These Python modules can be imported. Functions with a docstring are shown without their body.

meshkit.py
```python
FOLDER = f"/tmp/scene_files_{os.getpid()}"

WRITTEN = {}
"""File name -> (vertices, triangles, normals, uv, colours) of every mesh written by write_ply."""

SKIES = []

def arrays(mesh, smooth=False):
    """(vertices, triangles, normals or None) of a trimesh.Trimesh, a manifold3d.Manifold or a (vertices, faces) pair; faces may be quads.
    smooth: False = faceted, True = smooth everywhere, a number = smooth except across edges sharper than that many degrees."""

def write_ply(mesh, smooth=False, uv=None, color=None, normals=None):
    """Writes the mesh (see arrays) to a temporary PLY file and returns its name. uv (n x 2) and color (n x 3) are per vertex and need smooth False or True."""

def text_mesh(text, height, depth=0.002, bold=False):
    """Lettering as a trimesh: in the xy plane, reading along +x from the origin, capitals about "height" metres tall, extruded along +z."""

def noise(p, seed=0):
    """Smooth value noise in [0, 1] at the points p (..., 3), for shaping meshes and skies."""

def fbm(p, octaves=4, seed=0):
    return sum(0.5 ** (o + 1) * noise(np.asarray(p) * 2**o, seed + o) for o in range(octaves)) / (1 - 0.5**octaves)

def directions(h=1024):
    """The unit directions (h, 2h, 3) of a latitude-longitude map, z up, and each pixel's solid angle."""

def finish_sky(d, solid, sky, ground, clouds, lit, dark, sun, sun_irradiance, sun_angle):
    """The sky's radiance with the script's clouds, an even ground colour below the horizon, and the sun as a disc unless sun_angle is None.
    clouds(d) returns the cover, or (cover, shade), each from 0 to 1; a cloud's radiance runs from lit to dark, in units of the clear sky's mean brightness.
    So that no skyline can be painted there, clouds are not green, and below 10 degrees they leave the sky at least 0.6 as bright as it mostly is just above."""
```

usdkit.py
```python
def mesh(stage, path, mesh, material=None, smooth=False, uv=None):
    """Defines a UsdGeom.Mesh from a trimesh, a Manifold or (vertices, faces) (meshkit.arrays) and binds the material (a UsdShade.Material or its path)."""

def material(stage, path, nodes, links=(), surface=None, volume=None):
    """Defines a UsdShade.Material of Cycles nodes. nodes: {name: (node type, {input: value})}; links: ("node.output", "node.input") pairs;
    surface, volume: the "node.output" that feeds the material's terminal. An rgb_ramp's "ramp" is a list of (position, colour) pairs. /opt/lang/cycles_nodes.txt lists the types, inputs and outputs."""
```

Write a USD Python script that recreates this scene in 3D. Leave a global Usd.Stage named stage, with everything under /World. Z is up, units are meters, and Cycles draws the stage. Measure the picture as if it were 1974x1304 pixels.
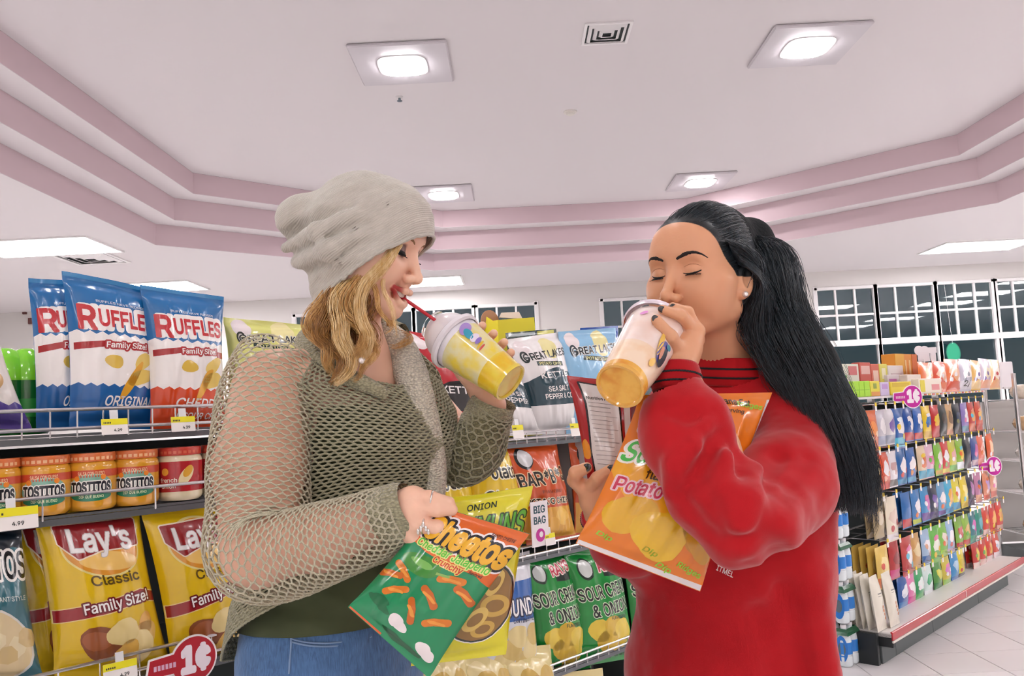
import math, random
import numpy as np
import trimesh
import shapely
from shapely import affinity
from shapely.geometry import Polygon, Point, LineString, MultiPolygon, box as sbox
from shapely.ops import unary_union
from scipy.interpolate import CubicSpline
import usdkit, meshkit
from pxr import Usd, UsdGeom, UsdLux, UsdShade, Gf, Sdf, Vt

stage = Usd.Stage.CreateInMemory()
UsdGeom.SetStageUpAxis(stage, UsdGeom.Tokens.z)
UsdGeom.SetStageMetersPerUnit(stage, 1.0)
UsdGeom.Xform.Define(stage, "/World")
UsdGeom.Scope.Define(stage, "/World/Looks")

# ------------------------------------------------------------------ camera, sky, exposure
W, H, FPX = 1974, 1304, 1600.0
PITCH, ROLL, EYE = math.radians(5.1), math.radians(2.9), 1.32
EXPOSURE = 1.45
LAMP = 24.0       # emission of the square ceiling lamps
TROFFER = 10.0     # emission of the flat ceiling panels
LAMP_COL = (1.0, 0.958, 0.972)
_f = np.array([0, math.cos(PITCH), math.sin(PITCH)])
_r0 = np.array([1.0, 0, 0]); _u0 = np.cross(_r0, _f)
CR = math.cos(ROLL) * _r0 - math.sin(ROLL) * _u0
CU = math.sin(ROLL) * _r0 + math.cos(ROLL) * _u0
CF = _f
CO = np.array([0, 0, EYE])
cam = UsdGeom.Camera.Define(stage, "/World/camera")
cam.AddTransformOp().Set(Gf.Matrix4d(*CR, 0, *CU, 0, *(-CF), 0, *CO, 1))
cam.CreateHorizontalApertureAttr(36.0)
cam.CreateVerticalApertureAttr(36.0 * H / W)
cam.CreateFocalLengthAttr(36.0 * FPX / W)
cam.CreateExposureAttr(EXPOSURE)
cam.CreateClippingRangeAttr(Gf.Vec2f(0.05, 500))
night = usdkit.material(stage, "/World/Looks/night_sky", {"b": ("background_shader", {"color": (0.010, 0.022, 0.03), "strength": 1.0})}, surface="b.background")
dome = UsdLux.DomeLight.Define(stage, "/World/night_sky")
dome.CreateIntensityAttr(1.0)
dome.CreateColorAttr(Gf.Vec3f(0.005, 0.010, 0.012))

# ------------------------------------------------------------------ helpers: placing
def ray(x, y):
    return (x - W / 2) / FPX * CR - (y - H / 2) / FPX * CU + CF
def at(x, y, Y):                      # the point of depth Y behind a measured direction
    d = ray(x, y); return CO + d * (Y / d[1])
def atz(x, y, z):                     # ... on the horizontal plane z
    d = ray(x, y); return CO + d * ((z - EYE) / d[2])
def atg(x, y, c):                     # ... on the gondola plane y = x + c
    d = ray(x, y); return CO + d * (c / (d[1] - d[0]))

# ------------------------------------------------------------------ helpers: prims
USED = {}
def fresh(parent, name):
    k = (parent, name); n = USED.get(k, 0); USED[k] = n + 1
    return f"{parent}/{name}" + (f"_{n:03d}" if n else "")
def tag(p, label=None, cat=None, group=None, kind=None):
    p = p.GetPrim() if hasattr(p, "GetPrim") else p
    for k, v in (("label", label), ("category", cat), ("group", group), ("kind", kind)):
        if v: p.SetCustomDataByKey(k, v)
    return p
def thing(name, label, cat, loc=(0, 0, 0), group=None, kind=None):
    x = UsdGeom.Xform.Define(stage, fresh("/World", name))
    if any(loc): x.AddTranslateOp().Set(Gf.Vec3d(*map(float, loc)))
    p = tag(x, label, cat, group, kind)
    ORIGIN[str(p.GetPath())] = np.array(loc, float)
    return p
ORIGIN = {}
def put(name, mesh, m, parent=None, smooth=False, label=None, cat=None, group=None, kind=None, uv=None, world=True):
    """one Mesh prim; vertices are given in world space and moved into the parent's frame"""
    base = str(parent.GetPath()) if parent is not None else "/World"
    top = "/".join(base.split("/")[:3])
    if hasattr(mesh, "vertices"): mesh = (np.array(mesh.vertices), np.array(mesh.faces))
    v, f = mesh
    v = np.asarray(v, float)
    if world and top in ORIGIN: v = v - ORIGIN[top]
    pr = usdkit.mesh(stage, fresh(base, name), (v, np.asarray(f, int)), m, smooth=smooth, uv=uv)
    tag(pr, label, cat, group, kind)
    return pr.GetPrim()
def primvar(prim, name, arr):
    UsdGeom.PrimvarsAPI(prim).CreatePrimvar(name, Sdf.ValueTypeNames.Color3fArray, "vertex").Set(Vt.Vec3fArray.FromNumpy(np.asarray(arr, np.float32)))
def curves(name, strands, widths, m, parent):
    base = str(parent.GetPath())
    top = "/".join(base.split("/")[:3])
    o = ORIGIN.get(top, np.zeros(3))
    c = UsdGeom.BasisCurves.Define(stage, fresh(base, name))
    c.CreateTypeAttr("linear")
    c.CreateCurveVertexCountsAttr(Vt.IntArray([len(s) for s in strands]))
    c.CreatePointsAttr(Vt.Vec3fArray.FromNumpy((np.vstack(strands) - o).astype(np.float32)))
    c.CreateWidthsAttr(Vt.FloatArray.FromNumpy(np.concatenate(widths).astype(np.float32)))
    c.SetWidthsInterpolation("vertex")
    UsdShade.MaterialBindingAPI.Apply(c.GetPrim()).Bind(m)
    return c.GetPrim()

# ------------------------------------------------------------------ helpers: materials
def lin(c):
    if isinstance(c, str):
        c = tuple(int(c[i:i + 2], 16) for i in (0, 2, 4))
    c = np.array(c, float) / 255.0
    return tuple(np.where(c <= 0.04045, c / 12.92, ((c + 0.055) / 1.055) ** 2.4))
MATS = {}
def mat(col, rough=0.5, metal=0.0, spec=0.5, coat=0.0, bump=0.0, bscale=60.0, mottle=0.0, mscale=6.0, sheen=0.0, name=None, trans=0.0, emit=0.0):
    key = (col, rough, metal, spec, coat, bump, bscale, mottle, mscale, sheen, trans, emit)
    if key in MATS: return MATS[key]
    c = lin(col) if isinstance(col, str) else col
    nodes = {"p": ("principled_bsdf", {"base_color": c, "roughness": rough, "metallic": metal, "specular_ior_level": spec})}
    links = []
    q = nodes["p"][1]
    if coat: q["coat_weight"] = coat; q["coat_roughness"] = 0.12
    if sheen: q["sheen_weight"] = sheen; q["sheen_roughness"] = 0.4
    if trans: q["transmission_weight"] = trans
    if emit: q["emission_color"] = c; q["emission_strength"] = emit
    if bump or mottle:
        nodes["tc"] = ("texture_coordinate", {})
    if bump:
        nodes["n"] = ("noise_texture", {"scale": bscale, "detail": 3.0})
        nodes["b"] = ("bump", {"strength": bump, "distance": 0.004})
        links += [("tc.object", "n.vector"), ("n.fac", "b.height"), ("b.normal", "p.normal")]
    if mottle:
        nodes["n2"] = ("noise_texture", {"scale": mscale, "detail": 4.0})
        d = tuple(x * (1 - mottle) for x in c); l = tuple(min(1, x * (1 + mottle)) for x in c)
        nodes["r"] = ("rgb_ramp", {"ramp": [(0.3, d), (0.7, l)]})
        links += [("tc.object", "n2.vector"), ("n2.fac", "r.fac"), ("r.color", "p.base_color")]
    nm = name or f"surface_{len(MATS):03d}"
    MATS[key] = usdkit.material(stage, f"/World/Looks/{nm}", nodes, links, surface="p.BSDF")
    return MATS[key]
def film(col): return mat(col, 0.24, bump=0.10, bscale=38.0, coat=0.45)     # printed plastic film
def ink(col): return mat(col, 0.24, bump=0.10, bscale=38.0, coat=0.45)

# ------------------------------------------------------------------ helpers: meshes
class MB:
    def __init__(s): s.v, s.f, s.n = [], [], 0
    def add(s, v, f):
        v = np.asarray(v, float); f = np.asarray(f, int)
        if f.shape[1] == 4: f = np.vstack([f[:, [0, 1, 2]], f[:, [0, 2, 3]]])
        s.v.append(v); s.f.append(f + s.n); s.n += len(v); return s
    def mesh(s): return np.vstack(s.v), np.vstack(s.f)
    def box(s, c, size, R=None, bevel=0.0):
        m = bevelbox(size, bevel) if bevel else (lambda b: (np.array(b.vertices), np.array(b.faces)))(trimesh.creation.box(size))
        v = m[0] if R is None else m[0] @ np.asarray(R).T
        return s.add(v + np.asarray(c, float), m[1])
    def tube(s, pts, r, sides=8, cap=True):
        v, f = tube(pts, r, sides, cap); return s.add(v, f)
def bevelbox(size, b):
    x, y, z = np.asarray(size, float) / 2
    b = min(b, 0.45 * min(x, y, z) * 2)
    pts = [(sx * (x - (k != 0) * b), sy * (y - (k != 1) * b), sz * (z - (k != 2) * b)) for sx in (-1, 1) for sy in (-1, 1) for sz in (-1, 1) for k in range(3)]
    h = trimesh.Trimesh(np.array(pts)).convex_hull
    return np.array(h.vertices), np.array(h.faces)
def tube(pts, r, sides=8, cap=True):
    p = np.asarray(pts, float); n = len(p)
    r = np.broadcast_to(np.asarray(r, float), (n,))
    t = np.gradient(p, axis=0); t /= np.linalg.norm(t, axis=1, keepdims=True) + 1e-12
    ref = np.array([0, 0, 1.0]) if abs(t[0] @ [0, 0, 1]) < 0.9 else np.array([1.0, 0, 0])
    a = np.zeros_like(p)
    for i in range(n):
        x = ref - (ref @ t[i]) * t[i]; x /= np.linalg.norm(x) + 1e-12; a[i] = x; ref = x
    b = np.cross(t, a)
    ang = np.arange(sides) * 2 * np.pi / sides
    v = (p[:, None] + r[:, None, None] * (np.cos(ang)[None, :, None] * a[:, None] + np.sin(ang)[None, :, None] * b[:, None])).reshape(-1, 3)
    i, j = np.meshgrid(np.arange(n - 1), np.arange(sides), indexing="ij")
    q = np.stack([i * sides + j, i * sides + (j + 1) % sides, (i + 1) * sides + (j + 1) % sides, (i + 1) * sides + j], -1).reshape(-1, 4)
    f = np.vstack([q[:, [0, 1, 2]], q[:, [0, 2, 3]]])
    if cap:
        v = np.vstack([v, p[:1], p[-1:]]); k = n * sides
        j = np.arange(sides)
        f = np.vstack([f, np.stack([np.full(sides, k), (j + 1) % sides, j], 1), np.stack([np.full(sides, k + 1), (n - 1) * sides + j, (n - 1) * sides + (j + 1) % sides], 1)])
    return v, f
def lathe(profile, axis0, axis1, sides=40):
    """profile: (radius, height 0..) pairs in metres along the axis that runs from axis0 towards axis1"""
    a0 = np.asarray(axis0, float); d = np.asarray(axis1, float) - a0; d /= np.linalg.norm(d)
    x = np.cross(d, [0, 0, 1.0] if abs(d[2]) < 0.9 else [1.0, 0, 0]); x /= np.linalg.norm(x); y = np.cross(d, x)
    pr = np.asarray(profile, float); ang = np.arange(sides) * 2 * np.pi / sides
    v = (a0 + pr[:, 1][:, None, None] * d + pr[:, 0][:, None, None] * (np.cos(ang)[None, :, None] * x + np.sin(ang)[None, :, None] * y)).reshape(-1, 3)
    n = len(pr)
    i, j = np.meshgrid(np.arange(n - 1), np.arange(sides), indexing="ij")
    q = np.stack([i * sides + j, i * sides + (j + 1) % sides, (i + 1) * sides + (j + 1) % sides, (i + 1) * sides + j], -1).reshape(-1, 4)
    return v, np.vstack([q[:, [0, 1, 2]], q[:, [0, 2, 3]]])
def loft(rings, closed=True):
    R = np.asarray(rings, float); n, m = R.shape[:2]
    i, j = np.meshgrid(np.arange(n - 1), np.arange(m if closed else m - 1), indexing="ij")
    q = np.stack([i * m + j, i * m + (j + 1) % m, (i + 1) * m + (j + 1) % m, (i + 1) * m + j], -1).reshape(-1, 4)
    return R.reshape(-1, 3), np.vstack([q[:, [0, 1, 2]], q[:, [0, 2, 3]]])
def spline(pts, n):
    p = np.asarray(pts, float)
    d = np.r_[0, np.cumsum(np.linalg.norm(np.diff(p[:, :3], axis=0), axis=1))]
    return CubicSpline(d / d[-1], p)(np.linspace(0, 1, n))
def slab(poly, frame, thick):
    """extrude a shapely polygon: frame = (origin, x axis, y axis); thickness goes along x cross y"""
    o, ex, ey = (np.asarray(a, float) for a in frame); ez = np.cross(ex, ey)
    out = MB()
    for g in getattr(poly, "geoms", [poly]):
        if g.area < 1e-9: continue
        m = trimesh.creation.extrude_polygon(g, thick, engine="earcut")
        v = np.array(m.vertices)
        out.add(o + v[:, :1] * ex + v[:, 1:2] * ey + v[:, 2:] * ez, np.array(m.faces))
    return out.mesh()

# ------------------------------------------------------------------ helpers: lettering as polygons
TEXT = {}
def tpoly(s, h=1.0, weight=0.0, slant=0.0, sx=1.0, arch=0.0, rot=0.0, at=(0, 0), w=None):
    """lettering as a shapely shape, centred on at; w: fit to this width"""
    if s not in TEXT:
        m = meshkit.text_mesh(s, 1.0, 0.1, bold=True)
        v, f = np.array(m.vertices), np.array(m.faces)
        top = f[(v[f][:, :, 2] > 0.09).all(1)]
        TEXT[s] = unary_union([Polygon(v[t][:, :2]).buffer(0.002) for t in top]).simplify(0.006)
    g = TEXT[s]
    if weight: g = g.buffer(weight)
    x0, y0, x1, y1 = g.bounds
    g = affinity.translate(g, -(x0 + x1) / 2, -(y0 + y1) / 2 if (y1 - y0) < 1.2 else -0.5)
    g = affinity.scale(g, h * sx, h, origin=(0, 0))
    if w: g = affinity.scale(g, w / (g.bounds[2] - g.bounds[0]), 1, origin=(0, 0))
    if slant: g = affinity.skew(g, xs=slant, origin=(0, 0))
    if arch:
        g = shapely.transform(g.segmentize(h * 0.3), lambda p: np.stack([p[:, 0], p[:, 1] - arch * p[:, 0] ** 2], 1))
    if rot: g = affinity.rotate(g, rot, origin=(0, 0))
    return affinity.translate(g, *at)
def ear(g):
    import mapbox_earcut
    if g.geom_type == "Polygon": gs = [g]
    else: gs = [x for x in getattr(g, "geoms", []) if x.geom_type == "Polygon"]
    V, F, n = [], [], 0
    for p in gs:
        if p.area < 1e-12: continue
        rings = [np.asarray(r.coords)[:-1, :2] for r in (p.exterior, *p.interiors)]
        v = np.vstack(rings); e = np.cumsum([len(r) for r in rings]).astype(np.uint32)
        f = np.asarray(mapbox_earcut.triangulate_float64(v, e)).reshape(-1, 3)
        if len(f) == 0: continue
        V.append(v); F.append(f + n); n += len(v)
    return (np.vstack(V), np.vstack(F)) if V else None
def clipped(poly, cells):
    """poly cut along cells (shapely polygons): lists of (cell number, points, triangles)"""
    hit = np.nonzero(shapely.intersects(poly, cells))[0]
    out = []
    for k, g in zip(hit, shapely.intersection(poly, cells[hit])):
        r = ear(g)
        if r: out.append((k, *r))
    return out
def flat(poly, edge):
    """(points, triangles) of a polygon cut along a square grid of that edge"""
    x0, y0, x1, y1 = poly.bounds
    nx, ny = max(1, math.ceil((x1 - x0) / edge)), max(1, math.ceil((y1 - y0) / edge))
    X, Y = np.meshgrid(np.linspace(x0, x1, nx + 1), np.linspace(y0, y1, ny + 1), indexing="ij")
    cells = shapely.box(X[:-1, :-1].ravel(), Y[:-1, :-1].ravel(), X[1:, 1:].ravel(), Y[1:, 1:].ravel())
    r = clipped(poly, cells)
    if not r: return None
    n = np.cumsum([0] + [len(q[1]) for q in r])
    v, f = np.vstack([q[1] for q in r]), np.vstack([q[2] + k for q, k in zip(r, n)])
    m = trimesh.Trimesh(np.c_[v, np.zeros(len(v))], f, process=False); m.merge_vertices(digits_vertex=7)
    v, f = np.array(m.vertices)[:, :2], np.array(m.faces)
    f = f[(f[:, 0] != f[:, 1]) & (f[:, 1] != f[:, 2]) & (f[:, 0] != f[:, 2])]
    used = np.unique(f); mp = np.full(len(v), -1); mp[used] = np.arange(len(used))
    return v[used], mp[f]

# ------------------------------------------------------------------ helpers: bags
class Bag:
    """A filled film bag between four corners (TL, TR, BR, BL seen from its front), T thick; local s in [-w/2, w/2], t in [0, h]."""
    def __init__(self, name, label, corners, T, col, group=None, seed=0, cat="chip bag", seal=0.06, back=None, nu=38, nv=50, rough=1.0, facing=None, pinch=0.07, mesh_mat=None):
        self.C = np.array(corners, float); TL, TR, BR, BL = self.C
        self.w = (np.linalg.norm(TR - TL) + np.linalg.norm(BR - BL)) / 2
        self.h = (np.linalg.norm(TL - BL) + np.linalg.norm(TR - BR)) / 2
        n = np.cross(TR - TL, TL - BL); self.n = n / np.linalg.norm(n)
        if self.n @ (self.C.mean(0) - CO) > 0 and facing is None: self.n = -self.n
        self.T, self.seed, self.seal, self.rough, self.pinch = T, seed, seal, rough, pinch
        base = self.C[[2, 3]].mean(0)
        self.o = thing(name, label, cat, base, group)
        self.nu, self.nv = nu, nv
        u, v = np.meshgrid(np.linspace(-1, 1, nu), np.linspace(0, 1, nv))
        fr = self.pos(u.ravel(), v.ravel(), 0.0); bk = self.pos(u.ravel(), v.ravel(), 0.0, side=-1)
        i, j = np.meshgrid(np.arange(nv - 1), np.arange(nu - 1), indexing="ij")
        q = np.stack([i * nu + j, i * nu + j + 1, (i + 1) * nu + j + 1, (i + 1) * nu + j], -1).reshape(-1, 4)
        k = nu * nv
        self.front_v = fr; self.tri = np.vstack([q[:, [0, 1, 2]], q[:, [0, 2, 3]]])
        fn = np.cross(fr[self.tri[:, 1]] - fr[self.tri[:, 0]], fr[self.tri[:, 2]] - fr[self.tri[:, 0]])
        vn = np.zeros_like(fr)
        for c in range(3): np.add.at(vn, self.tri[:, c], fn)
        vn /= np.linalg.norm(vn, axis=1, keepdims=True) + 1e-12
        self.flip = (vn @ self.n).mean() < 0
        self.front_n = -vn if self.flip else vn
        self.st = np.stack([u.ravel() * self.w / 2, v.ravel() * self.h], 1)
        self.cells = shapely.polygons(self.st[self.tri])
        edge = np.r_[np.arange(nu), np.arange(1, nv) * nu + nu - 1, (nv - 1) * nu + np.arange(nu - 2, -1, -1), np.arange(nv - 2, 0, -1) * nu]
        e2 = np.roll(edge, -1)
        rim = np.stack([edge, edge + k, e2 + k, e2], 1)
        mb = MB().add(np.vstack([fr, bk]), np.vstack([q, q[:, ::-1] + k, rim]))
        put("pouch", mb.mesh(), mesh_mat or film(col), self.o, smooth=40)
    def pos(self, u, v, off=0.0, side=1):
        TL, TR, BR, BL = self.C
        s = np.clip((v - self.seal) / (1 - 2 * self.seal), 0, 1)
        body = np.sin(np.pi * s)
        uu = u * (1 - self.pinch * body ** 0.7)
        a = ((uu + 1) / 2)[:, None]; b = v[:, None]
        p = (BL * (1 - a) + BR * a) * (1 - b) + (TL * (1 - a) + TR * a) * b
        ext = np.clip(1 - np.abs(u) ** 2.2, 0, 1) ** 0.6
        d = self.T / 2 * body ** 0.5 * ext
        q = np.stack([u * 2.3 + self.seed * 3.7, v * 3.0, np.full_like(u, self.seed * 1.3 + (side < 0) * 9)], 1)
        near = np.exp(-s / 0.16) + np.exp(-(1 - s) / 0.16)
        ridge = lambda k, o, sd: 1 - np.abs(2 * meshkit.noise(q * k + o, sd) - 1)
        wr = 0.55 * (ridge([1.0, 0.9, 1], 2, 11) - 0.6) + 0.30 * (ridge([2.1, 1.7, 1], 7, 13) - 0.6) + near * 0.9 * (ridge([3.0, 0.55, 1], 5, 7) - 0.6)
        wr += 0.35 * np.exp(-(1 - np.abs(u)) / 0.25) * (ridge([0.8, 2.4, 1], 9, 17) - 0.6)
        d = d + wr * self.T * 0.30 * self.rough * np.clip(body, 0.0, 1) ** 0.5 * ext
        lean = (meshkit.noise(np.stack([u * 1.6, v * 0, u * 0 + self.seed * 2.1], 1), 5) - 0.5) * self.T * 0.25 * (1 - body) * np.exp(-(1 - v) / 0.1)
        return p + (side * np.maximum(d, 0.0008) + off + lean)[:, None] * self.n
    def print(self, name, poly, col, layer=1, m_=None, label=None, edge=None):
        poly = poly.intersection(sbox(-self.w * 0.4985, self.h * 0.002, self.w * 0.4985, self.h * 0.998))
        if poly.is_empty: return
        V, F, N, n = [], [], [], 0
        for k, st, f in clipped(poly, self.cells):
            t = self.tri[k]; A, B, C = self.st[t]
            m = np.linalg.solve(np.stack([B - A, C - A], 1), (st - A).T).T
            w = np.c_[1 - m.sum(1), m]
            V.append(w @ self.front_v[t] + self.n * 0.00028 * layer); N.append(w @ self.front_n[t])
            a2 = np.cross(V[-1][f[:, 1]] - V[-1][f[:, 0]], V[-1][f[:, 2]] - V[-1][f[:, 0]]) @ self.n
            f = np.where((a2 < 0)[:, None], f[:, ::-1], f)
            F.append(f + n); n += len(st)
        if not V: return
        pr = put(name, (np.vstack(V), np.vstack(F)), m_ or ink(col), self.o, label=label)
        g = UsdGeom.Mesh(pr); g.CreateNormalsAttr(Vt.Vec3fArray.FromNumpy(np.vstack(N).astype(np.float32))); g.SetNormalsInterpolation("vertex")
        return pr
    def rect(self, s0, s1, t0, t1): return sbox(s0 * self.w / 2, t0 * self.h, s1 * self.w / 2, t1 * self.h)
    def zig(self, t0, t1, n=9, a=0.012, bot=True, top=True, slope=0.0):
        """a band across the bag with toothed edges"""
        xs = np.linspace(-1, 1, 2 * n + 1) * self.w / 2
        tooth = np.where(np.arange(2 * n + 1) % 2, a, -a) * self.h
        up = np.c_[xs, t1 * self.h + tooth * top + slope * xs]; dn = np.c_[xs, t0 * self.h + tooth * bot + slope * xs]
        return Polygon(np.vstack([up, dn[::-1]]))
    def text(self, name, s, cx, ty, h, col, halo=None, hw=0.012, layer=3, **k):
        """s centred at (cx * half width, ty * height), capitals h * height tall"""
        k = dict(k); 
        if "w" in k: k["w"] *= self.w
        g = tpoly(s, h * self.h, at=(cx * self.w / 2, ty * self.h), **k)
        if halo: self.print(name + "_halo", g.buffer(hw * self.h), halo, layer)
        self.print(name, g, col, layer + 1)
    def blob(self, cx, cy, rx, ry, n=24, seed=0, wob=0.12, rot=0.0):
        rng = np.random.default_rng(seed + 17)
        a = np.linspace(0, 2 * np.pi, n, endpoint=False)
        r = 1 + wob * (np.sin(2 * a + rng.uniform(0, 6)) * 0.5 + np.sin(3 * a + rng.uniform(0, 6)) * 0.5 + rng.uniform(-0.4, 0.4, n) * 0.5)
        g = Polygon(np.c_[np.cos(a) * rx * self.w / 2 * r, np.sin(a) * ry * self.h * r])
        return affinity.translate(affinity.rotate(g, rot, origin=(0, 0)), cx * self.w / 2, cy * self.h).buffer(0)
# ================================================================== the room
CEIL = mat((0.70, 0.665, 0.675), 0.9, name="ceiling_paint")
WALL = mat((0.70, 0.675, 0.655), 0.85, bump=0.05, bscale=40, name="wall_paint")
MAUVE = mat((0.63, 0.49, 0.525), 0.85, name="mauve_paint")
WHITE = mat((0.80, 0.78, 0.78), 0.5, name="white_enamel")
Z1, Z2, Z3, Z4 = 3.297, 3.531, 3.773, 4.0
YW = 13.1
tray = Polygon([(-3.27, -4.5), (4.80, -4.5), (4.80, 8.56), (2.38, 10.71), (-0.83, 10.71), (-3.27, 8.54)])
tray2, tray3 = tray.buffer(0.25, join_style="mitre"), tray.buffer(0.5, join_style="mitre")
room = sbox(-9, -7, 16.5, YW)
FLAT = ((0, 0, 0), (1, 0, 0), (0, 1, 0))
def level(z): return ((0, 0, z), (1, 0, 0), (0, 1, 0))
def struct(name, mesh, m, label=None, parent=None, smooth=False):
    return put(name, mesh, m, parent, smooth=smooth, label=label, kind="structure" if parent is None else None)
struct("ceiling", slab(tray, level(Z4), 0.05), CEIL, "high flat white ceiling inside the stepped tray")
struct("ceiling", slab(room.difference(tray3), level(Z1), 0.004), CEIL, "lower white ceiling around the stepped tray")
def riser(poly, z0, z1):
    return slab(poly.buffer(0.03, join_style="mitre").difference(poly), level(z0), z1 - z0)
for k, (p, z0, z1, nm) in enumerate([(tray, Z3 + 0.0042, Z4, "topmost"), (tray2, Z2 + 0.0042, Z3, "middle"), (tray3, Z1 + 0.0042, Z2, "lowest")]):
    struct(f"trim_{k + 1}", riser(p, z0, z1 - 0.001), MAUVE, f"{nm} mauve painted band of the stepped ceiling")
struct("trim_4", slab(tray2.buffer(0.03, join_style="mitre").difference(tray), level(Z3), 0.004), CEIL, "upper white ledge between the mauve ceiling bands")
struct("trim_5", slab(tray3.buffer(0.03, join_style="mitre").difference(tray2), level(Z2), 0.004), CEIL, "lower white ledge between the mauve ceiling bands")

# floor: slab and single tiles where the picture shows them
GROUT = mat((0.40, 0.37, 0.36), 0.9, name="grout")
fl = struct("floor", slab(room, level(-0.06), 0.054), GROUT, "pale square tiled shop floor")
rng = np.random.default_rng(4)
tile_mats = [mat((0.66 * k, 0.63 * k, 0.625 * k), 0.35, name=f"floor_tile_{i}") for i, k in enumerate((0.97, 1.0, 1.03))]
TS = 0.31
for i in range(-3, 17):
    for j in range(0, 15):
        x, y = 1.92 + (i - 1) * TS, 4.01 + (j - 3) * TS
        if not (0.9 < x < 5.6 and y > 3.0 and y < 7.0): continue
        v, f = bevelbox((TS - 0.004, TS - 0.004, 0.008), 0.0012)
        put("tile", (v + (x + TS / 2, y + TS / 2, -0.004 + rng.uniform(-0.0004, 0.0004)), f), tile_mats[rng.integers(3)], fl)
rest = room.difference(sbox(0.99 + 0.0, 3.08, 5.64, 7.1))
put("tiling", slab(rest, level(-0.007), 0.007), tile_mats[1], fl, kind="stuff")

# walls
def win_xs(): return [(-3.43, 0.0), (-2.48, 0.0), (-1.53, 0.0), (-0.53, 0.0), (1.46, 0.0), (2.42, 0.0), (4.86, 0.0), (5.815, 0.0), (6.765, 0.0), (7.69, 0.0), (8.64, 0.0), (9.59, 0.0)]
WW = 0.925; WZ0, WZ1 = 0.55, 3.005
back = sbox(-9, 0, 16.5, Z1 + 0.05)
for x, _ in win_xs(): back = back.difference(sbox(x - 0.035, WZ0 - 0.05, x + WW + 0.035, WZ1 + 0.035))
struct("wall_back", slab(back, ((0, YW + 0.16, 0), (1, 0, 0), (0, 0, 1)), 0.16), WALL, "white far wall with two runs of white framed windows")
struct("wall_left", trimesh.creation.box([0.1, YW + 7, Z1], trimesh.transformations.translation_matrix([-9.05, (YW - 7) / 2, Z1 / 2])), WALL, "plain white side wall of the shop beyond the chip shelves")
struct("wall_right", trimesh.creation.box([0.1, YW + 7, Z1], trimesh.transformations.translation_matrix([16.55, (YW - 7) / 2, Z1 / 2])), WALL, "plain white side wall of the shop beyond the candy rack")
struct("wall_front", trimesh.creation.box([25.6, 0.1, Z1], trimesh.transformations.translation_matrix([3.75, -7.05, Z1 / 2])), WALL, "plain white wall of the shop opposite the windows")
struct("ground", slab(sbox(-40, YW + 0.2, 45, 60), level(-0.3), 0.1), mat((0.03, 0.035, 0.04), 0.8, name="asphalt"), "dark forecourt outside the windows at night")

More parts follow.
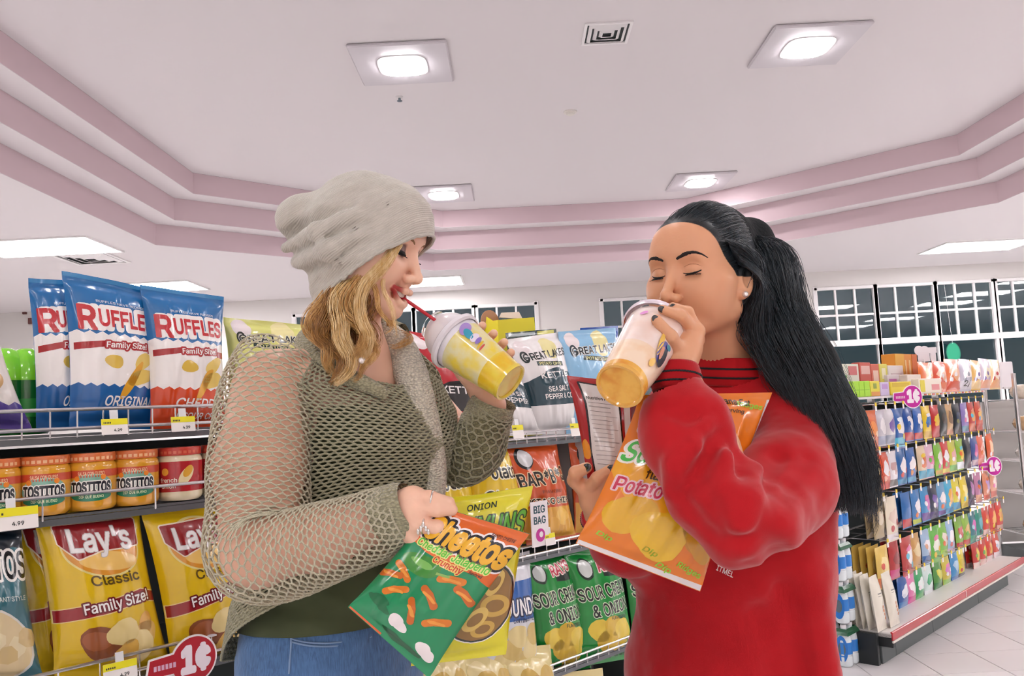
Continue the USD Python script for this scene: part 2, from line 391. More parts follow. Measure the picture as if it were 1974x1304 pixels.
GLASS = usdkit.material(stage, "/World/Looks/window_glass", {
    "t": ("transparent_bsdf", {"color": (0.62, 0.72, 0.74)}), "g": ("glossy_bsdf", {"color": (1, 1, 1), "roughness": 0.015}),
    "f": ("fresnel", {"IOR": 1.55}), "k": ("math", {"math_type": "multiply", "value2": 1.9}), "m": ("mix_closure", {})},
    [("f.fac", "k.value1"), ("k.value", "m.fac"), ("t.BSDF", "m.closure1"), ("g.BSDF", "m.closure2")], surface="m.closure")
for n, (x, _) in enumerate(win_xs()):
    w = UsdGeom.Xform.Define(stage, f"/World/window_{n + 1}").GetPrim()
    tag(w, f"white window with six upper panes over a tall lower pane, number {n + 1} counted from the chip shelf side", kind="structure")
    m = MB(); y = YW + 0.03; X0, X1 = x, x + WW
    mid0, mid1 = 2.09, 2.185
    for c, s in [((X0 - 0.0175, y, (WZ0 + WZ1) / 2), (0.07, 0.1, WZ1 - WZ0 + 0.1)), ((X1 + 0.0175, y, (WZ0 + WZ1) / 2), (0.07, 0.1, WZ1 - WZ0 + 0.1)),
                 (((X0 + X1) / 2, y, WZ1 + 0.015), (WW + 0.07, 0.1, 0.05)), (((X0 + X1) / 2, y, WZ0 - 0.02), (WW + 0.07, 0.1, 0.06)), (((X0 + X1) / 2, y - 0.02, (mid0 + mid1) / 2), (WW, 0.1, mid1 - mid0))]:
        m.box(c, s, bevel=0.006)
    put("window_frame", m.mesh(), WHITE, w, world=False)
    mm = MB()
    xs = [X0 + 0.02, X0 + WW / 3, X0 + 2 * WW / 3, X1 - 0.02]; zs = [mid1, (mid1 + WZ1) / 2 - 0.01, WZ1]
    for k in (1, 2): mm.box((xs[k], y, (mid1 + WZ1) / 2), (0.035, 0.05, WZ1 - mid1), bevel=0.005)
    mm.box(((X0 + X1) / 2, y, zs[1]), (WW, 0.045, 0.035), bevel=0.005)
    put("muntin", mm.mesh(), WHITE, w, world=False)
    for a in range(3):
        for b in range(2):
            put("pane", trimesh.creation.box([xs[a + 1] - xs[a] - 0.01, 0.006, zs[b + 1] - zs[b] - 0.01], trimesh.transformations.translation_matrix([(xs[a] + xs[a + 1]) / 2, y + 0.01, (zs[b] + zs[b + 1]) / 2])), GLASS, w, world=False)
    put("pane", trimesh.creation.box([WW - 0.04, 0.006, mid0 - WZ0 - 0.02], trimesh.transformations.translation_matrix([(X0 + X1) / 2, y + 0.01, (WZ0 + mid0) / 2])), GLASS, w, world=False)

# ceiling lamps and panels
LENS = mat(LAMP_COL, 0.5, emit=LAMP, name="lamp_lens")
PANEL = mat(LAMP_COL, 0.5, emit=TROFFER, name="light_panel")
PLATE = mat((0.58, 0.55, 0.58), 0.4, name="lamp_plate")
def squircle(r, z, n=40, p=4.0):
    a = np.arange(n) * 2 * np.pi / n
    c, s = np.cos(a), np.sin(a)
    k = r / (np.abs(c) ** p + np.abs(s) ** p) ** (1 / p)
    return np.c_[k * c, k * s, np.full(n, z)]
def ceiling_lamp(x, y, label):
    o = thing("ceiling_lamp", label, "ceiling lamp", (x, y, Z4), "square ceiling lamps in the tray")
    v, f = bevelbox((0.72, 0.72, 0.03), 0.01)
    put("mounting_plate", (v + (x, y, Z4 - 0.015), f), PLATE, o)
    c = np.array([x, y, Z4])
    rings = [squircle(r, z) + c for r, z in ((0.16, -0.026), (0.164, -0.03), (0.16, -0.042), (0.145, -0.050), (0.09, -0.054), (0.003, -0.055))]
    put("lens", loft(rings), LENS, o, smooth=True)
    put("lens_rim", loft([squircle(r, z) + c for r, z in ((0.185, -0.028), (0.185, -0.034), (0.166, -0.036), (0.166, -0.028))]), WHITE, o, smooth=30)
lamps = [(-0.72, 6.07, "square glowing ceiling lamp above the grey beanie, the larger of that side"), (-0.74, 9.84, "small glowing ceiling lamp just right of the grey beanie, near the mauve bands"),
         (2.36, 6.11, "square glowing ceiling lamp nearest the top right of the picture"), (2.375, 9.86, "small glowing ceiling lamp straight above the dark haired woman's head")]
for x, y, l in lamps: ceiling_lamp(x, y, l)
for x in (-0.72, 2.36):
    for y in (2.32, -1.45, -3.6):
        ceiling_lamp(x, y, f"square glowing ceiling lamp {'over the camera' if y > 0 else 'behind the camera' if y > -2 else 'far behind the camera'} on the {'chip' if x < 0 else 'candy'} side")
def troffer(x, y, label, sx=1.28, sy=0.78):
    o = thing("ceiling_panel_light", label, "panel light", (x, y, Z1), "flat panel lights in the lower ceiling")
    v, f = bevelbox((sx, sy, 0.012), 0.004)
    put("panel", (v + (x, y, Z1 - 0.006), f), PANEL, o)
    fr = MB()
    for dx, dy, a, b in ((0, sy / 2 + 0.012, sx + 0.048, 0.024), (0, -sy / 2 - 0.012, sx + 0.048, 0.024), (sx / 2 + 0.012, 0, 0.024, sy), (-sx / 2 - 0.012, 0, 0.024, sy)):
        fr.box((x + dx, y + dy, Z1 - 0.008), (a, b, 0.016))
    put("frame", fr.mesh(), WHITE, o)
for x, y, l in [(-4.87, 8.57, "long bright ceiling panel above the blue chip bags"), (-4.95, 11.36, "bright ceiling panel partly hidden by the blue chip bag top"), (-1.34, 12.08, "bright ceiling panel behind the blonde woman's nose"),
                (6.55, 11.42, "bright ceiling panel over the candy rack windows"), (7.0, 7.85, "ceiling panel just outside the view, second from the windows beside the tray"), (6.8, 4.4, "ceiling panel outside the view beside the tray on the candy side"),
                (6.6, 1.2, "ceiling panel outside the view nearer the camera on the candy side"), (-4.9, 5.6, "ceiling panel outside the view beside the tray on the chip side"), (-4.9, 2.4, "ceiling panel outside the view nearer the camera on the chip side"),
                (-2.6, -5.6, "ceiling panel far behind the camera, chip side"), (0.8, -5.6, "ceiling panel far behind the camera, middle"), (4.2, -5.6, "ceiling panel far behind the camera, candy side"), (-4.9, -0.8, "ceiling panel behind the camera on the chip side"), (6.6, -1.8, "ceiling panel behind the camera on the candy side"),
                (9.9, 10.85, "ceiling panel in the outer row nearest the windows"), (9.85, 9.1, "ceiling panel in the outer row, second from the windows"), (9.9, 7.5, "ceiling panel in the outer row, third from the windows"), (10.2, 4.2, "ceiling panel in the outer row, fourth from the windows"), (9.7, 2.3, "ceiling panel in the outer row, farthest from the windows")]:
    troffer(x, y, l)
def vent(x, y, z, s, label):
    o = thing("ceiling_vent", label, "air vent", (x, y, z))
    def ring(r0, r1, z0, h): return slab(sbox(-r1, -r1, r1, r1).difference(sbox(-r0, -r0, r0, r0)), ((x, y, z0), (1, 0, 0), (0, 1, 0)), h)
    put("frame", ring(s * 0.44, s * 0.5, z - 0.012, 0.012), WHITE, o)
    put("backing", slab(sbox(-s * 0.44, -s * 0.44, s * 0.44, s * 0.44), ((x, y, z - 0.002), (1, 0, 0), (0, 1, 0)), 0.002), mat((0.05, 0.06, 0.06), 0.8), o)
    for k in range(3):
        r = s * (0.40 - 0.12 * k)
        c = np.array([x, y, z])
        rg = [np.array([(-r1, -r1, zz), (r1, -r1, zz), (r1, r1, zz), (-r1, r1, zz)]) + c for r1, zz in ((r, -0.004), (r - s * 0.06, -0.02), (r - s * 0.07, -0.018), (r - s * 0.01, -0.002))]
        put("louver", loft(rg), WHITE, o)
vent(0.79, 5.75, Z4, 0.34, "white square air vent near the top edge of the picture")
vent(-4.72, 9.28, Z1, 0.62, "white square air vent beside the long ceiling panel")
o = thing("sprinkler", "tiny sprinkler head in the ceiling below the larger lamp over the beanie", "sprinkler", (-0.84, 6.75, Z4))
put("escutcheon", lathe([(0.001, 0), (0.03, 0), (0.028, 0.008), (0.012, 0.012), (0.001, 0.012)], (-0.84, 6.75, Z4), (-0.84, 6.75, 3), 20), WHITE, o, smooth=30)
put("head", lathe([(0.01, 0.01), (0.01, 0.03), (0.022, 0.034), (0.022, 0.038), (0.001, 0.04)], (-0.84, 6.75, Z4), (-0.84, 6.75, 3), 16), mat((0.10, 0.13, 0.16), 0.5), o, smooth=30)
o = thing("smoke_detector", "faint round cream smoke detector on the high ceiling", "smoke detector", (0.63, 7.3, Z4))
put("base", lathe([(0.001, 0), (0.06, 0), (0.058, 0.012), (0.001, 0.013)], (0.63, 7.3, Z4), (0.63, 7.3, 3), 24), mat((0.72, 0.69, 0.64), 0.5), o, smooth=30)
put("sensor_cap", lathe([(0.04, 0.012), (0.036, 0.03), (0.001, 0.034)], (0.63, 7.3, Z4), (0.63, 7.3, 3), 24), mat((0.70, 0.67, 0.62), 0.5), o, smooth=30)
for x, y, l in [(47, 600, "upper of two small maroon squares on the far wall"), (58, 619, "lower of two small maroon squares on the far wall")]:
    p = at(x, y, YW - 0.02)
    o = thing("wall_plaque", l, "plaque", p)
    v, f = bevelbox((0.062, 0.02, 0.095), 0.004); put("panel", (v + p, f), mat("6b3f3c", 0.6), o)
    v, f = bevelbox((0.07, 0.008, 0.103), 0.003); put("backing", (v + p + (0, 0.014, 0), f), mat("7a5a55", 0.6), o)
p = at(1838, 681, YW - 0.1)
o = thing("hanging_sign", "small green oval sign hanging in the window above the candy rack", "sign", p)
el = affinity.scale(Point(0, 0).buffer(1, 32), 0.10, 0.155)
put("board", slab(el, (p + (0, 0.01, 0), (1, 0, 0), (0, 0, 1)), 0.01), mat("0f8a66", 0.5), o)
put("rim", slab(el.buffer(0.012).difference(el), (p + (0, 0.012, 0), (1, 0, 0), (0, 0, 1)), 0.014), mat("0a6650", 0.5), o)
put("chain", tube([p + (0, 0, 0.15), p + (0, 0.08, WZ1 + 0.03 - p[2])], 0.003, 6), WHITE, o)
# ================================================================== the chip gondola (its front runs along y = x + 2.83)
A45 = np.array([1, 1, 0]) / math.sqrt(2)          # along the gondola, away from the camera
OUT = np.array([1, -1, 0]) / math.sqrt(2)         # out of its front
UP = np.array([0, 0, 1.0])
CHROME = mat((0.72, 0.70, 0.70), 0.22, metal=0.9, name="chrome_wire")
STEEL = mat((0.60, 0.59, 0.59), 0.35, metal=0.7, name="shelf_steel")
DARKSTEEL = mat((0.16, 0.17, 0.18), 0.35, metal=0.6, name="dark_shelf_steel")
BLACK = mat((0.012, 0.016, 0.017), 0.5, name="black_metal")
DARK = mat((0.02, 0.03, 0.03), 0.6, name="dark_panel")
TAGY, TAGW = mat("e9df1f", 0.5), mat("efe9e4", 0.5)
PRINT = mat("3a3a3a", 0.6)
RG = np.stack([A45, OUT, UP], 1)                  # columns: along, out, up
def gp(s, o, z, c=2.83):                          # s along from x=0, o out of the front
    return np.array([0, c, 0]) + A45 * s + OUT * o + UP * z
S0, S1, S2 = -1.95, -0.62, 0.86                   # left bay, right bay
gond = thing("chip_gondola", "grey wire-basket snack gondola behind the two women, packed with chip bags", "display shelf", gp(S0, -0.2, 0))
def wire_shelf(s0, s1, z, rail, depth=0.48, rails=(0.0,), name="wire_shelf", wires=0.055):
    m = MB(); m.box(gp((s0 + s1) / 2, -depth / 2 - 0.01, z - 0.006), (s1 - s0, depth, 0.006), RG)
    sh = put(name, m.mesh(), DARKSTEEL, gond)
    r = MB()
    for k in range(len(rail)):
        r.tube([gp(s0, 0.0, rail[k]), gp(s1, 0.0, rail[k])], 0.0042, 8)
    put("front_rail", r.mesh(), CHROME, sh, smooth=40)
    w = MB()
    for s in np.arange(s0 + 0.02, s1, wires):
        w.tube([gp(s, -0.003, z - 0.012), gp(s, -0.003, max(rail) + 0.004)], 0.002, 6)
    put("front_wire", w.mesh(), CHROME, sh, smooth=40, kind="stuff")
    f = MB(); f.box(gp((s0 + s1) / 2, -0.012, z - 0.017), (s1 - s0, 0.006, 0.014), RG)
    put("front_edge", f.mesh(), DARKSTEEL, sh)
    return sh
wire_shelf(S0, S1, 1.325, (1.375, 1.333))
wire_shelf(S0, S1, 1.148, (1.188,), wires=0.24)
wire_shelf(S0, S1, 0.765, (0.818, 0.78), wires=0.085)
wire_shelf(S1, S2, 1.222, (1.25, 1.228), wires=0.05)
wire_shelf(S1, S2, 0.832, (0.866, 0.836), wires=0.06)
wire_shelf(S1, S2, 0.43, (0.458, 0.437), wires=0.06)
m = MB()
m.box(gp((S0 + S2) / 2, -0.26, 0.075), (S2 - S0, 0.5, 0.15), RG)
put("base", m.mesh(), BLACK, gond)
m = MB(); m.box(gp((S0 + S1) / 2, -0.5, 0.72), (S1 - S0, 0.02, 1.14), RG); put("back_panel", m.mesh(), DARK, gond)
m = MB(); m.box(gp((S1 + S2) / 2, -0.5, 0.68), (S2 - S1, 0.02, 1.06), RG); put("back_panel", m.mesh(), DARK, gond)
for s, z in ((S0, 1.31), (S1, 1.31), (S2, 1.24)):
    m = MB(); m.box(gp(s, -0.49, z / 2), (0.03, 0.06, z), RG, bevel=0.003); put("upright", m.mesh(), STEEL, gond)
m = MB(); m.box(gp(S2 + 0.008, -0.26, 0.62), (0.012, 0.5, 1.2), RG); put("end_panel", m.mesh(), mat((0.10, 0.11, 0.11), 0.5), gond)

def price_tag(px, py, c, w, h, label, digits=None, tilt=0.15):
    p = atg(px, py, c)
    o = thing("price_tag", label, "price tag", p, "price tags clipped on the shelf rails")
    ex = A45; ey = UP * math.cos(tilt) - OUT * math.sin(tilt) * -1; ey = UP * math.cos(tilt) + OUT * -math.sin(tilt)
    fr = (p + OUT * 0.006, ex, ey)
    put("card", slab(sbox(-w / 2, -h / 2, w / 2, h / 2).buffer(-0.002).buffer(0.002), fr, 0.0012), TAGW, o)
    f2 = (p + OUT * 0.0064 + OUT * 0.001, ex, ey)
    put("yellow_strip", slab(sbox(-w / 2, h * 0.12, w / 2, h / 2), f2, 0.0006), TAGY, o)
    lines = [tpoly("LIPPIN", h * 0.10, at=(-w * 0.25, h * 0.26))]
    lines = [sbox(-w * 0.42 + k * w * 0.06, h * 0.2, -w * 0.42 + k * w * 0.06 + w * 0.035, h * 0.3) for k in range(5)]
    put("small_print", slab(unary_union(lines), (f2[0] + OUT * 0.0007, ex, ey), 0.0003), PRINT, o)
    if digits: put("price_digits", slab(tpoly(digits, h * 0.17, at=(w * 0.12, -h * 0.22)), (f2[0], ex, ey), 0.0004), PRINT, o)
    put("clip", slab(sbox(-0.009, h * 0.4, 0.009, h * 0.5 + 0.02), (p + OUT * 0.004, ex, ey), 0.002), mat((0.75, 0.75, 0.75), 0.2, name="clear_clip"), o)
price_tag(219, 823, 2.81, 0.057, 0.036, "yellow and white price tag under the middle blue chip bag", "4.29")
price_tag(351, 818, 2.81, 0.058, 0.036, "yellow and white price tag under the orange-bottomed blue chip bag", "4.29")
price_tag(20, 1001, 2.80, 0.10, 0.046, "large yellow and white price tag at the left edge below the dip jars", "4.99")
price_tag(230, 1293, 2.81, 0.072, 0.040, "yellow and white price tag in front of the yellow potato chip bags", "4.29")
price_tag(996, 833, 2.80, 0.052, 0.046, "price tag on the rail below the white and slate chip bags", None)
price_tag(1106, 829, 2.80, 0.05, 0.046, "price tag on the upper rail half behind the red held bag", None)
price_tag(1058, 1040, 2.80, 0.05, 0.04, "price tag beside the big bag sign", None)

# ------------------------------------------------------------------ chip bags on the gondola
def q(c, *pts): return [atg(x, y, c) for x, y in pts]
WHT, RED = "efeae6", "b5202a"
def ruffled(label, corners, c, seed, bottom, flavour, sub=None, T=0.085, grp="blue and white ridged chip bags"):
    b = Bag("chip_bag", label, q(c, *corners), T, "1668a6", grp, seed)
    b.print("white_band", b.zig(0.285, 0.62, 8, 0.010), WHT, 1)
    b.print("bottom_band", b.zig(0.0, 0.285, 8, 0.010, bot=False), bottom, 1)
    b.print("lettering_backing", tpoly("RUFFLES", 0.125 * b.h, 0.03, sx=0.8, rot=1.5, at=(0.03 * b.w, 0.725 * b.h), w=0.84 * b.w).buffer(0.018 * b.h), WHT, 2)
    g = unary_union([tpoly("R", 0.15 * b.h, 0.02, sx=0.9, at=(-0.33 * b.w, 0.715 * b.h)), tpoly("UFFLES", 0.105 * b.h, 0.02, rot=1.5, at=(0.115 * b.w, 0.727 * b.h), w=0.66 * b.w)])
    b.print("brand_lettering", g, "c0232c", 4)
    rib = Polygon([(-0.47 * b.w, 0.50 * b.h), (-0.12 * b.w, 0.535 * b.h), (-0.12 * b.w, 0.575 * b.h), (-0.47 * b.w, 0.545 * b.h)])
    rib2 = sbox(0.36 * b.w, 0.52 * b.h, 0.48 * b.w, 0.565 * b.h)
    b.print("ribbon", rib, "a51d22", 2); b.print("ribbon", rib2, "a51d22", 2)
    b.text("size_lettering", "Family Size!", 0.20, 0.555, 0.036, WHT, "a51d22", 0.012, slant=8, rot=3, w=0.5)
    b.text("small_lettering", "RUFFLES HAVE RIDGES", 0.1, 0.83, 0.015, "cfdbe6", w=0.55)
    for i, (x, y, rx, ry, col) in enumerate([(-0.12, 0.44, 0.2, 0.045, "d9b64f"), (0.55, 0.35, 0.36, 0.05, "e0bf5a"), (0.6, 0.46, 0.28, 0.045, "e3c463"), (0.3, 0.32, 0.5, 0.03, "d4ae4c")]):
        if bottom != "1668a6" and i == 3: col = "dfa22c"
        b.print("chip_picture", b.blob(x, y, rx, ry, seed=seed + i, rot=20 * i), col, 3 + i % 2)
    b.text("flavour_lettering", flavour, 0.3, 0.185, 0.062, WHT, slant=12, sx=0.7, w=0.6 if not sub else 0.72)
    if sub: b.text("flavour_lettering", sub, 0.3, 0.095, 0.042, WHT, slant=12, sx=0.7, w=0.7)
    b.print("top_seal", b.rect(-0.99, 0.99, 0.972, 0.998), "3d86bb", 1)
    return b
ruffled("blue and white family size chip bag at the left, leaning behind its neighbour", [(53, 537), (196, 545), (200, 828), (70, 828)], 3.00, 1, "1a5ea0", "ORIGINAL")
ruffled("blue and white family size chip bag in the middle, tallest on the top shelf", [(120, 522), (303, 560), (300, 828), (134, 828)], 2.925, 2, "1a5ea0", "ORIGINAL")
ruffled("blue chip bag with an orange bottom, beside the woman's knitted shoulder", [(271, 549), (430, 573), (436, 828), (290, 828)], 2.885, 3, "d2481f", "CHEDDAR", "& SOUR CREAM")
ruffled("blue chip bag with an orange bottom almost hidden between two others", [(250, 590), (380, 590), (380, 820), (262, 820)], 3.02, 4, "d2481f", "CHEDDAR", "& SOUR CREAM")
b = Bag("chip_bag", "pale bag with a violet bottom at the left edge of the top shelf", q(2.90, (-130, 640), (-8, 640), (62, 828), (-130, 828)), 0.085, "d9d2cc", "other bags on the top shelf", 5)
b.print("bottom_band", b.zig(0.0, 0.26, 5, 0.02, bot=False), "4b3a86", 1)
for i in range(3): b.print("snack_picture", b.blob(0.35 - 0.2 * i, 0.5 - 0.08 * i, 0.3, 0.1, seed=i), "c9a06a", 2 + i % 2)
b.print("blue_patch", b.blob(0.6, 0.82, 0.3, 0.07, seed=8), "8f96c8", 2)
for px, l in [(8, "green bottle with a lime domed shoulder, behind the pale bag at the left edge"), (50, "green bottle with a lime domed shoulder just left of the blue chip bags")]:
    c = 3.12; p = atg(px, 828, c); p = np.array([p[0], p[1], 1.325])
    o = thing("soda_bottle", l, "bottle", p, "green domed bottles on the top shelf")
    prof = [(0.0, 0.0), (0.046, 0.0), (0.052, 0.010), (0.052, 0.128)]
    put("bottle_body", lathe(prof, p, p + UP, 36), mat("146b20", 0.12, coat=0.6, name="green_bottle"), o, smooth=40)
    put("shoulder", lathe([(0.0525, 0.126), (0.053, 0.132), (0.050, 0.155), (0.042, 0.178), (0.028, 0.196), (0.014, 0.203), (0.0, 0.204)], p, p + UP, 36), mat("86e02a", 0.10, coat=0.8), o, smooth=60)
    put("label_band", lathe([(0.0523, 0.04), (0.0527, 0.041), (0.0527, 0.082), (0.0523, 0.083)], p, p + UP, 36), mat("2a9a3a", 0.3), o, smooth=40)
def great(label, corners, c, seed, top, mid, low, lines, T=0.09, txt="1d2a2a", midcol=WHT, split=(0.42, 0.62), kettle=None, seal=0.06, gx=-0.74):
    b = Bag("chip_bag", label, q(c, *corners), T, top, "bags lettered for one potato chip maker", seed)
    sh = Polygon([(-0.5 * b.w, split[0] * b.h - 0.16 * b.h), (0.5 * b.w, split[0] * b.h - 0.16 * b.h), (0.5 * b.w, (split[1] - 0.03) * b.h), (0.12 * b.w, split[1] * b.h + 0.05 * b.h), (-0.1 * b.w, split[1] * b.h + 0.03 * b.h), (-0.5 * b.w, (split[1] - 0.08) * b.h)])
    if mid: b.print("colour_band", sh, mid, 1)
    if low: b.print("bottom_band", b.rect(-1, 1, 0.0, 0.1), low, 1)
    b.print("emblem", Point(0.12 * b.w, 0.86 * b.h).buffer(0.15 * b.w), "e8dfa0", 1)
    b.print("emblem", Point(-0.34 * b.w, 0.9 * b.h).buffer(0.10 * b.w), "e9dede", 1)
    b.text("brand_lettering", "GREAT LAKES", 0.04 if gx < -0.5 else 0.55, 0.805, 0.07, txt, "e4e4dc" if top != "ece8e6" else None, 0.006, w=0.82 if gx < -0.5 else 0.4, rot=2)
    b.text("brand_lettering", "G", gx, 0.80, 0.11 if gx < -0.5 else 0.16, txt, sx=0.8)
    b.print("name_plate", affinity.rotate(b.rect(-0.5, 0.62, 0.69, 0.735), -4), "16302e", 2)
    b.text("product_lettering", "POTATO CHIPS", 0.06, 0.712, 0.028, "e4e29a", w=0.48, rot=-4)
    for i, (s, ty, h, ww) in enumerate(lines): b.text("flavour_lettering", s, 0.1, ty, h, WHT, w=ww)
    return b
great("yellow-green chip bag half hidden by the woman's knitted shoulder", [(430, 612), (600, 628), (585, 805), (442, 805)], 2.97, 11, "d6d77c", None, None, [], txt="20281e")
great("red chip bag with a black base behind the tilted yellow drink", [(772, 634), (905, 660), (935, 838), (832, 842)], 2.95, 12, "b9202c", "1a1413", "e8e2de", [("KETTLE", 0.45, 0.07, 0.6)], split=(0.4, 0.5), txt="151010", gx=-0.25)
great("white chip bag with a slate band, lower left of its twin by the drink", [(905, 668), (988, 690), (1043, 838), (960, 842)], 2.92, 13, "ece8e6", "22414c", None, [("SEA SALT", 0.50, 0.05, 0.5), ("PEPPER", 0.42, 0.06, 0.62)], split=(0.5, 0.62))
great("white chip bag with a slate band, upright next to the pale blue bag", [(975, 655), (1083, 640), (1118, 836), (1038, 838)], 2.94, 14, "ece8e6", "22414c", None, [("KETTLE", 0.60, 0.055, 0.62), ("SEA SALT", 0.46, 0.05, 0.5), ("PEPPER & CO", 0.385, 0.05, 0.66)], split=(0.46, 0.62))
great("pale blue chip bag with a royal blue base behind the red bag held in hand", [(1076, 640), (1187, 632), (1200, 838), (1092, 838)], 2.93, 15, "8fbfe0", None, None, [], txt="1a2a33").print("blue_base", sbox(-0.07, 0, 0.12, 0.02), "1f4fae", 1)
bb = Bag("chip_bag", "deep blue chip bag peeking over the pale blue one", q(3.05, (1118, 633), (1192, 628), (1196, 830), (1120, 830)), 0.08, "2454a8", "other bags on the top shelf", 16)
bb.print("emblem", bb.blob(0, 0.9, 0.4, 0.05), "cfd8ea", 1)
bb = Bag("chip_bag", "dark patterned chip bag peeking above the white slate bags", q(3.08, (975, 642), (1072, 634), (1085, 830), (985, 830)), 0.08, "3d4a44", "other bags on the top shelf", 17)
bb.print("yellow_patch", bb.rect(0.2, 0.9, 0.955, 0.99), "d8cf4a", 1); bb.print("pale_patch", bb.rect(-0.9, 0.1, 0.955, 0.985), "b9c4c4", 1)
bb = Bag("chip_bag", "red and pink chip bag low behind the knitted cuff", q(2.885, (905, 770), (955, 760), (968, 838), (925, 842)), 0.06, "cf3a4c", "other bags on the top shelf", 18)
bb.print("pale_stripe", bb.rect(0.2, 0.9, 0.3, 0.9), "e6c9c9", 1)
# yellow display carton
c = 3.28; p = atg(1000, 700, c); p[2] = 1.222
o = thing("display_carton", "bright yellow open cardboard carton standing behind the white chip bags", "carton", p)
Zt = atg(1000, 610, c)[2]; hw, dp = 0.115, 0.07
YEL = mat("ecdc1e", 0.55)
m = MB()
fr = lambda s, o_, z: p + A45 * s - OUT * o_ + UP * (z - 1.222)
m.add([fr(-hw, 0, 1.222), fr(hw, 0, 1.222), fr(hw * 0.9, 0, Zt), fr(-hw * 0.9, 0, Zt - 0.02), fr(-hw, dp, 1.222), fr(hw, dp, 1.222), fr(hw * 0.9, dp, Zt), fr(-hw * 0.9, dp, Zt - 0.02)],
      [[0, 1, 2, 3], [5, 4, 7, 6], [4, 0, 3, 7], [1, 5, 6, 2], [4, 5, 1, 0]])
put("carton_body", m.mesh(), YEL, o)
put("open_flap", slab(Polygon([(-0.03, 0), (0.105, 0), (0.11, 0.04), (0.0, 0.028)]), (fr(0, dp, Zt), A45, UP * 0.8 - OUT * 0.6), 0.003), mat("d8c8b4", 0.7), o)
put("side_flap", slab(Polygon([(0, 0), (0.06, 0.01), (0.045, 0.09), (0.01, 0.07)]), (fr(-hw * 0.9, 0.02, Zt - 0.09), OUT * -1, UP), 0.003), YEL, o)
p2 = atg(944, 622, 3.42); r = 0.05
o = thing("display_topper", "round tan cardboard topper sticking up behind the yellow carton", "sign", np.array([p2[0], p2[1], 1.222]))
put("disc", slab(Point(0, 0).buffer(r, 32), (p2, A45, UP), 0.004), mat("b98a68", 0.7), o)
put("stem", slab(sbox(-0.012, 1.222 - p2[2], 0.012, -r * 0.9), (p2, A45, UP), 0.004), mat("a87b5b", 0.7), o)
put("yellow_back", slab(Polygon([(-0.075, 1.222 - p2[2]), (0.05, 1.222 - p2[2]), (0.05, -0.01), (0.02, 0.0), (-0.02, -0.03), (-0.075, -0.012)]), (p2 + OUT * 0.012, A45, UP), 0.004), YEL, o)

# ------------------------------------------------------------------ dip jars
def jar(px, label, lid, body, lab, words, c=2.905, r=0.0535):
    p = atg(px, 930, c); p = np.array([p[0], p[1], 1.148])
    H_ = 0.128
    o = thing("dip_jar", label, "dip jar", p, "dip jars on the middle shelf")
    prof = [(0, 0), (r * 0.86, 0), (r * 0.97, 0.006), (r, 0.014), (r, 0.095), (r * 0.96, 0.104), (r * 0.88, 0.109)]
    put("glass_body", lathe(prof, p, p + UP, 44), mat(body, 0.08, coat=0.8), o, smooth=40)
    put("lid", lathe([(r * 0.9, 0.108), (r * 0.96, 0.109), (r * 0.96, 0.124), (r * 0.92, 0.128), (r * 0.8, 0.127), (0, 0.1265)], p, p + UP, 44), mat(lid, 0.35), o, smooth=35)
    face = -p[:2] / np.linalg.norm(p[:2]); base = math.atan2(face[1], face[0])
    def wrap(name, poly, z0, col, lay=1):
        rr = flat(poly, 0.006)
        if rr is None: return
        st, f = rr; R = r + 0.0004 * lay; a = base + st[:, 0] / r
        put(name, (np.c_[p[0] + R * np.cos(a), p[1] + R * np.sin(a), p[2] + z0 + st[:, 1]], f), ink(col), o, smooth=True)
    if lab == "queso":
        wrap("label_band", sbox(-0.075, -0.008, 0.075, 0.008), 0.082, "c4492a", 1)
        wrap("label_lettering", tpoly("SALSA CON QUESO", 0.008, w=0.055), 0.082, "f0c9a0", 2)
        wrap("label_panel", affinity.scale(Point(0, 0).buffer(1, 24), 0.047, 0.03), 0.052, "7fae9a", 1)
        wrap("label_panel", affinity.scale(Point(0, 0).buffer(1, 24), 0.044, 0.012), 0.033, "1d7a5a", 2)
        g = tpoly("TOSTITOS", 0.022, 0.05, w=0.085)
        wrap("brand_lettering_halo", g.buffer(0.0022), 0.052, "f2eee6", 3); wrap("brand_lettering", g, 0.052, "1b1d26", 4)
        wrap("label_lettering", tpoly("DIP QUE BUENO", 0.006, w=0.05), 0.031, "d8e8c0", 4)
        wrap("label_accent", Point(-0.03, 0.02).buffer(0.006), 0.052, "e8862a", 2); wrap("label_accent", Point(0.025, 0.022).buffer(0.006), 0.052, "e8862a", 2)
    else:
        wrap("label_panel", sbox(-0.085, -0.036, 0.085, 0.036), 0.058, "b3202a", 1)
        wrap("emblem", Point(-0.034, 0.012).buffer(0.009), 0.058, "e8a03a", 2)
        wrap("chip_picture", affinity.rotate(affinity.scale(Point(0.016, 0).buffer(1, 20), 0.013, 0.026), -35), 0.06, "ecd9a8", 2)
        wrap("chip_picture", affinity.rotate(affinity.scale(Point(0.02, 0.01).buffer(1, 20), 0.009, 0.016), -35), 0.06, "dfa63c", 3)
        wrap("label_lettering", unary_union([tpoly("french", 0.010, at=(-0.026, -0.008)), tpoly("onion", 0.010, at=(-0.026, -0.022))]), 0.058, "f2e6da", 3)
    lt = [sbox(-0.05 + k * 0.012, -0.004, -0.05 + k * 0.012 + 0.008, 0.003) for k in range(9)]
    put("lid_print", (lambda st, f: (np.c_[p[0] + (r * 0.96 + 0.0004) * np.cos(base + st[:, 0] / r), p[1] + (r * 0.96 + 0.0004) * np.sin(base + st[:, 0] / r), p[2] + 0.1165 + st[:, 1]], f))(*flat(unary_union(lt), 0.006)), ink("e8b080" if lab == "queso" else "d86a50"), o)
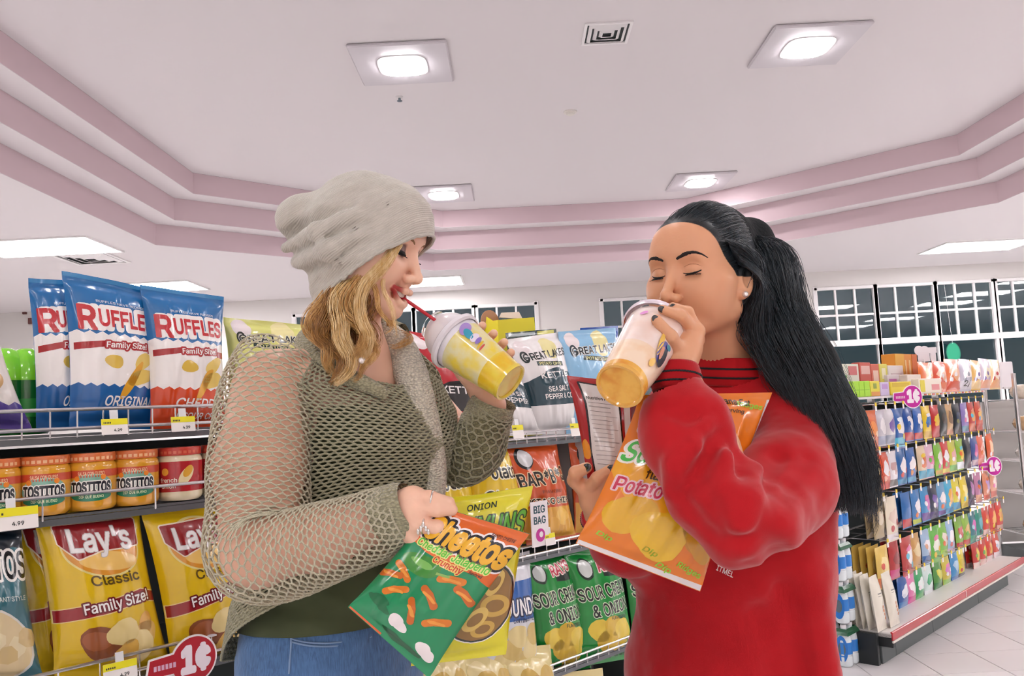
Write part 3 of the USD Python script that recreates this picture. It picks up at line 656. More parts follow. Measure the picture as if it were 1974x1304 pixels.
for px, l, k in [(-14, "cheese dip jar at the very left edge of its shelf", 0), (85, "cheese dip jar second from the left", 0), (176, "cheese dip jar third from the left", 0), (260, "cheese dip jar next to the first red-labelled jar", 0),
                 (346, "red-labelled onion dip jar right of the cheese dips", 1), (428, "red-labelled onion dip jar beside the knitted sleeve", 1)]:
    jar(px, l, "cf6a33" if not k else "c23a2a", "d99a2b" if not k else "e2d3b0", "queso" if not k else "onion", None)

# ------------------------------------------------------------------ yellow classic chip bags and the teal bag
def classic(label, corners, c, seed):
    b = Bag("chip_bag", label, q(c, *corners), 0.10, "dfb916", "yellow classic chip bags", seed)
    cx, cy = 0.02 * b.w, 0.80 * b.h
    sun = affinity.scale(Point(0, 0).buffer(1, 32), 0.36 * b.w, 0.155 * b.h); sun = affinity.translate(sun, cx, cy - 0.03 * b.h)
    b.print("emblem_rim", sun.buffer(0.012 * b.h), "e8d58a", 1)
    b.print("emblem", sun, "d9922e", 2)
    b.print("emblem", affinity.translate(affinity.scale(sun, 0.8, 0.35), 0.01, -0.075 * b.h), "ecc06a", 3)
    ban = Polygon([(-0.36 * b.w, 0.885 * b.h), (0.40 * b.w, 0.915 * b.h), (0.38 * b.w, 0.79 * b.h), (0.0, 0.765 * b.h), (-0.22 * b.w, 0.72 * b.h), (-0.35 * b.w, 0.80 * b.h)]).buffer(0.012 * b.h)
    b.print("banner_rim", ban.buffer(0.008 * b.h), "ead9c0", 4)
    b.print("banner", ban, "8e1a1f", 5)
    b.text("brand_lettering", "Lay's", 0.05, 0.82, 0.125, "e8e4e2", "b9b2ae", 0.004, layer=6, slant=4, rot=3, w=0.6)
    b.text("variety_lettering", "Classic", 0.18, 0.595, 0.055, "5a4514", rot=6, w=0.48)
    rib = Polygon([(-0.49 * b.w, 0.405 * b.h), (-0.1 * b.w, 0.455 * b.h), (0.32 * b.w, 0.525 * b.h), (0.49 * b.w, 0.50 * b.h), (0.49 * b.w, 0.445 * b.h), (0.32 * b.w, 0.46 * b.h), (-0.1 * b.w, 0.385 * b.h), (-0.49 * b.w, 0.335 * b.h)])
    b.print("ribbon_rim", rib.buffer(0.006 * b.h), "e8d08a", 2)
    b.print("ribbon", rib, "961b20", 3)
    b.text("size_lettering", "Family Size!", 0.14, 0.455, 0.06, "f0ebe6", "6e1216", 0.009, layer=4, slant=6, rot=11, w=0.66)
    for i, (x, y, rx, ry, col) in enumerate([(-0.25, 0.215, 0.38, 0.10, "8a4a26"), (-0.32, 0.23, 0.26, 0.06, "a35c34"), (0.15, 0.28, 0.34, 0.07, "e6cf8c"), (0.5, 0.25, 0.36, 0.07, "e3b96a"), (0.35, 0.17, 0.5, 0.07, "ecd596"), (0.1, 0.10, 0.5, 0.06, "e0b050"), (0.62, 0.33, 0.22, 0.04, "dda74e")]):
        b.print("potato_picture" if i < 2 else "chip_picture", b.blob(x, y, rx, ry, seed=seed * 3 + i, rot=12 * i), col, 3 + i % 3)
    return b
classic("yellow classic family size chip bag, whole logo in view below the cheese dips", [(62, 982), (264, 974), (334, 1300), (106, 1312)], 2.90, 21)
classic("yellow classic family size chip bag overlapped by the knitted sleeve", [(272, 985), (440, 968), (505, 1255), (332, 1296)], 2.88, 22)
classic("yellow classic chip bag standing in the shade behind the teal tortilla bag", [(15, 985), (170, 978), (205, 1300), (70, 1310)], 3.0, 23)
b = Bag("chip_bag", "teal tortilla chip bag with a big white-ringed O at the left edge", q(2.86, (-150, 1018), (40, 1014), (84, 1316), (-150, 1330)), 0.10, "2d6672", "other bags below the dip jars", 24)
b.print("dark_top", b.zig(0.86, 1.0, 4, 0.012, top=False), "12202c", 1)
b.text("brand_lettering", "TOSTITOS", 0.02, 0.76, 0.16, "11161c", "e9e6e0", 0.016, w=0.98)
b.text("variety_lettering", "RESTAURANT STYLE", 0.32, 0.555, 0.028, "b8c6c4", w=0.56)
b.print("window_rim", b.blob(0.1, 0.25, 0.8, 0.25, seed=3, wob=0.05), "d6d2c8", 1)
b.print("chip_window", b.blob(0.1, 0.25, 0.75, 0.235, seed=3, wob=0.05), "d8c294", 2)
for i in range(6): b.print("chip_picture", b.blob(-0.3 + 0.22 * i, 0.2 + 0.05 * (i % 3), 0.2, 0.07, n=7, seed=i, rot=40 * i), ("e2d2a8", "cdb27c")[i % 2], 3 + i % 2)
def coin_sign(p, ex, r, label, col, cat="sign", flip=1):
    """a round one-cent sign with a tab to its left"""
    o = thing("coin_sign", label, cat, p, "round one-cent promotion signs")
    n = np.cross(ex, UP)
    disc = Point(0, 0).buffer(r, 40); tab = Polygon([(-r * 0.6, r * 0.45), (-r * 1.95, r * 0.36), (-r * 2.05, -r * 0.22), (-r * 1.9, -r * 0.36), (-r * 0.6, -r * 0.40)])
    out = unary_union([disc, tab]).buffer(r * 0.08)
    put("board", slab(out, (p - n * 0.003, ex, UP), 0.003), mat("f0ebea", 0.4), o)
    C = mat(col, 0.4)
    put("coloured_print", slab(unary_union([disc, tab]), (p, ex, UP), 0.0006), C, o)
    put("value_lettering", slab(tpoly("1¢", r * 1.05, 0.03, at=(r * 0.08, 0.05 * r), w=r * 1.3).buffer(r * 0.05), (p + n * 0.0007, ex, UP), 0.0005), mat("efe4ea", 0.4), o)
    put("tab_lettering", slab(unary_union([sbox(-r * 1.8 + i * r * 0.17, -r * 0.12, -r * 1.8 + i * r * 0.17 + r * 0.12, r * 0.1) for i in range(6)]), (p + n * 0.0007, ex, UP), 0.0005), mat("e0b4cc", 0.4), o)
    put("clip", tube([p - n * 0.004 + UP * 0, p - n * 0.03 - UP * 0.01], 0.003, 6), CHROME, o)
p = atg(374, 1272, 2.79)
coin_sign(p, A45, 0.052, "round red one-cent sign on the lowest rail by the knitted hem", "b5202e")

# ------------------------------------------------------------------ centre bay
def yellow_bag(label, corners, c, seed):
    b = Bag("chip_bag", label, q(c, *corners), 0.09, "e3bf22", "yellow bags lettered potato chips", seed)
    b.text("product_lettering", "Potato", 0.0, 0.70, 0.12, "1a1a16", "f1e9c8", 0.012, w=0.82, rot=3)
    b.text("product_lettering", "Chips", 0.05, 0.46, 0.13, "1a1a16", "f1e9c8", 0.012, w=0.78, rot=3)
    b.print("chip_picture", b.blob(0, 0.2, 0.7, 0.14, seed=seed), "d9a52a", 1)
    return b
yellow_bag("yellow potato chip bag between the knitted sleeve and the orange barbecue bag", [(905, 845), (978, 850), (1022, 1048), (905, 1060)], 2.90, 31)
yellow_bag("yellow potato chip bag mostly hidden behind the knitted sleeve", [(800, 880), (893, 865), (930, 1060), (830, 1070)], 2.93, 32)
def orange_bag(label, corners, c, seed):
    b = Bag("chip_bag", label, q(c, *corners), 0.09, "c9501d", "barbecue chip bags", seed)
    b.print("emblem", Point(-0.27 * b.w, 0.84 * b.h).buffer(0.14 * b.w), "222222", 1)
    b.print("emblem", Point(-0.25 * b.w, 0.845 * b.h).buffer(0.115 * b.w), "cfcfcf", 2)
    b.text("brand_lettering", "BAR*B*Q", 0.0, 0.65, 0.13, "1d1713", "e7c9a0", 0.010, w=0.92, rot=5)
    b.text("small_lettering", "FLAVORED", 0.1, 0.515, 0.03, "8c3a16", w=0.4)
    b.text("product_lettering", "POTATO CHIPS", 0.03, 0.42, 0.055, "221812", "e9d7b8", 0.008, w=0.86)
    b.print("chip_picture", b.rect(-0.98, 0.98, 0.05, 0.36), "dda23a", 1)
    for i in range(4): b.print("chip_picture", b.blob(-0.5 + 0.42 * i, 0.26 - 0.09 * (i % 2), 0.3, 0.09, seed=i + seed), ("ecbb4e", "e3a93c")[i % 2], 2 + i % 2)
    return b
orange_bag("orange barbecue chip bag left of the red bag held in hand", [(968, 856), (1072, 850), (1112, 1040), (1015, 1052)], 2.88, 33)
orange_bag("orange barbecue chip bag partly behind the woman's fingers", [(1095, 850), (1180, 842), (1200, 1028), (1108, 1038)], 2.90, 34)
m = MB(); m.box(atg(1097, 925, 2.96), (0.012, 0.2, 0.30), RG); put("divider", m.mesh(), mat("c9c2be", 0.5), gond)
p = atg(1040, 1010, 2.795)
o = thing("shelf_sign", "small white sign lettered big bag on the middle rail", "sign", p)
put("card", slab(sbox(-0.042, -0.075, 0.042, 0.075), (p, A45, UP), 0.002), mat("ece4e4", 0.5), o)
put("sign_lettering", slab(unary_union([tpoly("BIG", 0.024, at=(0, 0.048), w=0.055), tpoly("BAG", 0.024, at=(0, 0.012), w=0.058)]), (p + OUT * 0.0022, A45, UP), 0.0006), mat("1f4a52", 0.5), o)
put("emblem", slab(Point(0, -0.038).buffer(0.022).difference(Point(0.004, -0.036).buffer(0.010)), (p + OUT * 0.0022, A45, UP), 0.0006), mat("c02a90", 0.5), o)
put("clip", tube([p + OUT * -0.003, p + OUT * -0.03], 0.003, 6), CHROME, o)
def green_bag(label, corners, c, seed):
    b = Bag("chip_bag", label, q(c, *corners), 0.09, "138a35", "green sour cream and onion chip bags", seed)
    b.print("emblem", Point(-0.27 * b.w, 0.83 * b.h).buffer(0.13 * b.w), "0d2a18", 1)
    b.print("emblem", Point(-0.27 * b.w, 0.835 * b.h).buffer(0.105 * b.w), "c8ccc8", 2)
    b.print("brand_plate", b.rect(0.05, 0.75, 0.76, 0.84), "14241c", 1)
    b.text("brand_lettering", "RAYS", 0.35, 0.86, 0.08, "c2304a", "ecd2cc", 0.01, w=0.44, rot=8)
    b.text("flavour_lettering", "SOUR CREAM", 0.02, 0.64, 0.105, "10190f", "cfe0c0", 0.007, w=0.96, rot=5)
    b.text("flavour_lettering", "& ONION", 0.12, 0.49, 0.10, "10190f", "cfe0c0", 0.007, w=0.74, rot=5)
    for i in range(6): b.print("chip_picture", b.blob((-0.45, 0.05, 0.45, -0.2, 0.3, 0.0)[i], (0.3, 0.33, 0.29, 0.2, 0.2, 0.14)[i], 0.34, 0.10, seed=i + seed), ("e2c43c", "d5b02e")[i % 2], 1 + i % 3)
    b.text("small_lettering", "FLAVORED", 0.3, 0.40, 0.026, "123a1c", w=0.32)
    b.text("product_lettering", "POTATO CHIPS", 0.05, 0.055, 0.036, "0c3a18", w=0.7, rot=3)
    return b
green_bag("green sour cream and onion chip bag, left one, under the barbecue bag", [(1000, 1070), (1092, 1058), (1140, 1288), (1040, 1305)], 2.90, 41)
green_bag("green sour cream and onion chip bag, right one, beside the red sweatshirt", [(1088, 1062), (1188, 1052), (1225, 1268), (1120, 1286)], 2.88, 42)
green_bag("green sour cream and onion chip bag almost hidden behind the red sweatshirt", [(1196, 1056), (1292, 1046), (1322, 1255), (1222, 1270)], 2.90, 46)
green_bag("green chip bag standing at the back between the two front green ones", [(1055, 1065), (1150, 1058), (1180, 1265), (1085, 1275)], 3.02, 43)
b = Bag("chip_bag", "white and blue tortilla rounds bag behind the onion ring bag", q(2.875, (925, 1082), (1020, 1062), (1042, 1312), (935, 1325)), 0.08, "dfe0e6", "other bags on the low shelf", 44)
b.print("blue_band", b.rect(-1, 1, 0.50, 0.80), "2d63ae", 1)
b.text("brand_lettering", "ROUNDS", 0.1, 0.60, 0.12, "f0eeee", "1b2a50", 0.014, w=0.9)
b.text("small_lettering", "CANTINA STYLE", 0.3, 0.50, 0.03, "1d2b54", w=0.5)
for i in range(6): b.print("chip_picture", b.blob(-0.5 + 0.25 * i, 0.18 + 0.1 * (i % 3), 0.36, 0.09, seed=i), ("e4cf8e", "d2b568")[i % 2], 1 + i % 3)
for k, (x0, y0, l) in enumerate([(800, 1262, "pale yellow chip bag lowest between the women, left one"), (885, 1258, "pale yellow chip bag lowest between the women, middle one"), (965, 1255, "pale yellow chip bag lowest between the women, right one"), (1065, 1300, "pale chip bag on the lowest shelf under the green bags")]):
    b = Bag("chip_bag", l, q(2.85 + 0.015 * (k % 2), (x0, y0), (x0 + 95, y0 - 12), (x0 + 130, y0 + 260), (x0 + 30, y0 + 275)), 0.09, "dccb8c", "chip bags lowest in view", 50 + k)
    for i in range(5): b.print("chip_picture", b.blob(-0.5 + 0.25 * i, 0.85 - 0.06 * (i % 3), 0.36, 0.08, seed=i + k), ("ead9a0", "cfae5a", "c49a58")[i % 3], 1 + i % 3)
    b.print("pale_band", b.rect(-1, 1, 0.3, 0.6), "c9d0da", 1)
m = MB(); m.box(gp((S1 + S2) / 2, -0.26, 0.142), (S2 - S1, 0.5, 0.02), RG); put("base_deck", m.mesh(), STEEL, gond)
# ================================================================== the candy rack (deck front runs along y = x + 2.38)
CC = 2.38
def cq(x, o, z): return np.array([x, x + CC, 0]) + OUT * o + UP * z        # x along the deck's front edge, o out of it
X0c, X1c = 1.775, 3.42
rack = thing("candy_rack", "black candy rack with peg hooks, a white deck and a red front edge", "display rack", cq(X0c, -0.2, 0))
RGc = RG
L_ = (X1c - X0c) * math.sqrt(2)
def cbox(name, x0, x1, o0, o1, z0, z1, m, bevel=0.0, parent=None):
    mb = MB(); mb.box(cq((x0 + x1) / 2, (o0 + o1) / 2, (z0 + z1) / 2), ((x1 - x0) * math.sqrt(2), o1 - o0, z1 - z0), RGc, bevel)
    return put(name, mb.mesh(), m, parent or rack)
GREYK = mat((0.085, 0.10, 0.10), 0.45, bump=0.1, bscale=30, name="kick_metal")
dk = cbox("deck", X0c, X1c, -0.46, -0.004, 0.13, 0.155, mat((0.72, 0.69, 0.66), 0.4), 0.002)
cbox("deck_edge", X0c, X1c, -0.012, 0.0, 0.118, 0.16, mat("b3121d", 0.3, coat=0.4), 0.003)
cbox("edge_strip", X0c, X1c, -0.006, 0.002, 0.108, 0.118, mat((0.75, 0.68, 0.6), 0.4))
cbox("edge_joint", 2.55, 2.556, -0.006, 0.0012, 0.12, 0.158, mat((0.7, 0.5, 0.5), 0.4))
xs = [X0c + 0.0, X0c + 0.12, 2.27, 2.83, X1c - 0.14]
for a, b in zip(xs[:-1], xs[1:]): cbox("kick_plate", a + 0.001, b - 0.001, -0.07, -0.058, 0.0, 0.116, GREYK, 0.002)
cbox("end_bracket", X0c, X0c + 0.012, -0.46, -0.002, 0.085, 0.15, BLACK, 0.002)
cbox("base_side", X0c - 0.03, X0c - 0.012, -0.62, -0.062, 0.0, 0.15, BLACK, 0.002)
cbox("base_core", X0c - 0.01, X1c - 0.15, -0.5, -0.075, 0.0, 0.128, BLACK)
cbox("base_side", X1c - 0.16, X1c - 0.14, -0.62, -0.07, 0.0, 0.128, GREYK, 0.002)
cbox("back_panel", X0c, X1c + 0.36, -0.475, -0.46, 0.15, 1.27, mat((0.04, 0.05, 0.05), 0.9))
for x in (X0c, (X0c + X1c) / 2, X1c): cbox("upright", x - 0.015, x + 0.015, -0.49, -0.455, 0.0, 1.29, STEEL, 0.003)
ROWZ = [1.262, 1.028, 0.785, 0.545, 0.343]
for z in ROWZ:
    mb = MB(); mb.tube([cq(X0c, -0.44, z), cq(X1c, -0.44, z)], 0.006, 8); mb.tube([cq(X0c, -0.44, z - 0.05), cq(X1c, -0.44, z - 0.05)], 0.004, 8)
    put("cross_bar", mb.mesh(), CHROME, rack, smooth=40, kind="stuff")
TY, TW = mat("e8c814", 0.5), mat("efe9e6", 0.5)
def z2(x, y): return (1640 + x / 5.91, 680 + y / 5.91)
def z3(x, y): return (1640 + x / 5.91, 880 + y / 5.91)
PCO = 2.55
rg = np.random.default_rng(7)
def peg(px, py, z):
    p = atg(px, py, PCO); p[2] = z
    hook = put("peg_hook", tube([p - OUT * 0.31, p + OUT * 0.002, p + OUT * 0.006 + UP * 0.012], 0.0028, 6), CHROME, rack, smooth=40)
    fr = (p + OUT * 0.008 - UP * 0.014, A45, UP)
    put("peg_tag", slab(sbox(-0.011, -0.02, 0.011, 0.014), fr, 0.0015), TW, hook)
    put("tag_top", slab(sbox(-0.011, 0.006, 0.011, 0.024), (fr[0] + OUT * 0.001, A45, UP), 0.0015), TY, hook)
    return p
NTH = ["first", "second", "third", "fourth", "fifth", "sixth", "seventh", "eighth", "ninth", "tenth", "eleventh", "twelfth", "thirteenth", "fourteenth", "fifteenth", "sixteenth"]
def candy(p, cols, label, group, w=0.135, h=0.205, T=0.035, seed=0, drop=0.03, lean=0.0):
    top = p - UP * drop
    hx = A45 * w / 2
    k = A45 * lean
    C = [top - hx, top + hx, top + hx - UP * h + k, top - hx - UP * h + k]
    b = Bag("candy_bag", label, C, T, cols[0], group, seed, nu=9, nv=11, seal=0.08, pinch=0.05)
    if len(cols) > 1: b.print("colour_patch", b.blob(0.05 * ((seed % 3) - 1), 0.55, 0.62, 0.20, n=10, seed=seed, wob=0.35, rot=20 * (seed % 5 - 2)), cols[1], 1)
    if len(cols) > 2: b.print("colour_patch", b.rect(-0.98, 0.98, 0.04, 0.04 + 0.14 + 0.05 * (seed % 3)), cols[2], 1)
    if len(cols) > 3:
        for i in range(2): b.print("sweet_picture", b.blob(-0.4 + 0.8 * i, 0.30 + 0.12 * ((seed + i) % 3), 0.26, 0.08, n=8, seed=seed + i), cols[3], 3)
    if len(cols) > 4: b.print("name_print", b.blob(0, 0.72, 0.55, 0.06, n=8, seed=seed + 4, wob=0.2, rot=8), cols[4], 3)
    return b
O, W_, B_, Y_, R_, G_, P_, K_, C_, V_ = "d2611c", "e6e0e2", "1f58a0", "e0bd28", "b8282a", "5aa52e", "d56a9a", "15202a", "58b4cc", "6a4a98"
rows = [
    (ROWZ[0], z2, "top", [(265, 600, "orange", [O, "e88a3e", O, "efc9a8"], 3, 0.17, 0.22), (380, 600, "silver", ["b9b4bd", W_, "8890a8"], 2, 0), (485, 600, "pale grey", ["c9c4c8", V_, "8a90a0"], 1, 0), (580, 600, "blue and cyan", [B_, W_, "35a9c6", Y_, "dfe8ee"], 1, 0.16, 0.23),
        (690, 600, "blue and red", ["204f9c", W_, R_, B_], 1, 0), (810, 580, "blue, white and red", ["2b5ca8", W_, "c8443a", B_, "e6e6ec"], 2, 0), (900, 550, "yellow", [Y_, "3a78b8", "c9a12c", B_, W_], 2, 0), (1000, 560, "red and yellow", [R_, Y_, R_, "e8a630"], 1, 0),
        (1085, 530, "dark", ["2a3230", "4a4038"], 1, 0), (1155, 520, "tan", ["c09a6a", "7a5a3a", "c98a6a"], 1, 0), (1243, 535, "navy", [K_, "2a3a58", "1a1a22", "7a7a4a"], 2, 0), (1325, 515, "violet and white", ["8a7ab4", W_, "5a8aa0", P_], 1, 0), (1405, 515, "red mixed", ["b8403a", "e0a060", "c86a4a", C_, "d88a6a"], 1, 0), (1485, 510, "orange-red mixed", ["c4503a", "e2b06a", "b83a30", "8aa0b8", "dfa080"], 1, 0)]),
    (ROWZ[1], z2, "second", [(310, 1095, "yellow", [Y_, "efe0a0", "d0a020"], 2, 0), (415, 1075, "red-orange", ["cc4a26", W_, "c8382a", "e8a890"], 2, 0), (515, 1060, "clear white", ["d9d2d6", "c09a98", "7a7470", W_], 2, 0), (610, 1045, "blue", ["28609c", W_, "2f8cb8", "c84a40"], 2, 0), (725, 1035, "blue and white", ["2a62a8", W_, "3a9ac4", "d08a4a"], 2, 0),
        (840, 1020, "white and orange", ["d8c0a0", O, "3f9ab8", W_, Y_], 1, 0), (935, 990, "pink mixed", ["d8b0c0", P_, "48a0c0", G_, W_], 1, 0), (1035, 970, "lime", ["7ab83a", "e0dcd0", "c8a03a", P_], 1, 0), (1110, 955, "red and white", ["c83a3a", W_, "d8c04a", "6aa84a"], 1, 0), (1190, 945, "yellow-green", ["c4c04a", "e0a8a0", "6ab04a", W_], 1, 0), (1277, 935, "green and yellow", ["8ab43a", Y_, "e0e8ec", O, C_], 1, 0),
        (1357, 925, "black", [K_, "2a2a34"], 2, 0), (1440, 910, "violet-blue", ["4a5a94", "c05a9a", "b8a0a8", P_], 1, 0), (1515, 890, "pink-orange", ["d8705a", "e8b0a0", "d88a7a", O], 1, 0), (1610, 880, "orange", ["d8623a", "ecc09a", "c84a3a", W_], 1, 0)]),
    (ROWZ[2], z3, "third", [(350, 420, "tan clear", ["a8946a", "c8b89a"], 2, 0), (500, 390, "cream", ["e4d8c2", "d8c0b0", W_, "b84a4a"], 2, 0.16, 0.24), (670, 355, "blue and red", ["2a68a8", "2a6aae", "b83036"], 2, 0), (780, 335, "blue and lime", ["3878b4", W_, "b8c83a", "d8804a"], 1, 0), (890, 315, "blue and violet", ["3a8ac0", "c05aa8", V_, W_, P_], 1, 0),
        (975, 280, "dark violet", ["2a3048", V_, "3a2a6a", W_], 1, 0), (1070, 245, "pale blue and violet", ["6a9ac0", W_, V_, O], 1, 0), (1155, 235, "light blue and orange", ["4aa8cc", "e0a03a", "3a88b8", "ecd0a0"], 1, 0), (1230, 205, "yellow and blue", ["d8c83a", W_, "4a9ac0", O], 1, 0), (1320, 175, "yellow", ["e0c83a", "ecdc8a", "d0b02a", C_], 1, 0),
        (1395, 155, "black and violet", ["2a2a40", "a86aa0", "4a4060"], 1, 0), (1480, 130, "pink and navy", ["b87a9a", "3a4a78", "d8a080", O], 1, 0), (1570, 105, "orange-pink mixed", ["d88a6a", "b08ac0", "d0503a", "e8c0b8", O], 1, 0), (1650, 85, "pink mixed", ["d89a80", "ecd8d0", "cc6a5a", P_], 1, 0)]),
    (ROWZ[3], z3, "fourth", [(400, 970, "yellow and orange", ["e4c060", "efd890", "d8702a", "c8442a"], 4, 0.16, 0.22), (540, 900, "red", ["a82426", "8a1a1e", "c83a7a"], 2, 0), (680, 870, "red and white", ["b83a36", W_, "b02a2c", C_, P_], 1, 0.16, 0.22), (775, 780, "orange mixed", ["c89a5a", "d8c08a"], 1, 0), (890, 780, "pale blue", ["9ab4d0", W_, "2a60a0", "d09a7a"], 1, 0), (990, 745, "green mixed", ["5aac3a", "e0e0d0", "6ab83a", Y_, P_], 2, 0.17, 0.23),
        (1090, 700, "green and yellow", ["7ab84a", "e0d0c0", "9ac84a", O], 1, 0), (1165, 670, "blue-white", ["9ab8d8", W_, "c0a0b8", "d87a7a"], 1, 0), (1260, 625, "red and green", ["7aa83a", "b8382e", R_, W_], 2, 0), (1345, 610, "green and red", ["8ab040", "d8b060", "c03a30", G_], 1, 0), (1425, 590, "teal and magenta", ["1f6a78", "c04aa0", "3a9a80", "9ac0d0"], 1, 0), (1500, 555, "teal", ["2a8a7a", "4aa0b0", W_, "1a3a4a"], 1, 0),
        (1575, 530, "red and orange", ["c8402e", O, "e0c0b8", Y_], 1, 0), (1650, 505, "red with yellow rings", ["c4342a", "e0a040", "d8682a", Y_], 1, 0), (1720, 470, "red mixed", ["c83a2e", "e09a4a", "dcb0a0", Y_, "d8b04a"], 1, 0)]),
    (ROWZ[4], lambda x, y: (x, y), "lowest", [(1748, 1103, "blue and white", ["2a5aa0", "dfe3ea", "3a78b8", "c8d0e0"], 3, 0), (1763, 1098, "pink", ["d87aa8", W_, "c83a8a"], 1, 0), (1779, 1092, "green and white", ["2a9a5a", "d8e4e0", "3aa850", W_], 2, 0), (1795, 1086, "white and green", ["cfe0dc", "3aa870", "e0e4e8"], 1, 0), (1814, 1075, "dark green and yellow", ["4a8a3a", "c8c83a", "2a7a3a"], 1, 0), (1831, 1068, "yellow and pink", ["c8b84a", "c06ab0", "8ab84a", W_, P_], 1, 0),
        (1846, 1064, "blue", ["3a88c0", "a0c0d8", "2a68a8"], 1, 0), (1858, 1052, "yellow and black", ["d8c82a", "c8b020", "2a2a26", R_], 2, 0), (1887, 1036, "red with yellow rounds", ["b83028", Y_, "e0c8c0", "7aa83a"], 2, 0), (1900, 1031, "red with green rounds", ["c03a2e", "d8c03a", "dcb8b0", "5a9a3a"], 1, 0), (1913, 1028, "red and pale", ["c8402e", "e0a84a", "e0c8c8", O], 1, 0), (1926, 1027, "coral", ["c84a3a", W_, "e0d0d4", "b8c0d0"], 1, 0)])]
for z, zf, rname, items in rows:
    for i, it in enumerate(items):
        x, y, cname, cols, n = it[:5]; w = it[5] or 0.135; h = it[6] if len(it) > 6 else 0.20
        if z == ROWZ[4]: h = 0.165
        p = peg(*zf(x, y), z)
        for k in range(n):
            o_ = -0.02 - 0.042 * (n - 1 - k) if n > 1 else -0.02
            nm = "" if n == 1 else (", frontmost" if k == n - 1 else ", hindmost" if k == 0 else ", in the middle" if n == 3 else f", {NTH[k]} from the back")
            candy(p + OUT * (o_ - 0.012) + A45 * rg.uniform(-0.008, 0.008), cols, f"{cname} candy bag on peg {i + 1} of the {rname} row{nm}", f"candy bags on the {rname} hook row", w, h, 0.038, seed=int(rg.integers(1000)), lean=rg.uniform(-0.006, 0.012))
for k, (x, y) in enumerate([(1650, 1205), (1665, 1206), (1677, 1209), (1688, 1212), (1706, 1216), (1730, 1207)]):
    p = atz(x, y, 0.157); w, h = 0.12, 0.26
    hx = A45 * w / 2; b0 = p - OUT * 0.01
    C = [b0 - hx * 0.9 + UP * h - OUT * 0.03, b0 + hx * 0.9 + UP * h - OUT * 0.03, b0 + hx, b0 - hx]
    b = Bag("snack_pouch", f"white stand-up pouch on the white deck, {NTH[k]} from the rack's near end", C, 0.045, "e3ddcd", "white pouches standing on the rack's deck", 70 + k, nu=10, nv=14, cat="pouch")
    for i in range(4): b.print("nut_picture", b.blob(0.1 + 0.1 * i, 0.42 - 0.07 * i, 0.16, 0.035, n=8, seed=i), "c8702a", 2)
    b.print("grey_print", b.rect(-0.4, 0.3, 0.66, 0.68), "8a8a84", 2); b.print("grey_print", b.rect(-0.4, 0.1, 0.62, 0.63), "8a8a84", 2)

# top deck with boxes
cbox("top_shelf", X0c, X1c + 0.05, -0.46, -0.16, 1.293, 1.305, mat((0.66, 0.63, 0.62), 0.4))
cbox("top_step", X0c, 2.55, -0.46, -0.34, 1.305, 1.37, mat((0.66, 0.63, 0.62), 0.4))
for i in range(17):
    x = 2.62 + i * 0.05
    cbox("edge_spot", x, x + 0.026, -0.161, -0.157, 1.295, 1.304, mat(("c0564a", "dcae2a")[i % 2], 0.5))
def pxbox(name, label, cat, x0, y0, x1, y1, c, dep, col, group, zb=None, prints=()):
    a, b = atg(x0, y1, c), atg(x1, y1, c); t = atg((x0 + x1) / 2, y0, c)
    z0 = zb if zb is not None else min(a[2], b[2]); z1 = t[2]
    s = np.linalg.norm((b - a)[:2]); mid = (a + b) / 2; mid[2] = z0
    o = thing(name, label, cat, mid, group)
    mb = MB(); mb.box(mid - OUT * dep / 2 + UP * (z1 - z0) / 2, (s, dep, z1 - z0), RG, 0.003); put("carton", mb.mesh(), mat(col, 0.45), o)
    for i, (u0, u1, v0, v1, pc) in enumerate(prints):
        put("print_patch", slab(sbox(u0 * s / 2, v0 * (z1 - z0), u1 * s / 2, v1 * (z1 - z0)), (mid, A45, UP), 0.0008 + 0.0004 * i), mat(pc, 0.45), o)
    return o
gb = "small candy boxes on top of the rack"
for args in [("white candy box with green print at the top shelf's near end", 1616, 702, 1657, 733, 2.93, 0.05, "d6d8c8", [(-0.9, -0.2, 0.1, 0.5, "4a9a3a"), (0, 0.8, 0.5, 0.9, "c86a6a")]), ("red candy box in the back row of the top shelf", 1659, 699, 1680, 730, 2.93, 0.05, "c05040", [(-0.8, 0.8, 0.5, 0.85, "dcb0a8")]),
             ("orange-red candy box beside the yellow one, back row", 1681, 702, 1696, 730, 2.93, 0.05, "c8604a", [(-0.6, 0.7, 0.2, 0.7, "e0c0b0")]), ("yellow candy box in the back row of the top shelf", 1697, 702, 1712, 730, 2.93, 0.05, "d4cc5a", [(-0.5, 0.5, 0.3, 0.8, "e6e0c0")]),
             ("white flat tray box leaning in the back row", 1713, 705, 1742, 722, 2.93, 0.05, "e2dcd8", [(-0.7, 0.7, 0.3, 0.6, "cfc0c0")]), ("white and violet card box under the tray box", 1712, 723, 1740, 740, 2.90, 0.05, "d8cfd0", [(-0.8, 0.2, 0.2, 0.8, "c87ab8")])]:
    pxbox("candy_box", args[0], "candy box", *args[1:7], args[7], gb, zb=1.37 if args[5] > 2.92 else 1.305, prints=args[8])
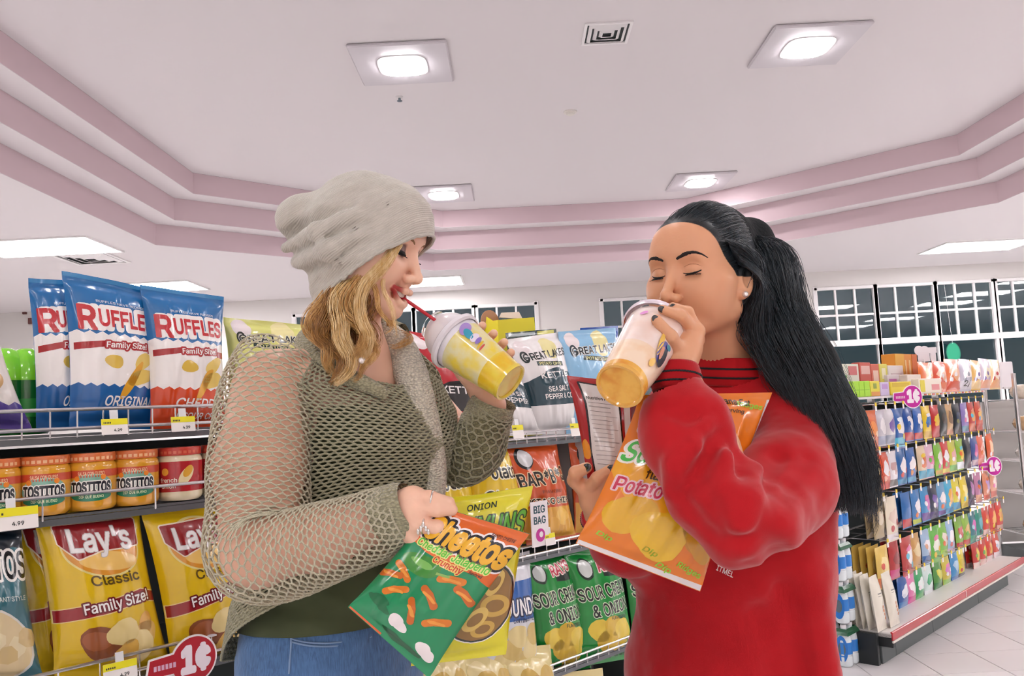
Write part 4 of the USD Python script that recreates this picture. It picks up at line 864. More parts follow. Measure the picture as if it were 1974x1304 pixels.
for args in [("lime green candy box at the front of the top shelf", 1646, 735, 1679, 768, 2.66, 0.05, "a4d82a", [(-0.9, 0.9, 0.42, 0.46, "7ab020"), (-0.3, -0.26, 0.05, 0.95, "8ac424"), (0.3, 0.34, 0.05, 0.95, "8ac424")]), ("yellow candy box with a small figure print, front row", 1680, 735, 1698, 768, 2.66, 0.05, "d8cc3a", [(-0.4, 0.3, 0.5, 0.85, "8a9a3a"), (-0.9, 0.9, 0.02, 0.3, "d8944a")]),
             ("lavender candy box in the front row", 1699, 737, 1716, 766, 2.66, 0.05, "c8b8d8", [(-0.6, 0.6, 0.5, 0.85, "b890c8")]), ("flat yellow candy box right of the lavender one", 1717, 736, 1757, 750, 2.66, 0.05, "e2c92c", [(-0.8, 0.8, 0.6, 0.9, "d0b020")]),
             ("cream candy box with pink script in the front row", 1772, 730, 1815, 747, 2.66, 0.05, "e6dccc", [(0.1, 0.8, 0.2, 0.6, "d88a8a"), (-0.9, -0.5, 0.1, 0.9, "d8c83a")]), ("pale candy box behind the magenta coin sign", 1750, 722, 1776, 736, 2.72, 0.05, "ddd0c4", [(-0.5, 0.6, 0.3, 0.7, "c8b8a8")])]:
    pxbox("candy_box", args[0], "candy box", *args[1:7], args[7], gb, zb=1.306, prints=args[8])
pxbox("candy_box", "tall orange and yellow candy box, highest on the rack", "candy box", 1728, 683, 1770, 722, 2.95, 0.09, "d98a20", gb, zb=1.37, prints=[(-1, -0.2, 0.0, 1.0, "dfa728"), (-0.15, -0.02, 0.1, 0.8, "e8c88a"), (0.2, 0.34, 0.1, 0.8, "e8c88a"), (0.5, 1, 0, 1, "cf6a1c")])
for k, (x0, x1, y0, cols, l) in enumerate([(1768, 1797, 698, ["d86a20", "e89a4a", "d85a1c", W_], "orange candy bag leaning on the top shelf, left of three"), (1795, 1822, 696, ["d2481e", "e8b090", "d8622a", W_], "orange-red candy bag leaning on the top shelf, middle of three"), (1818, 1848, 692, ["d8641e", "e0a070", "c8421c", W_], "orange candy bag leaning on the top shelf, right of three"),
                                             (1846, 1870, 692, ["b8b4c4", W_, "c8c4cc", "8a8a98"], "grey-white see-through candy bag on the top shelf"), (1868, 1888, 694, ["d8a84a", W_, "e0c08a", V_], "yellow and violet candy bag on the top shelf"), (1885, 1906, 691, ["c8b8c8", "e0d0b0", "d89a7a", V_], "lavender mixed candy bag on the top shelf"), (1903, 1925, 693, ["e0b87a", "ecd8c8", "e0a06a", R_], "pale orange candy bag beside the white board")]):
    c = 2.74 - 0.0 * k
    C = [atg(x0, y0, c + 0.05), atg(x1, y0 + 2, c + 0.05), atg(x1 + 3, 748, c - 0.02), atg(x0 + 3, 749, c - 0.02)]
    for p in C[2:]: p[2] = 1.307
    b = Bag("candy_bag", l, C, 0.05, cols[0], "candy bags lying on the rack's top shelf", 90 + k, nu=10, nv=12)
    b.print("colour_patch", b.blob(0, 0.55, 0.6, 0.22, n=10, seed=k, wob=0.4), cols[1], 1); b.print("colour_patch", b.rect(-0.97, 0.97, 0.05, 0.3), cols[2], 1)
    for i in range(3): b.print("sweet_picture", b.blob(-0.5 + 0.5 * i, 0.35 + 0.15 * (i % 2), 0.2, 0.07, n=8, seed=i + k), cols[3], 2)
    if "grey-white" in l: b.text("price_lettering", "2/", -0.1, 0.22, 0.16, "22282c", layer=3, w=0.5)
p = atg(1943, 746, 2.72); p[2] = 1.305
o = thing("blank_board", "blank white rounded board standing at the far end of the top shelf", "sign", p)
hh = atg(1943, 698, 2.72)[2] - 1.305
FC = np.array([0.985, 0.174, 0.0])
put("board", slab(sbox(-0.062, 0.0, 0.058, hh).buffer(-0.012).buffer(0.012), (p, FC, UP), 0.004), mat("e9e4e8", 0.5), o)
put("foot", slab(sbox(-0.05, -0.0, 0.05, 0.015), (p + OUT * 0.002, FC, UP), 0.012), mat("d8d4d4", 0.5), o)
p = atg(1782, 680, 3.05)
o = thing("topper_sign", "white cloud-shaped topper sign behind the tall orange candy box", "sign", np.array([p[0], p[1], 1.305]))
cl = unary_union([Point(-0.045, 0.015).buffer(0.03), Point(0.0, 0.012).buffer(0.03), sbox(-0.04, 0.0, 0.09, 0.03), sbox(-0.05, -0.06, 0.03, 0.0), sbox(0.05, -0.06, 0.08, 0.0)]).buffer(0.006)
put("cut_out_board", slab(cl, (p, FC, UP), 0.006), mat("efebee", 0.5), o)
put("post", slab(sbox(-0.03, 1.305 - p[2], 0.0, -0.05), (p - OUT * 0.003, A45, UP), 0.003), mat("e0dcdc", 0.5), o)
coin_sign(atg(1759, 765, 2.50), np.array([0.97, 0.243, 0]), 0.062, "magenta one-cent sign on the top hook row of the candy rack", "c01c96")
coin_sign(atg(1916, 899, 2.52), np.array([0.97, 0.243, 0]), 0.062, "magenta one-cent sign on the third hook row at the rack's far end", "c01c96")

# water packs stacked at the rack's near end
FILMW = mat((0.72, 0.78, 0.80), 0.15, coat=0.6, name="water_bottle_plastic")
cz = np.array([1.558, 4.154, 0.0])
for k in range(5):
    z0 = 0.205 * k + 0.002
    o = thing("water_pack", f"shrink-wrapped water bottle pack with blue labels, {['lowest', 'second from the bottom', 'middle', 'second from the top', 'topmost'][k]} of the stack", "water pack", cz + UP * z0, "stacked water packs at the candy rack's end")
    j = rg.uniform(-0.006, 0.006, 2)
    for a in range(4):
        for b_ in range(2):
            c = cz - OUT * (0.036 + 0.07 * a + j[0]) + A45 * (0.034 + 0.067 * b_ + j[1]) + UP * z0
            prof = [(0, 0), (0.028, 0), (0.033, 0.008), (0.0335, 0.045), (0.031, 0.05), (0.0335, 0.055), (0.0335, 0.12), (0.03, 0.145), (0.016, 0.172), (0.0135, 0.178), (0.0135, 0.186)]
            bt = put("bottle", lathe(prof, c, c + UP, 20), FILMW, o, smooth=40)
            put("bottle_label", lathe([(0.0338, 0.06), (0.0342, 0.061), (0.0342, 0.115), (0.0338, 0.116)], c, c + UP, 20), mat("2f7fd0", 0.3), bt, smooth=40)
            put("bottle_cap", lathe([(0.0145, 0.182), (0.0145, 0.196), (0.0, 0.197)], c, c + UP, 14), mat("e6e4e6", 0.4), bt, smooth=40)
    top = [cz - OUT * 0.003 - A45 * 0.001, cz - OUT * 0.283 - A45 * 0.001]
    rr = []
    for zz, g in ((0.150, 0.0), (0.165, -0.006), (0.178, -0.016)):
        rr.append([cz + OUT * (0.001 + g) + A45 * (-0.001 - g) + UP * (z0 + zz), cz + OUT * (0.001 + g) + A45 * (0.136 + g) + UP * (z0 + zz), cz - OUT * (0.285 + g) + A45 * (0.136 + g) + UP * (z0 + zz), cz - OUT * (0.285 + g) + A45 * (-0.001 - g) + UP * (z0 + zz)])
    put("shrink_band", loft(rr), mat("1c5a3c", 0.25, coat=0.5), o)
    lab = affinity.scale(Point(0, 0).buffer(1, 24), 0.030, 0.062)
    for nm, col, g, off in (("blue_print", "2a78cc", lab, 0.0), ("grey_print", "5f6f78", affinity.scale(lab, 0.62, 0.5), 0.0006)):
        put(nm, slab(g, (cz + OUT * 0.0 - A45 * (0.0012 + off) - OUT * 0.036 + UP * (z0 + 0.085), OUT, UP), -0.0006), mat(col, 0.3), o)

# bread rack at the far right
rk = thing("bread_rack", "chrome wire rack with wrapped bread beyond the candy rack", "wire rack", (4.0, 6.35, 0))
RX0, RX1, RY0, RY1 = 3.74, 4.75, 6.24, 6.64
for x, y in ((RX0, RY0), (RX1, RY0), (RX0, RY1), (RX1, RY1)):
    put("post", tube([(x, y, 0), (x, y, 1.42)], 0.016, 10), CHROME, rk, smooth=40)
for z in (0.22, 0.52, 0.76, 0.98, 1.22):
    m = MB()
    for y in np.linspace(RY0, RY1, 9): m.tube([(RX0, y, z), (RX1, y, z)], 0.003, 5)
    for x in (RX0, RX1): m.tube([(x, RY0, z), (x, RY1, z)], 0.005, 6)
    put("wire_shelf", m.mesh(), CHROME, rk, smooth=40)
m = MB(); m.box(((RX0 + RX1) / 2, RY1 + 0.02, 0.66), (RX1 - RX0 + 0.06, 0.02, 1.1)); put("back_panel", m.mesh(), mat((0.52, 0.50, 0.48), 0.5), rk)
m = MB(); m.box(((RX0 + RX1) / 2, (RY0 + RY1) / 2, 0.05), (RX1 - RX0, RY1 - RY0 - 0.02, 0.1)); put("plinth", m.mesh(), GREYK, rk)
def loaf(x, y, z, l, col, sz=(0.2, 0.12, 0.11)):
    o = thing("bread_loaf", l, "bread", (x, y, z), "wrapped loaves on the wire rack")
    r = []
    for t in np.linspace(-1, 1, 9):
        k = (1 - abs(t) ** 4) * 0.9 + 0.1
        a = np.linspace(0, 2 * np.pi, 16, endpoint=False)
        r.append(np.c_[x + np.full(16, t * sz[0] / 2), y + np.cos(a) * sz[1] / 2 * k, z + sz[2] / 2 + np.sin(a) * sz[2] / 2 * k])
    put("crust", loft(r), mat(col, 0.3, coat=0.5, mottle=0.25, mscale=18), o, smooth=True)
    put("wrapper_end", tube([(x + sz[0] / 2 - 0.01, y, z + sz[2] / 2), (x + sz[0] / 2 + 0.03, y, z + sz[2] / 2), (x + sz[0] / 2 + 0.05, y, z + sz[2] / 2 + 0.004)], [0.016, 0.006, 0.02], 8), mat("e4ddd8", 0.2), o, smooth=True)
for zi, z in enumerate((0.225, 0.525, 0.765, 0.985, 1.225)):
    for xi in range(3):
        loaf(3.88 + 0.27 * xi, 6.38, z, f"wrapped loaf on the {['lowest', 'second', 'third', 'fourth', 'top'][zi]} shelf of the bread rack, {NTH[xi]} from its near post", ("b8946a", "cdbfae", "d8d0c8")[(zi + xi) % 3])
# ================================================================== implicit bodies: smooth unions of tapered capsules and ellipsoids, meshed by surface nets
def cap(a, b, ra, rb=None):
    a, b = np.asarray(a, float), np.asarray(b, float); rb = ra if rb is None else rb
    d = b - a; L2 = max(d @ d, 1e-12)
    def f(p):
        t = np.clip((p - a) @ d / L2, 0, 1)
        q = p - a - t[..., None] * d
        return np.sqrt((q * q).sum(-1)) - (ra + t * (rb - ra))
    return f, (a + b) / 2, math.sqrt(L2) / 2 + max(ra, rb)
def ell(c, r, R=None):
    c, r = np.asarray(c, float), np.asarray(r, float); R = np.eye(3) if R is None else np.asarray(R, float)
    def f(p):
        q = (p - c) @ R
        k0 = np.sqrt(((q / r) ** 2).sum(-1)); k1 = np.sqrt(((q / r ** 2) ** 2).sum(-1))
        return k0 * (k0 - 1) / np.maximum(k1, 1e-9)
    return f, c, r.max()
def sph(c, r): return ell(c, (r, r, r))
def chain(pts, rad): return [cap(pts[i], pts[i + 1], rad[i], rad[i + 1]) for i in range(len(pts) - 1)]
class Body:
    def __init__(s): s.ops = []
    def add(s, prim, k=0.01):
        for p in (prim if isinstance(prim, list) else [prim]): s.ops.append((1, p, k))
        return s
    def cut(s, prim, k=0.005):
        for p in (prim if isinstance(prim, list) else [prim]): s.ops.append((-1, p, k))
        return s
    def blocks(s, pts, c, r):
        d = np.full(pts.shape[:2], 1e3)
        for sg, (f, pc, pr), k in s.ops:
            on = np.linalg.norm(c - pc, axis=1) - pr - r < k + 0.03
            if not on.any(): continue
            e = f(pts[on]); a = d[on]
            if sg > 0:
                h = np.maximum(k - np.abs(a - e), 0) / k
                d[on] = np.minimum(a, e) - h * h * k / 4
            else:
                h = np.maximum(k - np.abs(a + e), 0) / k
                d[on] = np.maximum(a, -e) + h * h * k / 4
        return d
    def __call__(s, p):
        p = np.asarray(p, float).reshape(-1, 3)
        return s.blocks(p[:, None], p, np.zeros(len(p)))[:, 0]
    def mesh(s, lo, hi, h, warp=None):
        B = 8
        lo = np.asarray(lo, float); n = np.maximum(np.ceil((np.asarray(hi) - lo) / (h * B)).astype(int), 1)
        ids = np.stack(np.meshgrid(*[np.arange(k) for k in n], indexing="ij"), -1).reshape(-1, 3)
        cen = lo + (ids + 0.5) * h * B; rad = h * B * 0.5 * math.sqrt(3)
        near = np.zeros(len(ids), bool); dc = np.zeros(len(ids))
        for i in range(0, len(ids), 20000):
            dc[i:i + 20000] = s.blocks(cen[i:i + 20000, None], cen[i:i + 20000], np.full(len(cen[i:i + 20000]), rad))[:, 0]
        near = np.abs(dc) < rad * 1.6 + 0.004
        G = np.repeat(np.repeat(np.repeat(dc.reshape(n), B, 0), B, 1), B, 2).astype(np.float32)
        off = np.stack(np.meshgrid(*[np.arange(B)] * 3, indexing="ij"), -1).reshape(-1, 3)
        act = ids[near]
        for i in range(0, len(act), 1500):
            a = act[i:i + 1500]
            idx = a[:, None] * B + off
            pts = lo + idx * h
            c = lo + (a + 0.5) * h * B
            v = s.blocks(pts, c, np.full(len(a), rad))
            G[idx[..., 0], idx[..., 1], idx[..., 2]] = v
        return nets(G, lo, h)
def nets(G, lo, h):
    S = G < 0
    c = [(i, j, k) for i in (0, 1) for j in (0, 1) for k in (0, 1)]
    sl = lambda A, o: A[o[0]:A.shape[0] - 1 + o[0], o[1]:A.shape[1] - 1 + o[1], o[2]:A.shape[2] - 1 + o[2]]
    cnt = sum(sl(S, o).astype(np.int8) for o in c)
    cell = np.argwhere((cnt > 0) & (cnt < 8))
    num = np.full(cnt.shape, -1, np.int32); num[cell[:, 0], cell[:, 1], cell[:, 2]] = np.arange(len(cell))
    val = {o: G[cell[:, 0] + o[0], cell[:, 1] + o[1], cell[:, 2] + o[2]] for o in c}
    acc = np.zeros((len(cell), 3)); w = np.zeros(len(cell))
    for a in c:
        for ax in range(3):
            if a[ax]: continue
            b = list(a); b[ax] = 1; b = tuple(b)
            x, y = val[a], val[b]; m = (x < 0) != (y < 0)
            t = np.where(m, x / np.where(m, x - y, 1), 0)
            p = np.tile(np.array(a, float), (len(cell), 1)); p[:, ax] += t
            acc[m] += p[m]; w[m] += 1
    v = lo + (cell + acc / w[:, None]) * h
    F = []
    for ax in range(3):
        u, q = (ax + 1) % 3, (ax + 2) % 3
        sh = [slice(None)] * 3; s2 = [slice(None)] * 3
        sh[ax] = slice(0, -1); s2[ax] = slice(1, None)
        E = S[tuple(sh)] != S[tuple(s2)]
        e = np.argwhere(E); e = e[(e[:, u] > 0) & (e[:, q] > 0) & (e[:, u] < G.shape[u] - 1) & (e[:, q] < G.shape[q] - 1)]
        if not len(e): continue
        def at_(du, dq):
            x = e.copy(); x[:, u] -= du; x[:, q] -= dq; return num[x[:, 0], x[:, 1], x[:, 2]]
        Q = np.stack([at_(1, 1), at_(0, 1), at_(0, 0), at_(1, 0)], 1)
        flip = ~S[e[:, 0], e[:, 1], e[:, 2]]
        Q[flip] = Q[flip][:, ::-1]
        F.append(Q)
    Q = np.vstack(F); Q = Q[(Q >= 0).all(1)]
    return v, np.vstack([Q[:, [0, 1, 2]], Q[:, [0, 2, 3]]])
def relax(v, f, n=2, lam=0.5):
    i = np.r_[f[:, 0], f[:, 1], f[:, 2]]; j = np.r_[f[:, 1], f[:, 2], f[:, 0]]
    deg = np.bincount(i, minlength=len(v)) + 1e-9
    for k in range(n):
        for l in (lam, -lam * 1.03):
            m = np.stack([np.bincount(i, v[j, a], len(v)) for a in range(3)], 1) / deg[:, None]
            v = v + l * (m - v)
    return v
def normals(v, f):
    n = np.zeros_like(v); fn = np.cross(v[f[:, 1]] - v[f[:, 0]], v[f[:, 2]] - v[f[:, 0]])
    for k in range(3): np.add.at(n, f[:, k], fn)
    return n / (np.linalg.norm(n, axis=1, keepdims=True) + 1e-12)
def fnoise(p, scale, seed=0, oct=2): return meshkit.fbm(np.asarray(p) / scale, oct, seed) - 0.5
def compact(v, f):
    used = np.unique(f); m = np.full(len(v), -1); m[used] = np.arange(len(used)); return v[used], m[f]
def regional(body, regions):
    """one skin from several boxes meshed at their own fineness; later boxes leave out what earlier ones cover"""
    V, F, n = [], [], 0
    for k, (lo, hi, h) in enumerate(regions):
        lo, hi = np.asarray(lo, float), np.asarray(hi, float)
        v, f = body.mesh(lo - 2 * h, hi + 2 * h, h)
        c = v[f].mean(1)
        keep = ((c > lo) & (c < hi)).all(1)
        for l2, h2, hh in regions[:k]: keep &= ~((c > np.asarray(l2) + h * 0.6) & (c < np.asarray(h2) - h * 0.6)).all(1)
        v, f = compact(v, f[keep])
        V.append(v); F.append(f + n); n += len(v)
    return np.vstack(V), np.vstack(F)
SKIN = {}
def skin_mat(name):
    nodes = {"a": ("attribute", {"attribute": "paint"}), "n": ("noise_texture", {"scale": 260.0, "detail": 2.0}), "tc": ("texture_coordinate", {}), "b": ("bump", {"strength": 0.08, "distance": 0.002}),
             "p": ("principled_bsdf", {"roughness": 0.42, "specular_ior_level": 0.4, "subsurface_weight": 0.12, "subsurface_radius": (1.0, 0.35, 0.2), "subsurface_scale": 0.008})}
    return usdkit.material(stage, f"/World/Looks/{name}", nodes, [("tc.object", "n.vector"), ("n.fac", "b.height"), ("b.normal", "p.normal"), ("a.color", "p.base_color")], surface="p.BSDF")
def cloth_mat(name, col, scale=900.0, strength=0.25, rough=0.85, sheen=0.25, var=0.1):
    c = lin(col)
    return usdkit.material(stage, f"/World/Looks/{name}", {"tc": ("texture_coordinate", {}), "n": ("noise_texture", {"scale": scale, "detail": 2.0}), "n2": ("noise_texture", {"scale": 14.0, "detail": 3.0}),
        "r": ("rgb_ramp", {"ramp": [(0.3, tuple(x * (1 - var) for x in c)), (0.7, tuple(min(1, x * (1 + var)) for x in c))]}), "b": ("bump", {"strength": strength, "distance": 0.003}),
        "p": ("principled_bsdf", {"roughness": rough, "sheen_weight": sheen, "sheen_roughness": 0.4, "specular_ior_level": 0.25})},
        [("tc.object", "n.vector"), ("tc.object", "n2.vector"), ("n2.fac", "r.fac"), ("r.color", "p.base_color"), ("n.fac", "b.height"), ("b.normal", "p.normal")], surface="p.BSDF")
def knit_mat(name, col, sx=260.0, var=0.2, strength=0.8):
    c = lin(col)
    return usdkit.material(stage, f"/World/Looks/{name}", {"tc": ("texture_coordinate", {}), "m": ("mapping", {"scale": (1.0, 1.0, 1.6)}), "v": ("voronoi_texture", {"scale": sx, "feature": "f1"}),
        "r": ("rgb_ramp", {"ramp": [(0.15, tuple(min(1, x * (1 + var)) for x in c)), (0.75, tuple(x * (1 - var) for x in c))]}), "b": ("bump", {"strength": strength, "distance": 0.004, "invert": True}),
        "p": ("principled_bsdf", {"roughness": 0.9, "sheen_weight": 0.3, "specular_ior_level": 0.2})},
        [("tc.object", "m.vector"), ("m.vector", "v.vector"), ("v.distance", "r.fac"), ("r.color", "p.base_color"), ("v.distance", "b.height"), ("b.normal", "p.normal")], surface="p.BSDF")

class Head:
    """axes: x the person's right, y forward, z up; O is the point between the ears at eye level; s scales it"""
    def __init__(h, O, yaw_fwd, pitch=0.0, roll=0.0, s=1.0):
        y = np.array([yaw_fwd[0], yaw_fwd[1], 0.0]); y /= np.linalg.norm(y); z = UP.copy(); x = np.cross(y, z)
        cp, sp = math.cos(pitch), math.sin(pitch)
        y, z = cp * y + sp * z, cp * z - sp * y
        cr, sr = math.cos(roll), math.sin(roll)
        x, z = cr * x + sr * z, cr * z - sr * x
        h.M = np.stack([x, y, z], 1); h.O = np.asarray(O, float); h.s = s
    def w(h, p): return h.O + (np.asarray(p, float) * h.s) @ h.M.T
    def l(h, p): return (np.asarray(p, float) - h.O) @ h.M / h.s
    def cap(h, a, b, ra, rb=None): return cap(h.w(a), h.w(b), ra * h.s, (ra if rb is None else rb) * h.s)
    def ell(h, c, r, R=None): return ell(h.w(c), np.array(r) * h.s, h.M if R is None else h.M @ R)
    def sph(h, c, r): return h.ell(c, (r, r, r))
    def face(h, body, smile=0.0, openm=0.0, ez=0.0):
        b = body; jd = openm * 0.3
        b.add(h.ell((0, -0.012, 0.028), (0.0735, 0.094, 0.084)), 0.01)
        b.add(h.ell((0, 0.030, -0.022), (0.060, 0.058, 0.078)), 0.035)
        for s in (-1, 1):
            b.add(h.cap((s * 0.050, -0.004, -0.060), (s * 0.014, 0.071, -0.099 - jd), 0.016, 0.015), 0.03)
            b.add(h.sph((s * (0.038 + 0.003 * smile), 0.058, -0.036 + 0.004 * smile), 0.025 + 0.003 * smile), 0.03)
            b.add(h.ell((s * 0.058, 0.038, -0.018), (0.018, 0.025, 0.016)), 0.03)
        b.add(h.sph((0, 0.0785, -0.1025 - jd), 0.0140), 0.018)
        b.add(h.cap((-0.035, 0.071, 0.020), (0.035, 0.071, 0.020), 0.014), 0.025)
        b.add(h.ell((0, 0.055, 0.05), (0.055, 0.034, 0.04)), 0.04)
        for s in (-1, 1):
            b.cut(h.ell((s * 0.032, 0.100, ez), (0.019, 0.018, 0.0125)), 0.018)
            b.add(h.ell((s * 0.032, 0.0735, ez - 0.001), (0.0150, 0.0125, 0.0115)), 0.006)
        b.add(h.cap((0, 0.084, 0.006), (0, 0.1075, -0.041), 0.0068, 0.0088), 0.012)
        b.add(h.sph((0, 0.1085, -0.0445), 0.0092), 0.006)
        for s in (-1, 1):
            b.add(h.ell((s * 0.0115, 0.0975, -0.0475), (0.0078, 0.0105, 0.0078)), 0.005)
            b.cut(h.ell((s * 0.0065, 0.1005, -0.0555), (0.0035, 0.0055, 0.0030)), 0.003)
        b.add(h.cap((0, 0.0895, -0.055), (0, 0.0905, -0.066), 0.006, 0.007), 0.012)
        for s in (-1, 1): b.add(h.ell((s * 0.040, 0.034, -0.052), (0.022, 0.034, 0.026)), 0.03)
        mw = 0.023 + 0.006 * smile
        up = [(-mw, 0.0835 - 0.004 * smile, -0.0735 + 0.006 * smile), (-0.011, 0.0965, -0.0700), (0, 0.0985, -0.0705), (0.011, 0.0965, -0.0700), (mw, 0.0835 - 0.004 * smile, -0.0735 + 0.006 * smile)]
        lo = [(-mw, 0.0825 - 0.004 * smile, -0.0745 + 0.006 * smile), (-0.012, 0.0945 - openm * 0.3, -0.0795 - openm), (0, 0.0965 - openm * 0.3, -0.0812 - openm * 1.1), (0.012, 0.0945 - openm * 0.3, -0.0795 - openm), (mw, 0.0825 - 0.004 * smile, -0.0745 + 0.006 * smile)]
        h.lips = [h.w(up), h.w(lo)]
        if openm:
            b.cut(h.ell((0, 0.088, -0.0750 - openm * 0.5), (mw * 0.74, 0.026, 0.0030 + openm * 0.55)), 0.004)
        for P_, r in ((up, (0.003, 0.0052, 0.0048, 0.0052, 0.003)), (lo, (0.003, 0.0058, 0.0064, 0.0058, 0.003))):
            b.add([h.cap(P_[i], P_[i + 1], r[i], r[i + 1]) for i in range(4)], 0.004)
        
        R = np.array([[0.94, 0.34, 0], [-0.34, 0.94, 0], [0, 0, 1.0]])
        for s in (-1, 1):
            Rs = R if s < 0 else R.T
            b.add(h.ell((s * 0.0765, -0.006, -0.016), (0.0075, 0.0165, 0.029), Rs), 0.006)
            b.cut(h.ell((s * 0.0835, -0.004, -0.012), (0.0065, 0.009, 0.016), Rs), 0.004)
            b.add(h.sph((s * 0.0745, 0.001, -0.041), 0.0075), 0.006)
    def front(h, body, x, z, y1=0.14, y0=0.03):
        """the face's surface at local (x, z), by marching back from the front"""
        x, z = np.atleast_1d(np.asarray(x, float)), np.atleast_1d(np.asarray(z, float))
        ys = np.linspace(y1, y0, 160)
        P = np.stack([np.repeat(x, 160), np.tile(ys, len(x)), np.repeat(z, 160)], 1)
        d = body(h.w(P)).reshape(len(x), 160)
        k = np.argmax(d < 0, 1)
        y = ys[np.maximum(k, 1)] + (ys[0] - ys[1]) * 0.5
        return np.stack([x, y, z], 1)
    def strip(h, body, name, pts, half, m, parent, lift=0.0006, n=26, label=None, ylim=(0.14, 0.03)):
        """a thin raised strip laid on the face along local (x, z) points, half-width profile"""
        c = spline(np.asarray(pts, float), n)
        t = np.gradient(c, axis=0); t /= np.linalg.norm(t, axis=1, keepdims=True); nn = np.c_[-t[:, 1], t[:, 0]]
        hw = np.interp(np.linspace(0, 1, n), np.linspace(0, 1, len(half)), half)[:, None]
        rows = []
        for k, off in ((-1, -0.0004), (-0.5, lift), (0, lift * 1.3), (0.5, lift), (1, -0.0004)):
            q = c + nn * hw * k
            p = h.front(body, q[:, 0], q[:, 1], *ylim); p[:, 1] += off
            rows.append(h.w(p))
        v, f = loft(rows, closed=False)
        return put(name, (v, f), m, parent, smooth=True, label=label)
def strands(rng, guides, count, spread, width, jitter=0.002, taper=True, n=26):
    """hair strands fanned around guide curves (lists of points); spread: radius along the guide"""
    S, Wd = [], []
    for g, num, sp in zip(guides, count, spread):
        c = spline(g, n)
        t = np.gradient(c, axis=0); t /= np.linalg.norm(t, axis=1, keepdims=True) + 1e-9
        a = np.cross(t, [0.3, -0.9, 0.2]); a /= np.linalg.norm(a, axis=1, keepdims=True) + 1e-9; b = np.cross(t, a)
        sp = np.interp(np.linspace(0, 1, n), np.linspace(0, 1, len(sp)), sp)
        for k in range(num):
            r = math.sqrt(rng.uniform()); th = rng.uniform(0, 2 * math.pi) ; tw = rng.normal(0, 0.5)
            ang = th + tw * np.linspace(0, 1, n)
            q = c + (r * sp * np.cos(ang))[:, None] * a + (r * sp * np.sin(ang))[:, None] * b
            q += np.cumsum(rng.normal(0, jitter * 0.15, (n, 3)), 0)
            e = int(n * rng.uniform(0.82, 1.0))
            S.append(q[:e]); Wd.append(width * (np.linspace(1, 0.35, e) if taper else np.ones(e)))
    return S, Wd
def hair_mat(name, col, col2, rough=0.32):
    return usdkit.material(stage, f"/World/Looks/{name}", {"tc": ("texture_coordinate", {}), "m": ("mapping", {"scale": (1.0, 1.0, 0.25)}), "n": ("noise_texture", {"scale": 190.0, "detail": 3.0}), "r": ("rgb_ramp", {"ramp": [(0.35, lin(col)), (0.65, lin(col2))]}),
        "p": ("principled_bsdf", {"roughness": rough, "specular_ior_level": 0.55})}, [("tc.object", "m.vector"), ("m.vector", "n.vector"), ("n.fac", "r.fac"), ("r.color", "p.base_color")], surface="p.BSDF")
# ================================================================== people: shared
SKIN1, SKIN2 = skin_mat("skin_fair"), skin_mat("skin_tan")
def frame(f):
    f = np.array([f[0], f[1], 0.0]); f /= np.linalg.norm(f); return np.stack([np.cross(f, UP), f, UP], 1)
def paint_skin(pr, v, base, spots):
    c = np.tile(lin(base), (len(v), 1))
    for fn, col, edge in spots:
        w = np.clip((edge - fn(v)) / (abs(edge) * 0.35 + 1e-4), 0, 1)[:, None]
        w = w * w * (3 - 2 * w); c = c * (1 - w) + np.array(lin(col)) * w
    primvar(pr, "paint", c)
def lipfn(h):
    def f(v): return np.min([cap(P[k], P[k + 1], 0.0)[0](v) for P in h.lips for k in range(4)], 0)
    return f
def legs(body, hipR, hipL, R, r0=0.088, dx=0.0, feet=True):
    for hp, sgn in ((hipR, 1), (hipL, -1)):
        kn = np.array([hp[0], hp[1], 0.49]) + R[:, 1] * 0.02; an = np.array([hp[0], hp[1], 0.085]) + R[:, 0] * 0.01 * sgn
        body.add(chain([hp, (hp + kn) / 2, kn], [r0, r0 * 0.86, r0 * 0.62]), 0.03)
        body.add(chain([kn, kn * 0.62 + an * 0.38 - R[:, 1] * 0.015, an], [r0 * 0.6, r0 * 0.62, r0 * 0.40]), 0.02)
        if feet: body.add([cap(an - R[:, 1] * 0.02 - UP * 0.05, an + R[:, 1] * 0.13 - UP * 0.062, 0.032, 0.022)], 0.03)
def shoes(R, hips, m, sole, person):
    for hp, sgn in zip(hips, (1, -1)):
        an = np.array([hp[0], hp[1], 0.0]) + R[:, 0] * 0.01 * sgn
        b = Body().add(cap(an - R[:, 1] * 0.03 + UP * 0.045, an + R[:, 1] * 0.14 + UP * 0.036, 0.042, 0.036), 0.01).add(cap(an - R[:, 1] * 0.02 + UP * 0.06, an - R[:, 1] * 0.01 + UP * 0.11, 0.042, 0.044), 0.03)
        v, f = b.mesh(an - (0.25, 0.25, 0.02), an + (0.25, 0.25, 0.2), 0.007); v[:, 2] = np.maximum(v[:, 2], 0.012)
        sh = put("shoe", (v, f), m, person, smooth=True)
        ol = affinity.rotate(affinity.scale(Point(0.055, 0).buffer(1, 24), 0.135, 0.046), math.degrees(math.atan2(R[1, 1], R[0, 1])), origin=(0, 0))
        put("sole", slab(ol, (an + UP * 0.0005, (1, 0, 0), (0, 1, 0)), 0.02), sole, sh)
def plane_cut(v, f, o, n):
    m = trimesh.intersections.slice_mesh_plane(trimesh.Trimesh(v, f, process=False), np.asarray(n, float), np.asarray(o, float))
    m.merge_vertices(); return np.array(m.vertices), np.array(m.faces)
